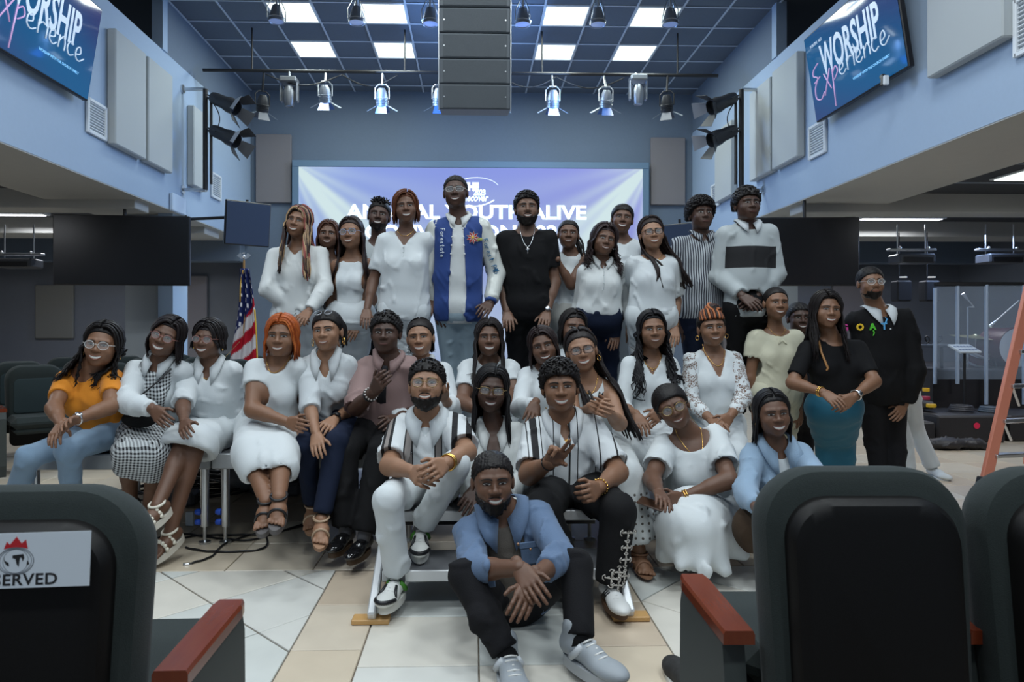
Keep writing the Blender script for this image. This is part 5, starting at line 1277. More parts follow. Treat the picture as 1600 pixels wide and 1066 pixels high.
# reserved sign taped to the shell of the left chair
sg_ = thing('reserved_sign', 'white paper sign reading reserved with a crowned globe emblem', 'sign', (0, 0, 0)); Rs = rot(-.10, 0, math.radians(1)) @ rot(0, math.radians(-1), 0); M = Matrix(Rs.tolist()).to_4x4()
cs = P(25, 876, 1.222); M.translation = Vector(cs); sg_.matrix_world = M @ Matrix.Scale(.93, 4)
G().box((0, 0, 0), (.280, .0015, .104)).build('paper', mat('paper_white', (.62, .68, .74), .8), parent=sg_); INK = mat('ink_black', (.01, .01, .012), .6); RED = mat('ink_red', (.48, .012, .02), .6)
text_obj('RESERVED', .030, (0, -.0015, -.037), RB, INK, 'lettering', .0003, .0005, 1.12, sg_, sp=1.08)
cr = [(-.023, .022), (-.018, .036), (-.012, .030), (-.0, .045), (.010, .032), (.018, .039), (.022, .022), (.012, .0245), (0, .0255), (-.012, .0245)]
G().prism(cr, .0006, None, (0, -.0013, 0)).build('crown', RED, parent=sg_)
g = G(); t = np.linspace(0, 2 * math.pi, 40)
for rx_, rz_, th_ in ((.034, .0255, .0006), (.030, .0235, .0004), (.024, .0225, .0003)): g.tube([(rx_ * math.cos(q), -.0014, -.001 + rz_ * math.sin(q)) for q in t if not (rx_ < .032 and False)], th_, 4)
g.build('emblem_ring', mat('ink_grey', (.10, .11, .13), .6), parent=sg_)
g = G(); g.prism([(-.006, .010), (.014, .012), (.016, .004), (.013, -.002), (.012, .004), (.008, .006), (.006, -.012), (.002, -.006), (.0, .003), (-.006, .005)], .0005, None, (0, -.0013, 0)); g.prism([(-.022, .006), (-.020, .0), (-.013, -.004), (-.012, -.010), (-.016, -.009), (-.021, -.002)], .0005, None, (0, -.0013, 0)); g.prism([(.022, .0), (.026, -.007), (.021, -.010)], .0005, None, (0, -.0013, 0)); g.build('continent', INK, parent=sg_)
# rows of chairs in the left aisle, turned towards the stage
proto = seat('green auditorium chair in the left aisle, nearest one behind the orange shirt', (*P(52, 640, 6.3)[:2], 0), math.radians(-140), (1, 1), 'rows of auditorium chairs in the left aisle')
ex_ = np.array([.766, .643]); bk_ = np.array([-.643, .766]); p0 = np.array(proto.location[:2]); od = ['second', 'third', 'fourth', 'fifth', 'sixth', 'seventh', 'eighth']
for r_, i0, i1, nm in ((0, -1, 4, 'front'), (1, -1, 5, 'second'), (2, 1, 5, 'third')):
    for i in range(i0, i1):
        if r_ == 0 and i == 0: continue
        q = p0 + ex_ * .605 * i + bk_ * 1.0 * r_
        lb = 'at the left edge' if i == i0 else '%s from the left' % od[i - i0 - 1]
        dup(proto, (q[0], q[1], 0), 'green auditorium chair in the %s row of the left aisle, %s' % (nm, lb))
proto['label'] = 'green auditorium chair in the front row of the left aisle, nearest the orange shirt'
# ---------------------------------------------------------------- ladder
OR = mat('ladder_orange', (.62, .22, .145), .45); ld = thing('step_ladder', 'orange fibreglass step ladder at the right edge', 'ladder', (3.9, 5.2, 0))
b0 = np.array([.10, 0, 0.04]); b1 = b0 + np.array([.66, .12, 2.4]); w_ = np.array([.62, .12, 0]); d = nrm(b1 - b0); e = nrm(np.cross([0, 1., 0], d)); Rr_ = np.stack([e, np.cross(d, e), d], 1)
for k in range(2):
    o_ = w_ * k; 
    r_ = G().box((b0 + b1) / 2 + o_ * (1 - .1 * k), (.085, .035, np.linalg.norm(b1 - b0)), .006, Rr_).build('rail', OR, parent=ld); G().box(b0 + o_ * (1 - .1 * k) + [0, 0, .015], (.11, .07, .10), .01, Rr_).build('rubber_foot', BLK, parent=r_)
for k in range(8):
    q = (k + .85) / 8.8; a = b0 + (b1 - b0) * q; G().box(a + w_ * .475, (.58, .085, .03), .005, rot(0, 0, math.atan2(.12, .62))).build('step', STEEL, parent=ld)
for k in range(2):
    a = b0 + [1.05, .85, 0] + w_ * k * .9; c_ = b1 + [0, .06, -.1] + w_ * k * .9; dd = nrm(c_ - a); ee = nrm(np.cross([0, 1., 0], dd)); G().box((a + c_) / 2, (.06, .03, np.linalg.norm(c_ - a)), .005, np.stack([ee, np.cross(dd, ee), dd], 1)).build('rear_rail', OR, parent=ld)
for k in range(2): a = b0 + (b1 - b0) * (.2 + .12 * k) + [.06, .02, 0]; G().tube([a, a + [.30, .3, -.18]], .010, 6).build('brace', STEEL, parent=ld)
# ---------------------------------------------------------------- drum booth and stage gear on the right
CASE = mat('case_black', (.022, .020, .022), .5, bump=.3, scale=90, var=.15); ACR = mat('acrylic', (.55, .68, .85), .08, alpha=.14, spec=.6); POST = mat('post_pale', (.45, .55, .70), .35, metal=.3)
def wbox(name, px0, px1, pyt, d, dep, z0, m, label, cat, b=.02):
    a, c_ = P(px0, pyt, d), P(px1, pyt, d); o = G().box((0, 0, 0), (c_[0] - a[0], dep, a[2] - z0), b).build(name, m); o.location = ((a[0] + c_[0]) / 2, a[1] + dep / 2, (a[2] + z0) / 2); return tag(o, label, cat)
ri = wbox('drum_riser', 1455, 1690, 577, 8.6, 2.2, 0, CASE, 'tall black drum riser behind clear screens', 'platform')
bth = thing('drum_shield', 'clear acrylic drum shield panels between pale posts on the riser', 'screen', (*P(1500, 600, 8.5)[:2], 0))
bl = np.array([*P(1500, 600, 8.5)[:2], 0]); prev = None
for k, (px, pt, pb) in enumerate(((1461, 450, 600), (1496, 447, 545), (1541, 445, 632), (1600, 446, 632), (1660, 446, 632))):
    a, c_ = P(px, pt, 8.5) - bl, P(px, max(pb, 600), 8.5) - bl; G().tube([c_, a], .022, 8).build('post', POST, parent=bth, smooth='auto')
    if prev is not None: m_ = (a + prev) / 2; G().box((m_[0], m_[1], (a[2] + .65) / 2), (a[0] - prev[0] - .04, .008, a[2] - .65)).build('acrylic_panel', ACR, parent=bth)
    prev = a
G().box((.9, .02, P(1500, 444, 8.5)[2]), (2.4, .08, .05), .01).build('top_rail', BLKM, parent=bth)
CY = mat('cymbal_brass', (.42, .38, .20), .3, metal=.9); DR = mat('drum_shell', (.06, .012, .02), .25); HEADW = mat('drum_head', (.55, .60, .65), .5)
dk = thing('drum_kit', 'drum kit with brass cymbals behind the clear shield', 'drum kit', (0, 0, 0)); dz = P(1500, 577, 8.6)[2]
def dp(px, py, d=9.2): return P(px, py, d)
for px, py, r_ in ((1525, 526, .30), (1578, 527, .26), (1592, 516, .20)):
    c_ = dp(px, py); G().lathe([(0, .03), (.03, .028), (.05, .012), (r_, -.01), (r_, -.014), (.04, .006), (0, .02)], c_, 24, rot(.10, .06, 0)).build('cymbal', CY, parent=dk, smooth='auto'); G().tube([c_, (c_[0], c_[1], dz)], .010, 6).build('cymbal_stand', STEEL, parent=dk)
for px, py, r_, h_ in ((1560, 553, .17, .16), (1588, 550, .15, .14), (1535, 560, .17, .12)):
    c_ = dp(px, py); s_ = G().lathe([(0, -h_ / 2), (r_, -h_ / 2), (r_, h_ / 2), (0, h_ / 2)], c_, 24, rot(.35, 0, 0)).build('drum', DR, parent=dk, smooth='auto'); g = G()
    for z in (-h_ / 2, h_ / 2): g.lathe([(r_, z - .012), (r_ + .012, z - .012), (r_ + .012, z + .012), (r_, z + .012)], c_, 24, rot(.35, 0, 0))
    g.build('hoop', STEEL, parent=s_, smooth='auto'); G().lathe([(0, h_ / 2 + .003), (r_, h_ / 2 + .003), (r_, h_ / 2 - .01)], c_, 24, rot(.35, 0, 0)).build('drum_head', HEADW, parent=s_)
c_ = dp(1572, 590, 9.0); b_ = G().lathe([(0, -.2), (.26, -.2), (.26, .2), (0, .2)], (c_[0], c_[1], dz + .27), 28, rot(math.pi / 2, 0, 0)).build('bass_drum', DR, parent=dk, smooth='auto'); G().lathe([(0, .205), (.25, .205), (.25, .19)], (c_[0], c_[1], dz + .27), 28, rot(math.pi / 2, 0, 0)).build('drum_head', HEADW, parent=b_)
for (a, b, c2), lb in ((((1556, 502), (1592, 470), (1600, 520)), 'thin microphone boom reaching over the cymbals'), (((1512, 468), (1522, 480), (1512, 560)), 'small microphone on a stand behind the left shield panel')):
    m_ = thing('microphone_stand', lb, 'microphone stand', (*dp(*c2, 8.9)[:2], dz)); o_ = np.array([*dp(*c2, 8.9)[:2], dz]); p1, p2, p3 = dp(*a, 8.9) - o_, dp(*b, 8.9) - o_, dp(*c2, 8.9) - o_
    G().tube([(p3[0], p3[1], 0), (p3[0], p3[1], p2[2]), p2], .010, 6).tube([p2, p1], .008, 6).build('stand', STEEL, parent=m_); G().tube([p1, p1 + nrm(p1 - p2) * .10], [.014, .024], 8).build('microphone', mat('mic_silver', (.5, .52, .55), .4, metal=.6), parent=m_)
tb = thing('tablet_stand', 'pale mixing tablet on a black stand in front of the drum riser', 'stand', (*P(1507, 640, 8.1)[:2], 0)); z_ = P(1507, 545, 8.1)[2]
G().tube([(0, 0, 0), (0, 0, z_ - .02)], .014, 8).lathe([(0, 0), (.16, 0), (.17, .02), (0, .03)], (0, 0, 0), 18).build('stand', BLKM, parent=tb, smooth='auto'); tt_ = G().box((0, 0, z_), (.30, .20, .025), .006, rot(.45, 0, .15)).build('tablet', mat('tablet_white', (.55, .62, .70), .4), parent=tb); g = G()
for i in range(6):
    for j in range(2): g.box(np.array([0, 0, z_]) + rot(.45, 0, .15) @ np.array([-.11 + i * .044, -.05 + j * .08, .014]), (.028, .03, .004), .001, rot(.45, 0, .15))
g.build('pad', mat('pad_blue', (.10, .16, .28), .4), parent=tb)
wbox('equipment_case', 1430, 1463, 660, 7.5, .5, 0, CASE, 'small black equipment case beside the white trouser leg', 'case')
c2_ = wbox('equipment_case', 1465, 1575, 650, 7.6, .8, 0, CASE, 'long black equipment case with a red round sticker', 'case'); G().lathe([(0, 0), (.035, 0), (.035, .004), (0, .004)], (.05, -.405, .04), 16, rot(math.pi / 2, 0, 0)).build('sticker', mat('sticker_red', (.7, .02, .08), .5), parent=c2_)
wbox('equipment_case', 1580, 1680, 650, 7.7, .8, 0, CASE, 'black equipment case behind the ladder', 'case')
lt = wbox('floor_amplifier', 1425, 1462, 628, 8.0, .5, .33, mat('amp_grey', (.09, .09, .10), .5), 'grey flat amplifier box beside the small equipment case', 'amplifier')
bp = P(1495, 697, 7.2); g = G(); v, f_ = surf([el((-.12, 0, .06), (.20, .12, .065), .05), el((.16, .02, .055), (.15, .10, .06), .05), el((.28, 0, .035), (.08, .07, .04), .03)], .012); v = wrinkle(v, f_, .008, 1.5, 4); g.add(v, f_); o = g.build('gear_bag', CASE, smooth=True); o.location = (bp[0], bp[1], 0); tag(o, 'limp black bag lying on the floor before the equipment cases', 'bag')
gd = 0
for k, (px, py, r_, m_, lb) in enumerate(((1455, 634, .05, ((.75, .45, .02)), 'yellow round tin cap on the amplifier'), (1447, 609, .035, ((.75, .42, .02)), 'small yellow tin stacked on the red tin'), (1502, 640, .13, (.05, .05, .06), 'dark coil of cable on the long case'), (1545, 642, .10, (.09, .12, .16), 'grey cable coil on the long case'), (1446, 622, .045, (.35, .02, .06), 'red tin on the grey amplifier box'))):
    c_ = P(px, py, 7.95); g = G()
    for j in range(3 if r_ > .06 else 1):
        t = np.linspace(0, 2 * math.pi, 20); 
        if r_ > .06: g.tube([(r_ * (1 - .1 * j) * math.cos(q), r_ * .8 * math.sin(q), .02 * j) for q in t], .014, 6)
        else: g.lathe([(0, -.02), (r_, -.02), (r_ * 1.1, 0), (r_, .02), (0, .02)], n=14)
    o = g.build('cable_coil' if r_ > .06 else 'tin', mat('gear_%d' % k, m_, .5), smooth='auto'); o.location = c_; tag(o, lb, 'cable' if r_ > .06 else 'tin')
wb = thing('pedal_table', 'low dark table with looping cables behind the man in the black sweater', 'table', (*P(1432, 560, 8.8)[:2], 0)); zt = P(1432, 540, 8.8)[2]; G().box((0, 0, zt), (.75, .3, .04), .01).build('table_top', mat('table_grey', (.07, .08, .10), .5), parent=wb)
for sx in (-1, 1): G().tube([(sx * .33, 0, 0), (sx * .33, 0, zt)], .02, 8).build('leg', BLKM, parent=wb)
g = G(); t = np.linspace(0, 9, 60); g.tube([(-.3 + .6 * q / 9 + .05 * math.cos(3 * q), .03 * math.sin(2 * q), zt + .07 + .05 * math.sin(3 * q)) for q in t], .010, 5); g.build('cable', BLK, parent=wb, smooth=True)
# ceiling-hung projectors in the wings
def proj(px, py, d, label, lit=True):
    c_ = P(px, py, d); t = thing('hanging_projector', label, 'projector', c_, 'projectors hung under the aisle ceilings')
    G().box((0, 0, 0), (.50, .30, .13), .02).build('body', mat('projector_grey', (.06, .065, .075), .4), parent=t); g = G().box((0, 0, .13), (.66, .1, .03), .006)
    for sx in (-1, 1): g.tube([(sx * .2, 0, .06), (sx * .2, 0, 2.75 - c_[2])], .010, 6); g.sphere((sx * .2, -.06, .15), .022, 8)
    g.build('bracket', STEEL, parent=t, smooth='auto'); G().box((0, -.15, -.02), (.42, .01, .07), .003).build('grille', BLKM, parent=t)
proj(1424, 405, 9.5, 'dark projector hanging above the man in the black sweater'); proj(1562, 405, 9.5, 'dark projector hanging above the drum booth'); proj(30, 412, 9.5, 'dark projector hanging over the left aisle')
for px, d, lb in ((1408, 9.9, 'left'), (1452, 9.9, 'right')):
    c_ = P(px, 455, d); t = thing('wall_speaker', 'small dark wall loudspeaker with lit top edge, %s of the pair' % lb, 'loudspeaker', c_); G().box((0, 0, 0), (.22, .18, .30), .02).build('cabinet', DK, parent=t); G().box((0, -.05, .20), (.10, .03, .012), .003).build('lamp', mat('lamp_white', (.8, .85, .9), .4, emit=.9), parent=t); G().tube([(0, .05, .1), (0, .05, 2.7 - c_[2])], .01, 6).build('bracket', BLKM, parent=t)
# ---------------------------------------------------------------- cables on the floor
def cable(pxs, label, r_=.006, z=.006, m=BLK, coil=0):
    pts = []
    for px, py in pxs: d = HC * F / (py - PY0) ; p = P(px, py, d); pts.append([p[0], p[1], z])
    p = smoothp(pts, 8); p[:, 2] = z + .003 * np.sin(np.arange(len(p)) * .7) ** 2; return tag(G().tube(p, r_, 6).build('cable', m, smooth=True), label, 'cable', 'black cables on the floor')
cable([(300, 882), (330, 872), (352, 852), (405, 835), (418, 850), (400, 862), (330, 864), (290, 858)], 'black cable with a grey plug end curling on the pale tiles'); cable([(230, 862), (300, 840), (340, 838), (420, 836), (470, 822), (540, 800)], 'black cable running from the sandals to the black shoes')
cable([(235, 846), (280, 836), (330, 842), (390, 846), (440, 832), (520, 812)], 'black cable crossing behind the deck legs'); cable([(1515, 838), (1545, 834), (1570, 838), (1600, 836)], 'thin black cable between the two near right chairs', .004)
g = G()
for k in range(12):
    c_ = P(260 + RNG.randint(0, 110), 790, 5.2 + .1 * k)[:2]; t = np.linspace(0, 12, 46); rx = .25 + .3 * RNG.rand(); g.tube([(c_[0] + rx * math.cos(q) * (1 + .1 * math.sin(q * 2.3)) + .02 * q, c_[1] + rx * .7 * math.sin(q + k), .012 + .004 * q % .05) for q in t], .007, 5)
o = g.build('cable_tangle', BLK, smooth=True); tag(o, 'heap of tangled black cables under the left stage deck', 'cables'); o['kind'] = 'stuff'
g = G().tube([P(300, 882, 3.64) + [0, 0, 0], P(286, 883, 3.62)], [.010, .012], 8); o = g.build('cable_plug', STEEL, smooth=True); tag(o, 'grey metal plug at the end of the black floor cable', 'plug')
for k, (px, d, lb) in enumerate(((285, 4.9, 'left of the deck legs'), (450, 5.2, 'behind the crossed sandals'))):
    c_ = P(px, 780, d); o = G().box((0, 0, 0), (.22, .16, .10), .02).build('stage_box', mat('stagebox_grey', (.09, .09, .10), .5)); o.location = (c_[0], c_[1], .05); tag(o, 'small dark stage box under the deck, ' + lb, 'box')
cr_ = G(); v, f_ = surf([el((0, 0, .10), (.35, .25, .14), .05), el((.4, .1, .08), (.3, .2, .12), .05), el((.15, -.1, .2), (.2, .15, .1), .05)], .02); v = wrinkle(v, f_, .02, 1, 2); cr_.add(v, f_); o = cr_.build('plastic_sheet', mat('crumpled_plastic', (.16, .17, .18), .25, spec=.8, bump=.6, scale=25), smooth=True); c_ = P(420, 700, 5.4); o.location = (c_[0], c_[1], 0); tag(o, 'crumpled grey plastic sheeting lying under the stage', 'plastic sheet')
wb_ = P(590 / 3.33 + 120, 815, 4.35); o = G().box((0, 0, 0), (.05, .03, .09), .004).build('card', mat('paper_white', (.62, .68, .74), .8)); o.location = (wb_[0], wb_[1], .05); tag(o, 'small white card standing beside the deck legs', 'card')
# ---------------------------------------------------------------- the group
WHT = cloth('white_cotton', (.60, .64, .66)); WHT2 = cloth('white_crepe', (.62, .66, .675), .8, .2); IVO = cloth('ivory_blouse', (.61, .635, .63), .7, .2); CREAM = cloth('cream_cotton', (.60, .58, .44)); BLACK = cloth('black_knit', (.006, .006, .007)); BLK2 = cloth('black_trouser', (.008, .008, .009)); NAVY = cloth('navy_trouser', (.010, .016, .038)); ORG = cloth('orange_jersey', (.68, .235, .012)); JEAN = cloth('light_denim', (.22, .33, .46), .85, .6, 300); DEN = cloth('denim_blue', (.26, .37, .50), .85, .7, 260); CHAM = cloth('chambray_blue', (.105, .165, .275), .85, .4); TAUPE = cloth('taupe_tee', (.085, .075, .065)); MAUVE = cloth('mauve_shirt', (.27, .175, .165), .7, .2); TEALS = cloth('teal_skirt', (.004, .105, .175), .7, .2); GRYS = cloth('grey_sweat', (.44, .48, .49)); CHAR = cloth('charcoal_jeans', (.011, .011, .013), .9, .5); VARS = cloth('varsity_blue', (.012, .045, .20), .8, .3); LEA = mat('cream_leather', (.62, .64, .60), .35, bump=.1, scale=50); BRNS = cloth('brown_skirt', (.055, .035, .022)); DBLUE = cloth('dark_tee', (.012, .014, .02))
def chk(nt, x, y, z):
    s = 2 * math.pi / .020; xy = math_n(nt, 'ADD', x, math_n(nt, 'MULTIPLY', y, .75)); a = math_n(nt, 'SINE', math_n(nt, 'MULTIPLY', xy, s)); b = math_n(nt, 'SINE', math_n(nt, 'MULTIPLY', math_n(nt, 'SUBTRACT', z, math_n(nt, 'MULTIPLY', y, .85)), s))
    A_ = math_n(nt, 'GREATER_THAN', a, 0); B_ = math_n(nt, 'GREATER_THAN', b, 0); both = math_n(nt, 'MULTIPLY', A_, B_); one = math_n(nt, 'MAXIMUM', A_, B_)
    return [(math_n(nt, 'MULTIPLY', one, .5), (.012, .012, .016)), (both, (.010, .010, .014))]
GING = pattern_mat('gingham', (.61, .645, .66), chk, .85, .3)
def vst(period, w, col):
    def f(nt, x, y, z):
        a = math_n(nt, 'FRACT', math_n(nt, 'MULTIPLY', x, 1 / period)); return [(math_n(nt, 'LESS_THAN', a, w), col)]
    return f
STRP = pattern_mat('narrow_stripe', (.40, .43, .46), vst(.017, .48, (.022, .025, .04)), .8, .2)
def lace(nt, x, y, z):
    v = nt.nodes.new('ShaderNodeTexVoronoi'); v.inputs['Scale'].default_value = 75; v.feature = 'DISTANCE_TO_EDGE'; tc = nt.nodes.new('ShaderNodeTexCoord'); nt.links.new(tc.outputs['Object'], v.inputs['Vector'])
    n = nt.nodes.new('ShaderNodeTexNoise'); n.inputs['Scale'].default_value = 30; nt.links.new(tc.outputs['Object'], n.inputs['Vector'])
    return [(math_n(nt, 'MULTIPLY', math_n(nt, 'GREATER_THAN', v.outputs['Distance'], .09), math_n(nt, 'GREATER_THAN', n.outputs['Fac'], .47)), (.16, .10, .075))]
LACE = pattern_mat('lace', (.61, .645, .66), lace, .85, .6)
def eyelet(nt, x, y, z):
    a = math_n(nt, 'SUBTRACT', math_n(nt, 'FRACT', math_n(nt, 'MULTIPLY', x, 28)), .5); b = math_n(nt, 'SUBTRACT', math_n(nt, 'FRACT', math_n(nt, 'MULTIPLY', z, 28)), .5)
    r = math_n(nt, 'ADD', math_n(nt, 'MULTIPLY', a, a), math_n(nt, 'MULTIPLY', b, b)); return [(math_n(nt, 'MULTIPLY', math_n(nt, 'LESS_THAN', r, .035), math_n(nt, 'LESS_THAN', z, .42)), (.10, .09, .08))]
EYEL = pattern_mat('eyelet_cotton', (.61, .645, .65), eyelet, .85, .3)
def bands(xs, col2, base=None):
    def f(nt, x, y, z):
        o = []
        for x0, x1, c in xs: o.append((math_n(nt, 'MULTIPLY', math_n(nt, 'GREATER_THAN', x, x0), math_n(nt, 'LESS_THAN', x, x1)), c))
        return o
    return f
K = (.012, .012, .014); TP = (.26, .23, .215)
STR32 = pattern_mat('striped_knit', (.62, .65, .665), bands([(-.205, -.155, K), (-.190, -.170, TP), (-.098, -.062, K), (-.092, -.068, TP), (.045, .085, K), (.052, .078, TP), (.135, .165, K), (.205, .235, K)], K), .9, .3)
STR34 = pattern_mat('white_shirt_black_lines', (.62, .65, .665), bands([(-.215, -.180, K), (-.165, -.160, K), (-.235, -.230, K), (-.10, -.095, K), (-.022, -.012, K), (.022, .027, K), (.118, .124, K), (.195, .205, K), (.250, .254, K)], K), .85, .2)
def greyband(zc, h_):
    def f(nt, x, y, z): return [(math_n(nt, 'MULTIPLY', math_n(nt, 'MULTIPLY', math_n(nt, 'GREATER_THAN', z, zc - h_), math_n(nt, 'LESS_THAN', z, zc + h_)), math_n(nt, 'LESS_THAN', math_n(nt, 'ABSOLUTE', x), .186)), (.012, .012, .014))]
    return f
D1, D2, D3, D4 = (.074, .037, .025), (.135, .067, .041), (.215, .108, .062), (.30, .160, .096)
CLR = mat('clear_frame', (.62, .62, .60), .2); GLD = GOLD(); BFR = mat('black_frame', (.015, .012, .012), .25)
def T(m, **k): return dict(m=m, **k)
def legs(kl, al, kr, ar): return (((*kl, -1) if len(kl) == 2 else kl, (*al, 1) if len(al) == 2 else al), ((*kr, -1) if len(kr) == 2 else kr, (*ar, 1) if len(ar) == 2 else ar))
def stand(D, x, hy, dk=True, wd=10):
    z0 = DECKZ if dk else 0; f = lambda z: PY0 - (z0 + z - HC) * F / D
    return (((x - wd, f(.48), 1), (x - wd, f(.09), 1)), ((x + wd, f(.48), 1), (x + wd, f(.09), 1)))
PEOPLE = []
def pp(tag_, **k): PEOPLE.append((tag_, k))
def shirtbtn(n=4, m=None, a=0.0, c0=-.07, dc=-.055, t=.018, r=.0055):
    def f(x):
        g = G(); g.tube([onbody(x, t, a + .003, c0 + .02 + dc * j * .5, .000) for j in range(2 * n)], .0022, 4)
        for j in range(n): g.sphere(onbody(x, t, a, c0 + dc * j, .001), (r, r * .5, r), 6)
        g.build('button_placket', m or WHT, x['root'], smooth=True, base=x['base'])
    return f
def writing(pts, m, t=.02, r=.003, name='lettering'):
    def f(x):
        g = G()
        for s in pts: g.tube([onbody(x, t, a, c_, .004) for a, c_ in s], r, 4)
        g.build(name, m, x['root'], smooth=True, base=x['base'])
    return f
# --- back row, standing on the deck
pp('b1', label='woman standing far left in back row, white blouse, long blonde and pink braids', D=5.1, face=(466, 350), S=((430, 403), (500, 401)), Hp=(465, 490), Lg=stand(5.1, 465, 0), tone=D3, roll=12, yaw=-4, w=1.08,
   A=([(418, 452, -1), (461, 486, -1), (476, 506, -1)], [(508, 450, -1), (482, 487, -1), (466, 506, -1)]), top=T(IVO, slv=1.93, neck='v', dp=.09, wd=.055, hem=.10, loose=1.18, fill=1, ls=1.35, ts=.016, amp=.006, name='blouse'), bot=T(WHT2, k='skirt', len=1.7, fl=.03),
   hair=dict(st='braids', c=(.01, .008, .008), L=.44, n=74, rad=.0068, cols=[(.02, .012, .01), (.50, .36, .20), (.45, .30, .16), (.30, .08, .07), (.06, .03, .025), (.40, .26, .15)], az0=48, azp=1.3, fwd=.5, wav=.007, wf=30, vol=.012, front=.066), extras=(lambda x: None,))
pp('b2', label='woman with auburn centre-parted hair peering between two women in white, back row left', D=5.5, face=(513, 370), S=((488, 420), (538, 420)), Hp=(513, 492), Lg=stand(5.5, 513, 0), tone=D2, yaw=6, roll=4, hs=.97, top=T(DBLUE, slv=.5, neck='scoop'), bot=T(BLK2, k='trousers'), A=([(482, 470, 1), (492, 512, -1)], None), hair=dict(st='bob', c=(.075, .028, .016), L=.20, n=90, az0=50, front=.068))
pp('b3', label='woman in strapless white dress and glasses, long straight dark hair, back row left', D=5.1, face=(549, 368), S=((527, 418), (573, 416)), Hp=(548, 490), Lg=stand(5.1, 548, 0), tone=D3, roll=-4, yaw=-6, w=.95,
   A=([(516, 470, 1), (520, 516, -1)], [(582, 468, 1), (560, 505, -1)]), top=T(WHT2, slv=0, neck='strapless', dp=.062, hem=.1, bare=1, t=.009), bot=T(WHT2, k='skirt', len=1.8, fl=.0), hair=dict(st='long', c=(.02, .010, .009), L=.34, n=95, az0=62, azp=1.0, front=.066), glasses=dict(sh='round', m=mat('pale_blue_frame', (.35, .42, .6), .2)))
pp('b4', label='man with short twists and a dark beard behind the tallest woman in white', D=5.6, face=(592, 340), S=((562, 392), (622, 392)), Hp=(592, 482), Lg=stand(5.6, 592, 0), tone=D1, fem=0, roll=6, yaw=4, top=T(GRYS, slv=.6), bot=T(BLK2, k='trousers'), A=([(556, 440, 1), (562, 480, -1)], None), hair=dict(st='spiky', n=70, L=.04, front=.066), beard=.9)
pp('b5', label='tall woman with auburn bob in a long white v-neck dress, back row', D=5.0, face=(634, 328), S=((602, 380), (666, 380)), Hp=(632, 482), Lg=stand(5.0, 632, 0), tone=D2, roll=-6, yaw=6, w=1.05,
   A=([(583, 440, 1), (573, 485, -1), (569, 510, -1)], [(682, 425, 1), (676, 468, -1), (672, 490, -1)]), top=T(WHT2, slv=.72, neck='v', dp=.125, wd=.085, hem=.1, loose=1.25, fill=1, ls=1.5, ts=.018, name='dress_top', amp=.005), bot=T(WHT2, k='skirt', len=1.85, fl=.035, fold=.012, nf=22, rise=.16, w=1), hair=dict(st='bob', c=(.11, .035, .014), L=.10, n=95, az0=50, front=.07, part=.02, vol=.018), extras=(necklace(.05), shirtbtn(3, c0=-.14, dc=-.035)))
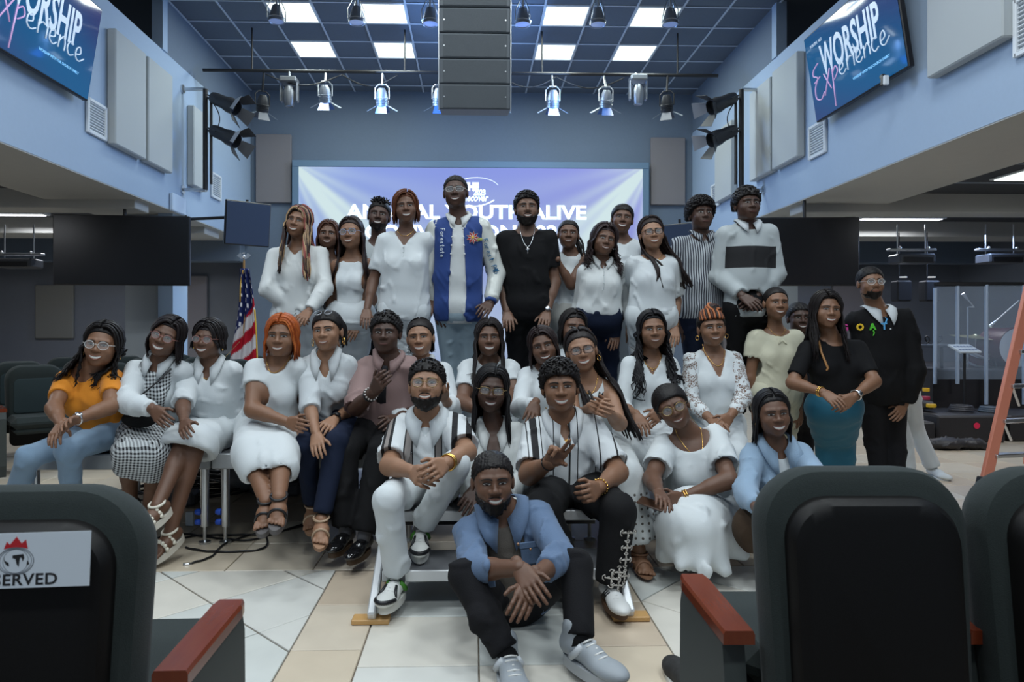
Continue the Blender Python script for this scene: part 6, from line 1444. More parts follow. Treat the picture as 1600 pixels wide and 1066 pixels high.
def varsity(x):
    ARMS = x['arms']; R_ = x['TR']; nb = x['nb']; u, v, up = x['u'], x['v'], x['up']
    g = G()
    for sg in (-1, 1):
        pts = [nb + u * sg * .062 + up * .045 - v * .02, nb + u * sg * .075 + up * .015 + v * .03, nb + u * sg * .055 - up * .05 + v * .085, nb + u * sg * .048 - up * .10 + v * .10]; g.tube(smoothp(pts, 4), .013, 8)
    g.build('ribbed_collar', mat('rib_white', (.6, .62, .62), .9), x['root'], smooth=True, base=x['base'])
    for sg, lb in ((-1, 'left'), (1, 'right')):
        g = G()
        for j in range(7): g.sphere(onbody(x, .03, sg * (.036 + .0045 * j), -.10 - j * .062, .002), (.007, .004, .007), 8)
        g.build('snap_button', mat('snap_white', (.7, .72, .72), .3), x['root'], smooth=True, base=x['base'])
    c0 = onbody(x, .034, .108, -.165, .010); g = G(); g2 = G()
    for i in range(9):
        a = i * 2 * math.pi / 9; d_ = u * math.cos(a) + up * math.sin(a); e = np.cross(v, d_); pts = [c0, c0 + d_ * .022 + e * .010, c0 + d_ * .048, c0 + d_ * .022 - e * .010]
        g.addl(np.vstack([[p + v * .003 for p in pts], pts]), [(0, 1, 2, 3), (7, 6, 5, 4), (0, 4, 5, 1), (1, 5, 6, 2), (2, 6, 7, 3), (3, 7, 4, 0)])
        g2.tube([p + v * .004 for p in (pts[0], pts[1], pts[2], pts[3], pts[0])], .0018, 4)
    o = g.build('flower_patch', mat('patch_red', (.42, .01, .02), .8), x['root'], base=x['base'], label='red flower patch on the chest'); g2.build('stitching', mat('patch_white', (.65, .6, .55), .8), o, base=None) if False else g2.build('stitching', mat('patch_white', (.65, .6, .55), .8), x['root'], base=x['base'])
    g = G().sphere(c0 + v * .005, (.011, .005, .011), 8); g.build('patch_centre', mat('patch_yellow', (.75, .45, .03), .7), x['root'], base=x['base'])
    g = G()
    for i in range(3): q = onbody(x, .03, .12 + .022 * i, -.185 + .006 * i, .006); g.sphere(q, (.016, .004, .013), 8)
    g.build('leaf_patch', mat('patch_olive', (.35, .36, .10), .8), x['root'], smooth=True, base=x['base'])
    # script down the sleeve and chest
    BL = mat('script_blue', (.01, .13, .28), .7); WSC = mat('script_white', (.6, .66, .72), .7)
    sh, e_, q_ = ARMS[1][:3]; ax = nrm(e_ - sh); L_ = np.linalg.norm(e_ - sh); L2 = np.linalg.norm(q_ - e_); g = G(); rr = np.random.RandomState(5)
    def sl(s, o): # s along the sleeve 0..2, o across
        c_ = sh + (e_ - sh) * s if s < 1 else e_ + (q_ - e_) * (s - 1); a_ = ax if s < 1 else nrm(q_ - e_); side = nrm(np.cross(a_, v)); vv = nrm(v - a_ * (v @ a_)); return c_ + side * o + vv * (.086 - .008 * s - (o ** 2) * 6)
    GL = {'F': [[(0, 0), (0, 1)], [(0, 1), (.7, 1)], [(0, .5), (.5, .5)]], 'o': [[(.35, 0), (0, .3), (.35, .6), (.7, .3), (.35, 0)]], 'r': [[(0, 0), (0, .6)], [(0, .4), (.3, .6), (.55, .5)]], 'e': [[(0, .3), (.6, .35), (.3, .6), (0, .3), (.3, 0), (.6, .1)]], 's': [[(.5, .55), (.1, .5), (.4, .25), (.4, .05), (0, 0)]], 't': [[(.3, 1), (.3, .1), (.5, 0)], [(0, .65), (.6, .65)]], 'P': [[(0, 0), (0, 1), (.5, .95), (.6, .7), (.4, .5), (0, .5)]], 'a': [[(.6, .6), (.2, .6), (0, .2), (.3, 0), (.6, .3), (.6, .6), (.65, 0)]], 'k': [[(0, 0), (0, 1)], [(.5, .6), (0, .3), (.6, 0)]], ' ': []}
    def wr(txt, fpos, g, h, stp):
        x_ = 0
        for ch in txt:
            for s_ in GL[ch]: g.tube([fpos(x_ + a * h * .8, b * h) for a, b in smoothp(s_, 3)], .0030, 4)
            x_ += stp
    wr('Forest Peak', lambda a, b: sl(.26 + a / L_ * .95, .022 - b * 1.0), g, .036, .0305); g.build('sleeve_script', BL, x['root'], smooth=True, base=x['base'])
    g = G(); wr('Forestate', lambda a, b: onbody(x, .034, -.128 + b * 1.0, -.10 - a, .012), g, .030, .024); g.build('chest_script', WSC, x['root'], smooth=True, base=x['base'])
    for i in (0, 1):
        a = ARMS[i]; d = nrm(a[2] - a[1])
        for k, (t0, m_) in enumerate(((.80, VARS), (.86, mat('rib_white', (.6, .62, .62), .9)), (.92, VARS))):
            c_ = a[1] + (a[2] - a[1]) * t0; G().tube([c_ - d * .010, c_ + d * .012], [.046, .044], 14).build('ribbed_cuff', m_, x['root'], smooth=True, base=x['base'])
pp('b6', label='tallest man, blue and cream varsity jacket with red flower patch, centre of back row', D=5.05, face=(712, 303), S=((682, 361), (752, 359)), Hp=(716, 478), Lg=stand(5.05, 718, 0, wd=14), tone=D1, fem=0, w=1.08, roll=-2, yaw=-3,
   A=([(668, 425, -1), (682, 480, -1), (692, 508, -1)], [(776, 428, 1), (766, 474, -1), (752, 492, -1)]), top=T(IVO, slv=0, neck='v', dp=.06, wd=.04, hem=.14, collar=.9, t=.012, loose=1.1, fill=1), over=T(VARS, t=.026, slv=0, neck='v', dp=.16, wd=.06, open=(.030, .060), hem=.12, loose=1.18, fill=1, name='jacket', amp=.006, strap=-.015),
   bot=T(cloth('washed_jeans', (.34, .44, .50)), k='trousers', wl=1.05), hair=dict(st='fade', th=.004, front=.070), glasses=dict(sh='square', m=CLR, r=.021), extras=(varsity, lambda x: sleeves(x, LEA, 1.78, .022, 1.25)))
def sleeves(x, m, end, t, ls, name='sleeve', amp=.005):
    for a in x['arms']:
        if a is None: continue
        sh, e, q = a[:3]; ls = 1 + (ls - 1) * .42; am = 1 if x['fem'] else 1.18; r0, r1, r2 = .047 * am, .037 * am, .027 * am; f_ = min(end, 1) ; pr = [rc(sh, sh + (e - sh) * f_, r0 + t, (r1 + (r0 - r1) * (1 - f_)) * ls + t, .02)]
        if end > 1: pr.append(rc(e, e + (q - e) * (end - 1), r1 * ls + t, r2 * ls + t, .02))
        v, f = surf(pr, .0115); v = wrinkle(v, f, amp, 1.1, int(abs(sh[0]) * 50)); G().add(v, f).build(name, m, x['root'], smooth=True, base=x['base'])
pp('b7', label='bearded man in black tee with a silver cross necklace, back row', D=5.15, face=(823, 329), S=((790, 378), (856, 377)), Hp=(823, 476), Lg=stand(5.15, 822, 0, wd=14), tone=(.16, .085, .055), fem=0, w=1.12, roll=0,
   A=([(783, 440, -1), (792, 488, -1), (795, 514, -1)], [(866, 440, 1), (854, 488, -1), (849, 512, -1)]), top=T(BLACK, slv=.62, hem=.13, loose=1.12, fill=1, ls=1.3, ts=.018), bot=T(BLK2, k='trousers'), hair=dict(st='afro', th=.013, curls=160, front=.064), beard=2.4, extras=(necklace(.15, 'cross', SILV(), .0026, .06, .030), wristband(1, .034, .006, SILV(), .93, 'wristwatch', face=True)))
pp('b8', label='woman in sleeveless white top leaning an arm on the man in black tee', D=5.35, face=(888, 369), S=((872, 410), (910, 408)), Hp=(888, 488), Lg=stand(5.35, 888, 0), tone=D2, hs=.96, roll=3, yaw=-6, w=.92,
   A=(None, [(893, 446, -1), (868, 404, -1), (852, 398, 1)]), top=T(WHT2, slv=0, hem=.05, neck='scoop', dp=.05), bot=T(cloth('pale_linen', (.50, .50, .47)), k='trousers'), mouth='soft', hair=dict(st='pony', tail=dict(L=.30, n=14, o=(.055, .05, -.02), d=(.6, -.2, -.2), r=.8), th=.006, front=.074))
pp('b9', label='woman with shoulder-length dark curls, white button blouse and navy trousers, back row', D=5.08, face=(943, 379), S=((914, 428), (966, 424)), Hp=(936, 488), Lg=stand(5.08, 938, 0, wd=14), tone=D2, roll=12, yaw=4, w=1.0,
   A=([(905, 480, 1), (915, 515, -1)], [(975, 474, 1), (962, 520, -1), (958, 545, -1)]), top=T(IVO, slv=1.9, neck='v', dp=.08, wd=.04, hem=.03, loose=1.1, fill=1, ls=1.25, ts=.014, collar=.8), bot=T(NAVY, k='trousers', rise=.10), hair=dict(st='curly', c=(.03, .018, .018), L=.24, n=120, wav=.016, wf=75, rad=.0062, az0=55, vol=.022, spread=.3), mouth='soft', extras=(shirtbtn(4, t=.02),))
pp('b10', label='smiling woman with pulled-back hair behind two women, back row right', D=5.5, face=(972, 345), S=((948, 392), (998, 388)), Hp=(972, 484), Lg=stand(5.5, 972, 0), tone=D2, roll=6, yaw=-8, top=T(WHT2, slv=0, neck='scoop', dp=.05), bot=T(WHT2, k='skirt', len=1.5), hair=dict(st='updo', bun=((-.03, .10, .01), .04), th=.010, front=.062), mouth='grin')
pp('b11', label='woman with dark-framed glasses, white draped dress and very long braids, back row right', D=5.0, face=(1018, 368), S=((990, 416), (1050, 416)), Hp=(1018, 490), Lg=stand(5.0, 1018, 0), tone=D4, roll=-5, yaw=-4, w=1.0,
   A=([(980, 455, 1), (984, 508, -1)], [(1056, 470, 1), (1054, 512, -1), (1054, 540, -1)]), top=T(WHT2, slv=.82, neck='scoop', dp=.07, wd=.085, loose=1.2, fill=1, ls=1.9, ts=.016, hem=.08, amp=.006, name='dress_top'), bot=T(WHT2, k='skirt', len=1.8, fl=.035, fold=.010, nf=20, rise=.17), hair=dict(st='braids', c=(.018, .010, .009), L=.46, n=64, rad=.0068, az0=80, azp=1, side=1, front=.070, part=-.01), glasses=dict(sh='square', m=BFR, th=.0022), extras=(necklace(.06, .004), wristband(1, .028, .002)))
pp('b12', label='man with a short afro in a navy and white striped button shirt', D=5.3, face=(1095, 338), S=((1063, 386), (1129, 384)), Hp=(1096, 480), Lg=stand(5.3, 1096, 0, wd=13), tone=D1, fem=0, w=1.15, yaw=3, mouth='closed',
   A=([(1052, 448, 1), (1060, 500, -1)], [(1138, 445, 1), (1130, 495, -1)]), top=T(STRP, slv=.7, neck='v', dp=.05, wd=.03, hem=.10, loose=1.15, fill=1, ls=1.3, collar=.8), bot=T(NAVY, k='trousers'), hair=dict(st='afro', th=.026, curls=320, front=.060, rough=.003, cr=.010), extras=(shirtbtn(6, m=STRP, t=.022),))
pp('b13', label='tall young man, grey sweatshirt with black chest band, hands clasped, right end of back row', D=5.1, face=(1167, 323), S=((1134, 370), (1201, 367)), Hp=(1168, 476), Lg=stand(5.1, 1168, 0, wd=14), tone=D1, fem=0, w=.98, yaw=2, mouth='closed',
   A=([(1124, 432, -1), (1160, 463, -1), (1188, 482, -1)], [(1213, 428, -1), (1182, 464, -1), (1162, 482, -1)]), top=T(pattern_mat('banded_sweatshirt', (.42, .46, .47), greyband(1.80, .080), .85, .3), slv=1.9, hem=.10, loose=1.2, fill=1, ls=1.45, ts=.018, neck='v', dp=.04, wd=.05, collar=1.0, cm=WHT, name='sweatshirt', amp=.006), bot=T(BLK2, k='trousers', wl=1.1), hair=dict(st='afro', th=.018, curls=120, front=.058))
# --- middle row
pp('m1', label='woman in orange tee and light jeans with clear glasses, seated far left', D=3.98, face=(160, 543), S=((104, 598), (176, 596)), Hp=(168, 672), hipd=.12, tone=D3, roll=8, yaw=10, w=1.12, mouth='grin', hs=1.05,
   Lg=(((46, 714, -1), (14, 795, 1)), ((106, 704, -1), (116, 790, 1))), A=([(84, 638, -1), (96, 664, -1), (78, 694, -1)], [(172, 636, -1), (116, 657, -1), (92, 664, -1)]), top=T(ORG, slv=.60, neck='scoop', dp=.055, wd=.08, hem=.02, loose=1.1, ls=1.15, ts=.013), bot=T(JEAN, k='trousers', flare=.002, wl=.88), hair=dict(st='curly', c=(.008, .006, .006), L=.27, n=140, wav=.009, wf=90, rad=.0075, az0=62, azp=.8, vol=.018, side=-1, front=.072, sw=(-.15, -.1, 0)), glasses=dict(sh='round', m=CLR), extras=(earring('hoop', .012), wristband(1, .028, .005, SILV(), .92, 'wristwatch', face=True)), shoes=dict(m=WHT, sm=WHT))
pp('m2', label='woman in black and white gingham dress over white blouse, dark bob and glasses', D=4.05, face=(259, 530), S=((212, 582), (285, 584)), Hp=(240, 668), hipd=.1, tone=D2, roll=22, yaw=8, w=1.0, mouth='grin',
   Lg=(((200, 706, -1), (205, 796, 1)), ((246, 708, -1), (232, 800, 1))), A=([(200, 630, -1), (240, 640, -1), (262, 664, -1)], [(296, 640, 1), (230, 660, -1), (204, 670, -1)]), top=T(WHT, slv=1.9, neck='v', dp=.06, wd=.05, collar=1.1, ls=1.5, ts=.017, t=.006), over=T(GING, t=.016, slv=0, neck='scoop', dp=.07, wd=.095, hem=.1, name='dress', strap=.03, amp=.003), bot=T(GING, k='skirt', len=1.36, fl=-.01, amp=.003, t=.016), hair=dict(st='long', c=(.012, .008, .009), L=.15, n=110, az0=50, front=.066, part=.02, vol=.014), glasses=dict(sh='round', m=mat('rose_frame', (.35, .15, .13), .2)),
   extras=(lambda x: bag(x),), shoes=dict(m=BLACK, sm=BLACK))
def bag(x):
    g = G(); a = x['nb'] + x['u'] * .09 + x['up'] * .02; pts = [onbody(x, .022, .10 - .05 * k, -.02 - .075 * k, .004) for k in range(6)]; g.tube(pts, .005, 6); g.build('bag_strap', BLK, x['root'], smooth=True, base=x['base'])
    c_ = P(218, 655, 3.85); v, f = surf([el(c_, (.10, .045, .05), .02)], .009); G().add(v, f).build('handbag', BLK2, x['root'], smooth=True, base=x['base'])
pp('m3', label='woman with short dark hair and glasses, white blouse and skirt, crossed bare legs', D=4.15, face=(326, 534), S=((298, 588), (362, 584)), Hp=(335, 668), hipd=.1, tone=D2, roll=4, yaw=-4, w=1.0, hs=.96, mouth='grin',
   Lg=(((290, 690, -1), (246, 790, -1)), ((306, 692, -1), (266, 832, -1))), A=([(286, 634, -1), (288, 660, -1)], [(366, 640, 1), (296, 638, -1), (262, 634, -1)]), top=T(WHT, slv=.95, neck='v', dp=.11, wd=.045, hem=.08, loose=1.15, fill=1, ls=1.5, ts=.02, collar=1.2, amp=.006, name='blouse'), bot=T(WHT, k='skirt', len=1.14, fl=.035, bare=1, amp=.006, fold=.008), hair=dict(st='bob', c=(.012, .009, .010), L=.05, n=100, az0=40, front=.052, vol=.016), glasses=dict(sh='round', m=mat('rose_frame', (.35, .15, .13), .2)), extras=(earring('ball', .014), wristband(1, .030, .006, GOLD(), .72), necklace(.09)),
   shoes=dict(m=mat('pearl', (.72, .68, .58), .25), sm=mat('sandal_cream', (.66, .62, .54), .5), sandal=1, skin=skin(D2), beads=1, sole_t=.035, d=(-.35, -.9, -.35)))
pp('m4', label='woman with bright orange bob in a fitted white tee dress, seated', D=4.0, face=(440, 530), S=((400, 582), (466, 580)), Hp=(425, 668), hipd=.1, tone=D3, roll=2, yaw=2, w=1.28, hs=1.03,
   Lg=(((392, 704, -1), (416, 784, -1)), ((440, 704, -1), (436, 778, -1))), A=([(394, 640, -1), (450, 660, -1), (476, 668, -1)], [(478, 640, 1), (470, 668, -1)]), top=T(WHT2, slv=.42, neck='scoop', dp=.085, wd=.06, hem=.1, t=.009, amp=.002, ts=.014, name='dress_top'), bot=T(WHT2, k='skirt', len=1.40, fl=.0, fold=.008, nf=14, level=.45), hair=dict(st='bob', c=(.44, .10, .018), L=.13, n=150, az0=48, azp=.9, front=.070, cols=[(.44, .10, .018), (.40, .085, .015), (.30, .06, .012), (.48, .13, .03)], vol=.012), extras=(necklace(.07),),
   shoes=dict(m=BLK, sm=mat('sandal_sole', (.10, .09, .09), .6), sandal=1, skin=skin(D3), d=(.1, -.8, -.35), sole_t=.03))
pp('m5', label='woman with ponytail, sunglasses on her head, white shirt and navy trousers', D=4.05, face=(512, 521), S=((482, 576), (542, 574)), Hp=(520, 662), hipd=.1, tone=D4, roll=-4, yaw=-6, w=.95, mouth='soft',
   Lg=(((478, 694, -1), (488, 792, 1)), ((526, 690, -1), (502, 812, 1))), A=([(484, 636, -1), (494, 680, -1), (497, 712, -1)], [(548, 640, 1), (522, 656, -1), (504, 674, -1)]), top=T(WHT, slv=1.15, neck='v', dp=.13, wd=.075, hem=.02, loose=1.2, fill=1, ls=1.5, ts=.018, collar=1.4, amp=.006, cuff=0), bot=T(NAVY, k='trousers', end=.93, flare=.006), hair=dict(st='pony', tail=dict(L=.16, n=34, o=(.03, .09, .05), d=(.6, .6, .1), r=1.1), th=.010, front=.064), extras=(earring('hoop', .020), wristband(1, .030, .006, BLK, .92, 'wristwatch', face=True), lambda x: shades(x)),
   shoes=dict(m=mat('clear_strap', (.45, .32, .22), .2), sm=mat('sandal_tan', (.35, .2, .12), .5), sandal=1, skin=skin(D4), d=(.15, -.9, -.3)))
def shades(x):
    g = G(); t = np.linspace(0, 2 * math.pi, 20)
    for sg in (-1, 1): g.tube([x['hl'](sg * .028 + .020 * math.cos(q), -.060 + .010 * math.sin(q), .106 + .012 * math.sin(q)) for q in t], .003, 5)
    g.build('sunglasses', mat('shade_silver', (.25, .27, .3), .15, metal=.6), x['root'], smooth=True, base=x['base'])
def tie(x):
    g = G(); top_ = onbody(x, .016, 0, -.035, .012); prev = None; ws = [(.0, .014), (.025, .020), (.04, .013), (.09, .020), (.18, .027), (.30, .033), (.42, .036), (.45, .002)]; V = []
    for s_, w_ in ws: c_ = onbody(x, .036, .0, -.03 - s_, .012); V += [c_ - x['u'] * w_, c_ + x['v'] * .008, c_ + x['u'] * w_, c_ - x['v'] * .006]
    f = [(j * 4 + i, j * 4 + (i + 1) % 4, (j + 1) * 4 + (i + 1) % 4, (j + 1) * 4 + i) for j in range(len(ws) - 1) for i in range(4)] + [(0, 3, 2, 1)]; g.addl(V, [q[::-1] for q in f]); g.build('necktie', cloth('tie_black', (.015, .015, .018)), x['root'], smooth=True, base=x['base'])
pp('m6', label='young man in mauve shirt and black tie with raised hand, seated', D=4.12, face=(603, 524), S=((572, 580), (638, 577)), Hp=(594, 668), hipd=.1, tone=D1, fem=0, w=.95, mouth='closed', hs=.97, yaw=-2,
   Lg=(((538, 706, -1), (540, 832, 1)), ((596, 704, -1), (568, 842, 1))), A=({'p': [(556, 638, -1), (584, 612, -1), (602, 584, -1)], 'fist': (.9, .9, .7, .4, .2), 'back': (0, -1, .3)}, [(645, 640, 1), (620, 655, -1)]), top=T(MAUVE, slv=.98, neck='v', dp=.05, wd=.04, hem=.06, loose=1.18, fill=1, ls=1.8, ts=.018, collar=1.0, amp=.007), bot=T(BLK2, k='trousers', wl=1.25, flare=.028, end=.93), hair=dict(st='afro', th=.014, curls=60, front=.060, c=(.01, .008, .008)), extras=(tie, wristband(0, .036, .006, mat('bead_white', (.6, .58, .55), .3), .86, 'bracelet', n=1, beads=14), wristband(0, .036, .005, BLK, .78)),
   shoes=dict(m=mat('patent_black', (.008, .008, .009), .10, spec=.8), sm=mat('sole_brown', (.07, .04, .02), .6), low=.01, sole_t=.03, sock=mat('sock_grey', (.12, .12, .13), .9), d=(-.25, -.95, 0)))
pp('m7', label='woman in white shirt with curls tied back, seated behind the man in striped knit', D=4.35, face=(657, 531), S=((626, 584), (692, 584)), Hp=(660, 662), tone=D4, roll=-4, yaw=-3, mouth='grin', w=1.0, Lg=(((630, 700, -1), (630, 760, 1)), ((690, 700, -1), (690, 760, 1))), A=([(616, 645, -1), (640, 660, -1)], [(706, 640, -1), (694, 622, -1), (685, 608, -1)]),
   top=T(WHT, slv=1.6, neck='v', dp=.09, wd=.05, loose=1.2, fill=1, ls=1.5, ts=.018, collar=1.1, amp=.006), bot=T(WHT, k='trousers'), hair=dict(st='curly', c=(.012, .009, .009), L=.10, n=50, az0=105, wav=.012, wf=90, rad=.006, front=.070, vol=.006), extras=(shirtbtn(4, t=.03),))
pp('m8', label='woman with long straight black hair in white tee, arms crossed, centre of middle row', D=4.4, face=(764, 531), S=((732, 580), (796, 580)), Hp=(764, 664), tone=D2, w=1.22, mouth='grin', Lg=(((735, 700, -1), (735, 770, 1)), ((795, 700, -1), (795, 770, 1))), A=([(722, 628, -1), (758, 646, -1)], [(806, 620, -1), (786, 642, -1), (770, 652, -1)]),
   top=T(WHT, slv=.6, loose=1.05, ls=1.2, ts=.014, neck='scoop', dp=.05), bot=T(WHT, k='trousers'), hair=dict(st='long', c=(.012, .008, .008), L=.34, n=120, az0=52, azp=1.1, fwd=.5, front=.072))
pp('m9', label='woman with dark brown bob in white long-sleeved top leaning right, middle row', D=4.15, face=(850, 545), S=((824, 592), (882, 594)), Hp=(850, 672), tone=D2, roll=-14, yaw=-8, hs=.98, Lg=(((830, 710, -1), (830, 790, 1)), ((880, 710, -1), (880, 790, 1))), A=([(812, 638, -1), (836, 632, -1), (826, 660, -1)], None),
   top=T(WHT, slv=1.9, neck='scoop', dp=.04, ls=1.2, ts=.014), bot=T(WHT, k='trousers'), hair=dict(st='bob', c=(.020, .011, .011), L=.15, n=100, az0=52, front=.070, part=-.01, vol=.010))
pp('m10', label='woman mostly hidden behind the woman with glasses, black hair and pearl earring', D=4.6, face=(895, 516), S=((866, 566), (928, 566)), Hp=(895, 650), tone=D2, roll=6, yaw=8, A=(None, [(944, 615, 1), (930, 650, -1)]), Lg=None, top=T(WHT, slv=1.9), hair=dict(st='bob', c=(.010, .008, .008), L=.12, n=80, az0=60, front=.066), extras=(earring('ball', .008),))
pp('m11', label='woman in square glasses and white sleeveless dress, very long dark braids over her shoulder', D=3.92, face=(909, 551), S=((888, 606), (950, 612)), Hp=(935, 700), hipd=.08, tone=D4, roll=-10, yaw=-6, w=1.05, mouth='grin', Lg=(((948, 742, -1), (990, 850, 1)), ((975, 745, -1), (1000, 868, 1))),
   A=({'p': [(898, 655, -1), (925, 636, -1), (948, 640, -1)], 'curl': .5}, [(968, 662, -1), (950, 644, -1), (930, 632, -1)]), top=T(WHT2, slv=0, neck='scoop', dp=.11, wd=.08, strap=.02, t=.010, hem=.1, name='dress_top'), bot=T(EYEL, k='skirt', len=1.85, fl=.025, fold=.010, nf=16, bare=1), hair=dict(st='braids', c=(.014, .010, .010), L=.58, n=90, rad=.0072, az0=85, azp=1.0, sw=(.42, -.28, 0), front=.070), glasses=dict(sh='square', m=mat('brown_frame', (.06, .035, .03), .2), th=.002), extras=(earring('hoop', .016), necklace(.09, .004)),
   shoes=dict(m=skin(D4), sm=skin(D4), sandal=1, skin=skin(D4), sole_t=.008))
pp('m12', label='woman with long black side-swept curls in a white wrap dress, seated right of centre', D=4.35, face=(1019, 519), S=((984, 574), (1046, 574)), Hp=(1012, 664), tone=D3, roll=-3, yaw=-4, mouth='soft', w=1.0, Lg=(((992, 715, -1), (1000, 790, 1)), ((1036, 715, -1), (1040, 790, 1))),
   A=([(972, 636, -1), (996, 650, -1), (1008, 676, -1)], [(1062, 636, -1), (1036, 640, -1), (1006, 668, -1)]), top=T(WHT2, slv=1.35, neck='v', dp=.14, wd=.075, t=.009, ls=1.2, ts=.012, amp=.002, hem=.06, name='dress_top'), bot=T(WHT2, k='skirt', len=1.45, fl=.02, fold=.008), hair=dict(st='curly', c=(.008, .007, .009), L=.42, n=110, wav=.011, wf=42, rad=.008, az0=58, azp=.9, vol=.012, sw=(.06, -.12, 0), front=.072), extras=(necklace(.10, .005), wristband(1, .030, .005, SILV(), .94, 'wristwatch', face=True)))
pp('m13', label='woman with copper and black braided updo and lace-sleeved white dress', D=4.45, face=(1112, 516), S=((1082, 568), (1146, 566)), Hp=(1115, 662), tone=D3, roll=-4, yaw=-6, mouth='soft', w=1.16, Lg=(((1095, 715, -1), (1100, 790, 1)), ((1142, 715, -1), (1145, 790, 1))),
   A=([(1078, 628, -1), (1112, 656, -1), (1132, 672, -1)], [(1162, 622, -1), (1140, 652, -1), (1122, 672, -1)]), top=T(WHT2, slv=0, neck='v', dp=.19, wd=.075, t=.010, amp=.002, hem=.08, name='dress_top', strap=-.01), bot=T(WHT2, k='skirt', len=1.45, fl=.02), hair=dict(st='updo', twist=[(.30, .09, .03), (.02, .012, .01), (.42, .14, .05), (.06, .02, .012)], bun=((.02, .02, .115), .046), th=.008, front=.068), extras=(earring('hoop', .014), necklace(.11, .003), lambda x: sleeves(x, LACE, 1.62, .014, 1.5), lambda x: inner(x)))
def inner(x):
    v, f = surf([el(x['nb'] - x['up'] * .20 + x['v'] * .075, (.055, .045, .07), .02, x['TR'])], .008); G().add(v, f).build('camisole', BLACK, x['root'], smooth=True, base=x['base'])
# --- standing on the floor at the right
pp('r1', label='woman in cream puff-sleeved dress with gathered neckline, standing right', D=5.0, face=(1212, 477), S=((1182, 532), (1242, 532)), Hp=(1212, 608), Lg=stand(5.0, 1212, 0, False), tone=D3, yaw=-4, roll=2, w=1.0, A=([(1172, 590, 1), (1180, 640, 1)], [(1252, 590, 1), (1248, 640, 1)]), top=T(CREAM, slv=.45, neck='scoop', dp=.075, wd=.09, ls=1.5, ts=.024, amp=.006, loose=1.15, fill=1, puff=1, name='dress_top'), bot=T(CREAM, k='skirt', len=1.85, fl=.03, fold=.012, nf=26, rise=.2), hair=dict(st='pony', tail=dict(L=.09, n=16, o=(.05, .07, .04), d=(.9, .1, .5), r=.6), th=.005, front=.078), extras=(necklace(.06, .004), lambda x: G().tube([onbody(x, .016, -.012, -.09), onbody(x, .016, -.03, -.12, .01), onbody(x, .016, 0, -.095, .008), onbody(x, .016, .03, -.12, .01), onbody(x, .016, .01, -.09)], .004, 5).build('bow', CREAM, x['root'], smooth=True, base=x['base'])))
pp('r2', label='man peeking between the cream dress and the black top, only his face showing', D=5.45, face=(1249, 500), S=((1222, 552), (1280, 552)), Hp=(1250, 620), Lg=stand(5.45, 1250, 0, False), tone=D1, fem=0, yaw=-10, top=T(DBLUE, slv=.6), bot=T(BLK2, k='trousers'), hair=dict(st='afro', th=.008, front=.062))
pp('r3', label='woman with long dark hair, black top and teal pencil skirt, hands folded, standing right', D=4.65, face=(1291, 488), S=((1262, 549), (1340, 548)), Hp=(1303, 632), Lg=stand(4.65, 1305, 0, False, 12), tone=D3, yaw=-8, roll=4, w=1.14, hips=.85, hs=1.03, A=([(1238, 598, -1), (1288, 614, -1), (1318, 636, -1)], [(1366, 596, -1), (1334, 620, -1), (1306, 642, -1)]), top=T(BLACK, slv=.80, neck='scoop', dp=.06, wd=.08, hem=.02, t=.010, ts=.012, ls=1.15), bot=T(TEALS, k='skirt', len=1.6, fl=-.01, rise=.10, amp=.003), hair=dict(st='long', c=(.010, .007, .007), L=.36, n=150, az0=52, azp=1.0, front=.074, part=-.02, vol=.016, wav=.008, fwd=.3), extras=(wristband(0, .032, .004, GOLD(), .86, n=2), wristband(1, .034, .006, SILV(), .90, 'wristwatch', face=True), lambda x: G().tube([onbody(x, .014, -.115, -.02), onbody(x, .014, -.12, -.1), onbody(x, .014, -.11, -.2), onbody(x, .014, -.12, -.3)], .008, 6).build('bag_strap', mat('tan_leather', (.45, .22, .08), .5), x['root'], smooth=True, base=x['base'])))
def goat(x):
    cols = {'G': (.6, .05, .3), 'O': (.85, .55, .03), 'A': (.10, .60, .04), 'T': (.10, .40, .75)}
    for k, ch in enumerate('GOAT'):
        q = onbody(x, .024, -.262 + k * .076, -.135, .010); M3 = np.stack([x['u'], x['up'], x['v']], 1)
        text_obj(ch, .066, q - x['base'], M3, mat('letter_' + ch, cols[ch], .7), 'lettering', .003, .003, 1, x['root'])
    g = G().sphere(onbody(x, .024, .012, -.155, .006), .006, 8); g.build('full_stop', WHT, x['root'], base=x['base'])
    q = onbody(x, .024, -.020, -.11, .010); G().tube([q, q + x['up'] * .03 + x['u'] * .012, q + x['up'] * .045], [.006, .005, .002], 5).build('letter_trim', mat('letter_T', cols['T'], .7), x['root'], base=x['base']); q = onbody(x, .024, -.108, -.16, .010); G().tube([q, q - x['up'] * .02 + x['u'] * .006, q - x['up'] * .04 - x['u'] * .004], [.006, .005, .002], 5).build('letter_trim', mat('letter_A', cols['A'], .7), x['root'], base=x['base'])
pp('r4', label='man in clear glasses and black sweater with coloured letters, standing far right', D=5.15, face=(1360, 445), S=((1334, 503), (1410, 501)), Hp=(1376, 600), Lg=(((1368, 690, 1), (1376, 785, 1)), ((1398, 690, 1), (1402, 785, 1))), tone=D3, fem=0, w=1.05, yaw=-8, hs=.98, mouth='closed', A=(None, [(1428, 578, 1), (1412, 634, -1), (1398, 656, -1)]), top=T(BLACK, slv=1.92, loose=1.25, fill=1, ls=1.6, ts=.024, t=.016, hem=.16, neck='v', dp=.045, wd=.05, collar=1.5, cm=WHT, name='sweater', amp=.006), bot=T(CHAR, k='trousers', wl=1.15), hair=dict(st='fade', th=.007, front=.062), beard=.8, glasses=dict(sh='round', m=CLR), extras=(goat,), shoes=dict(m=BLACK, sm=WHT))
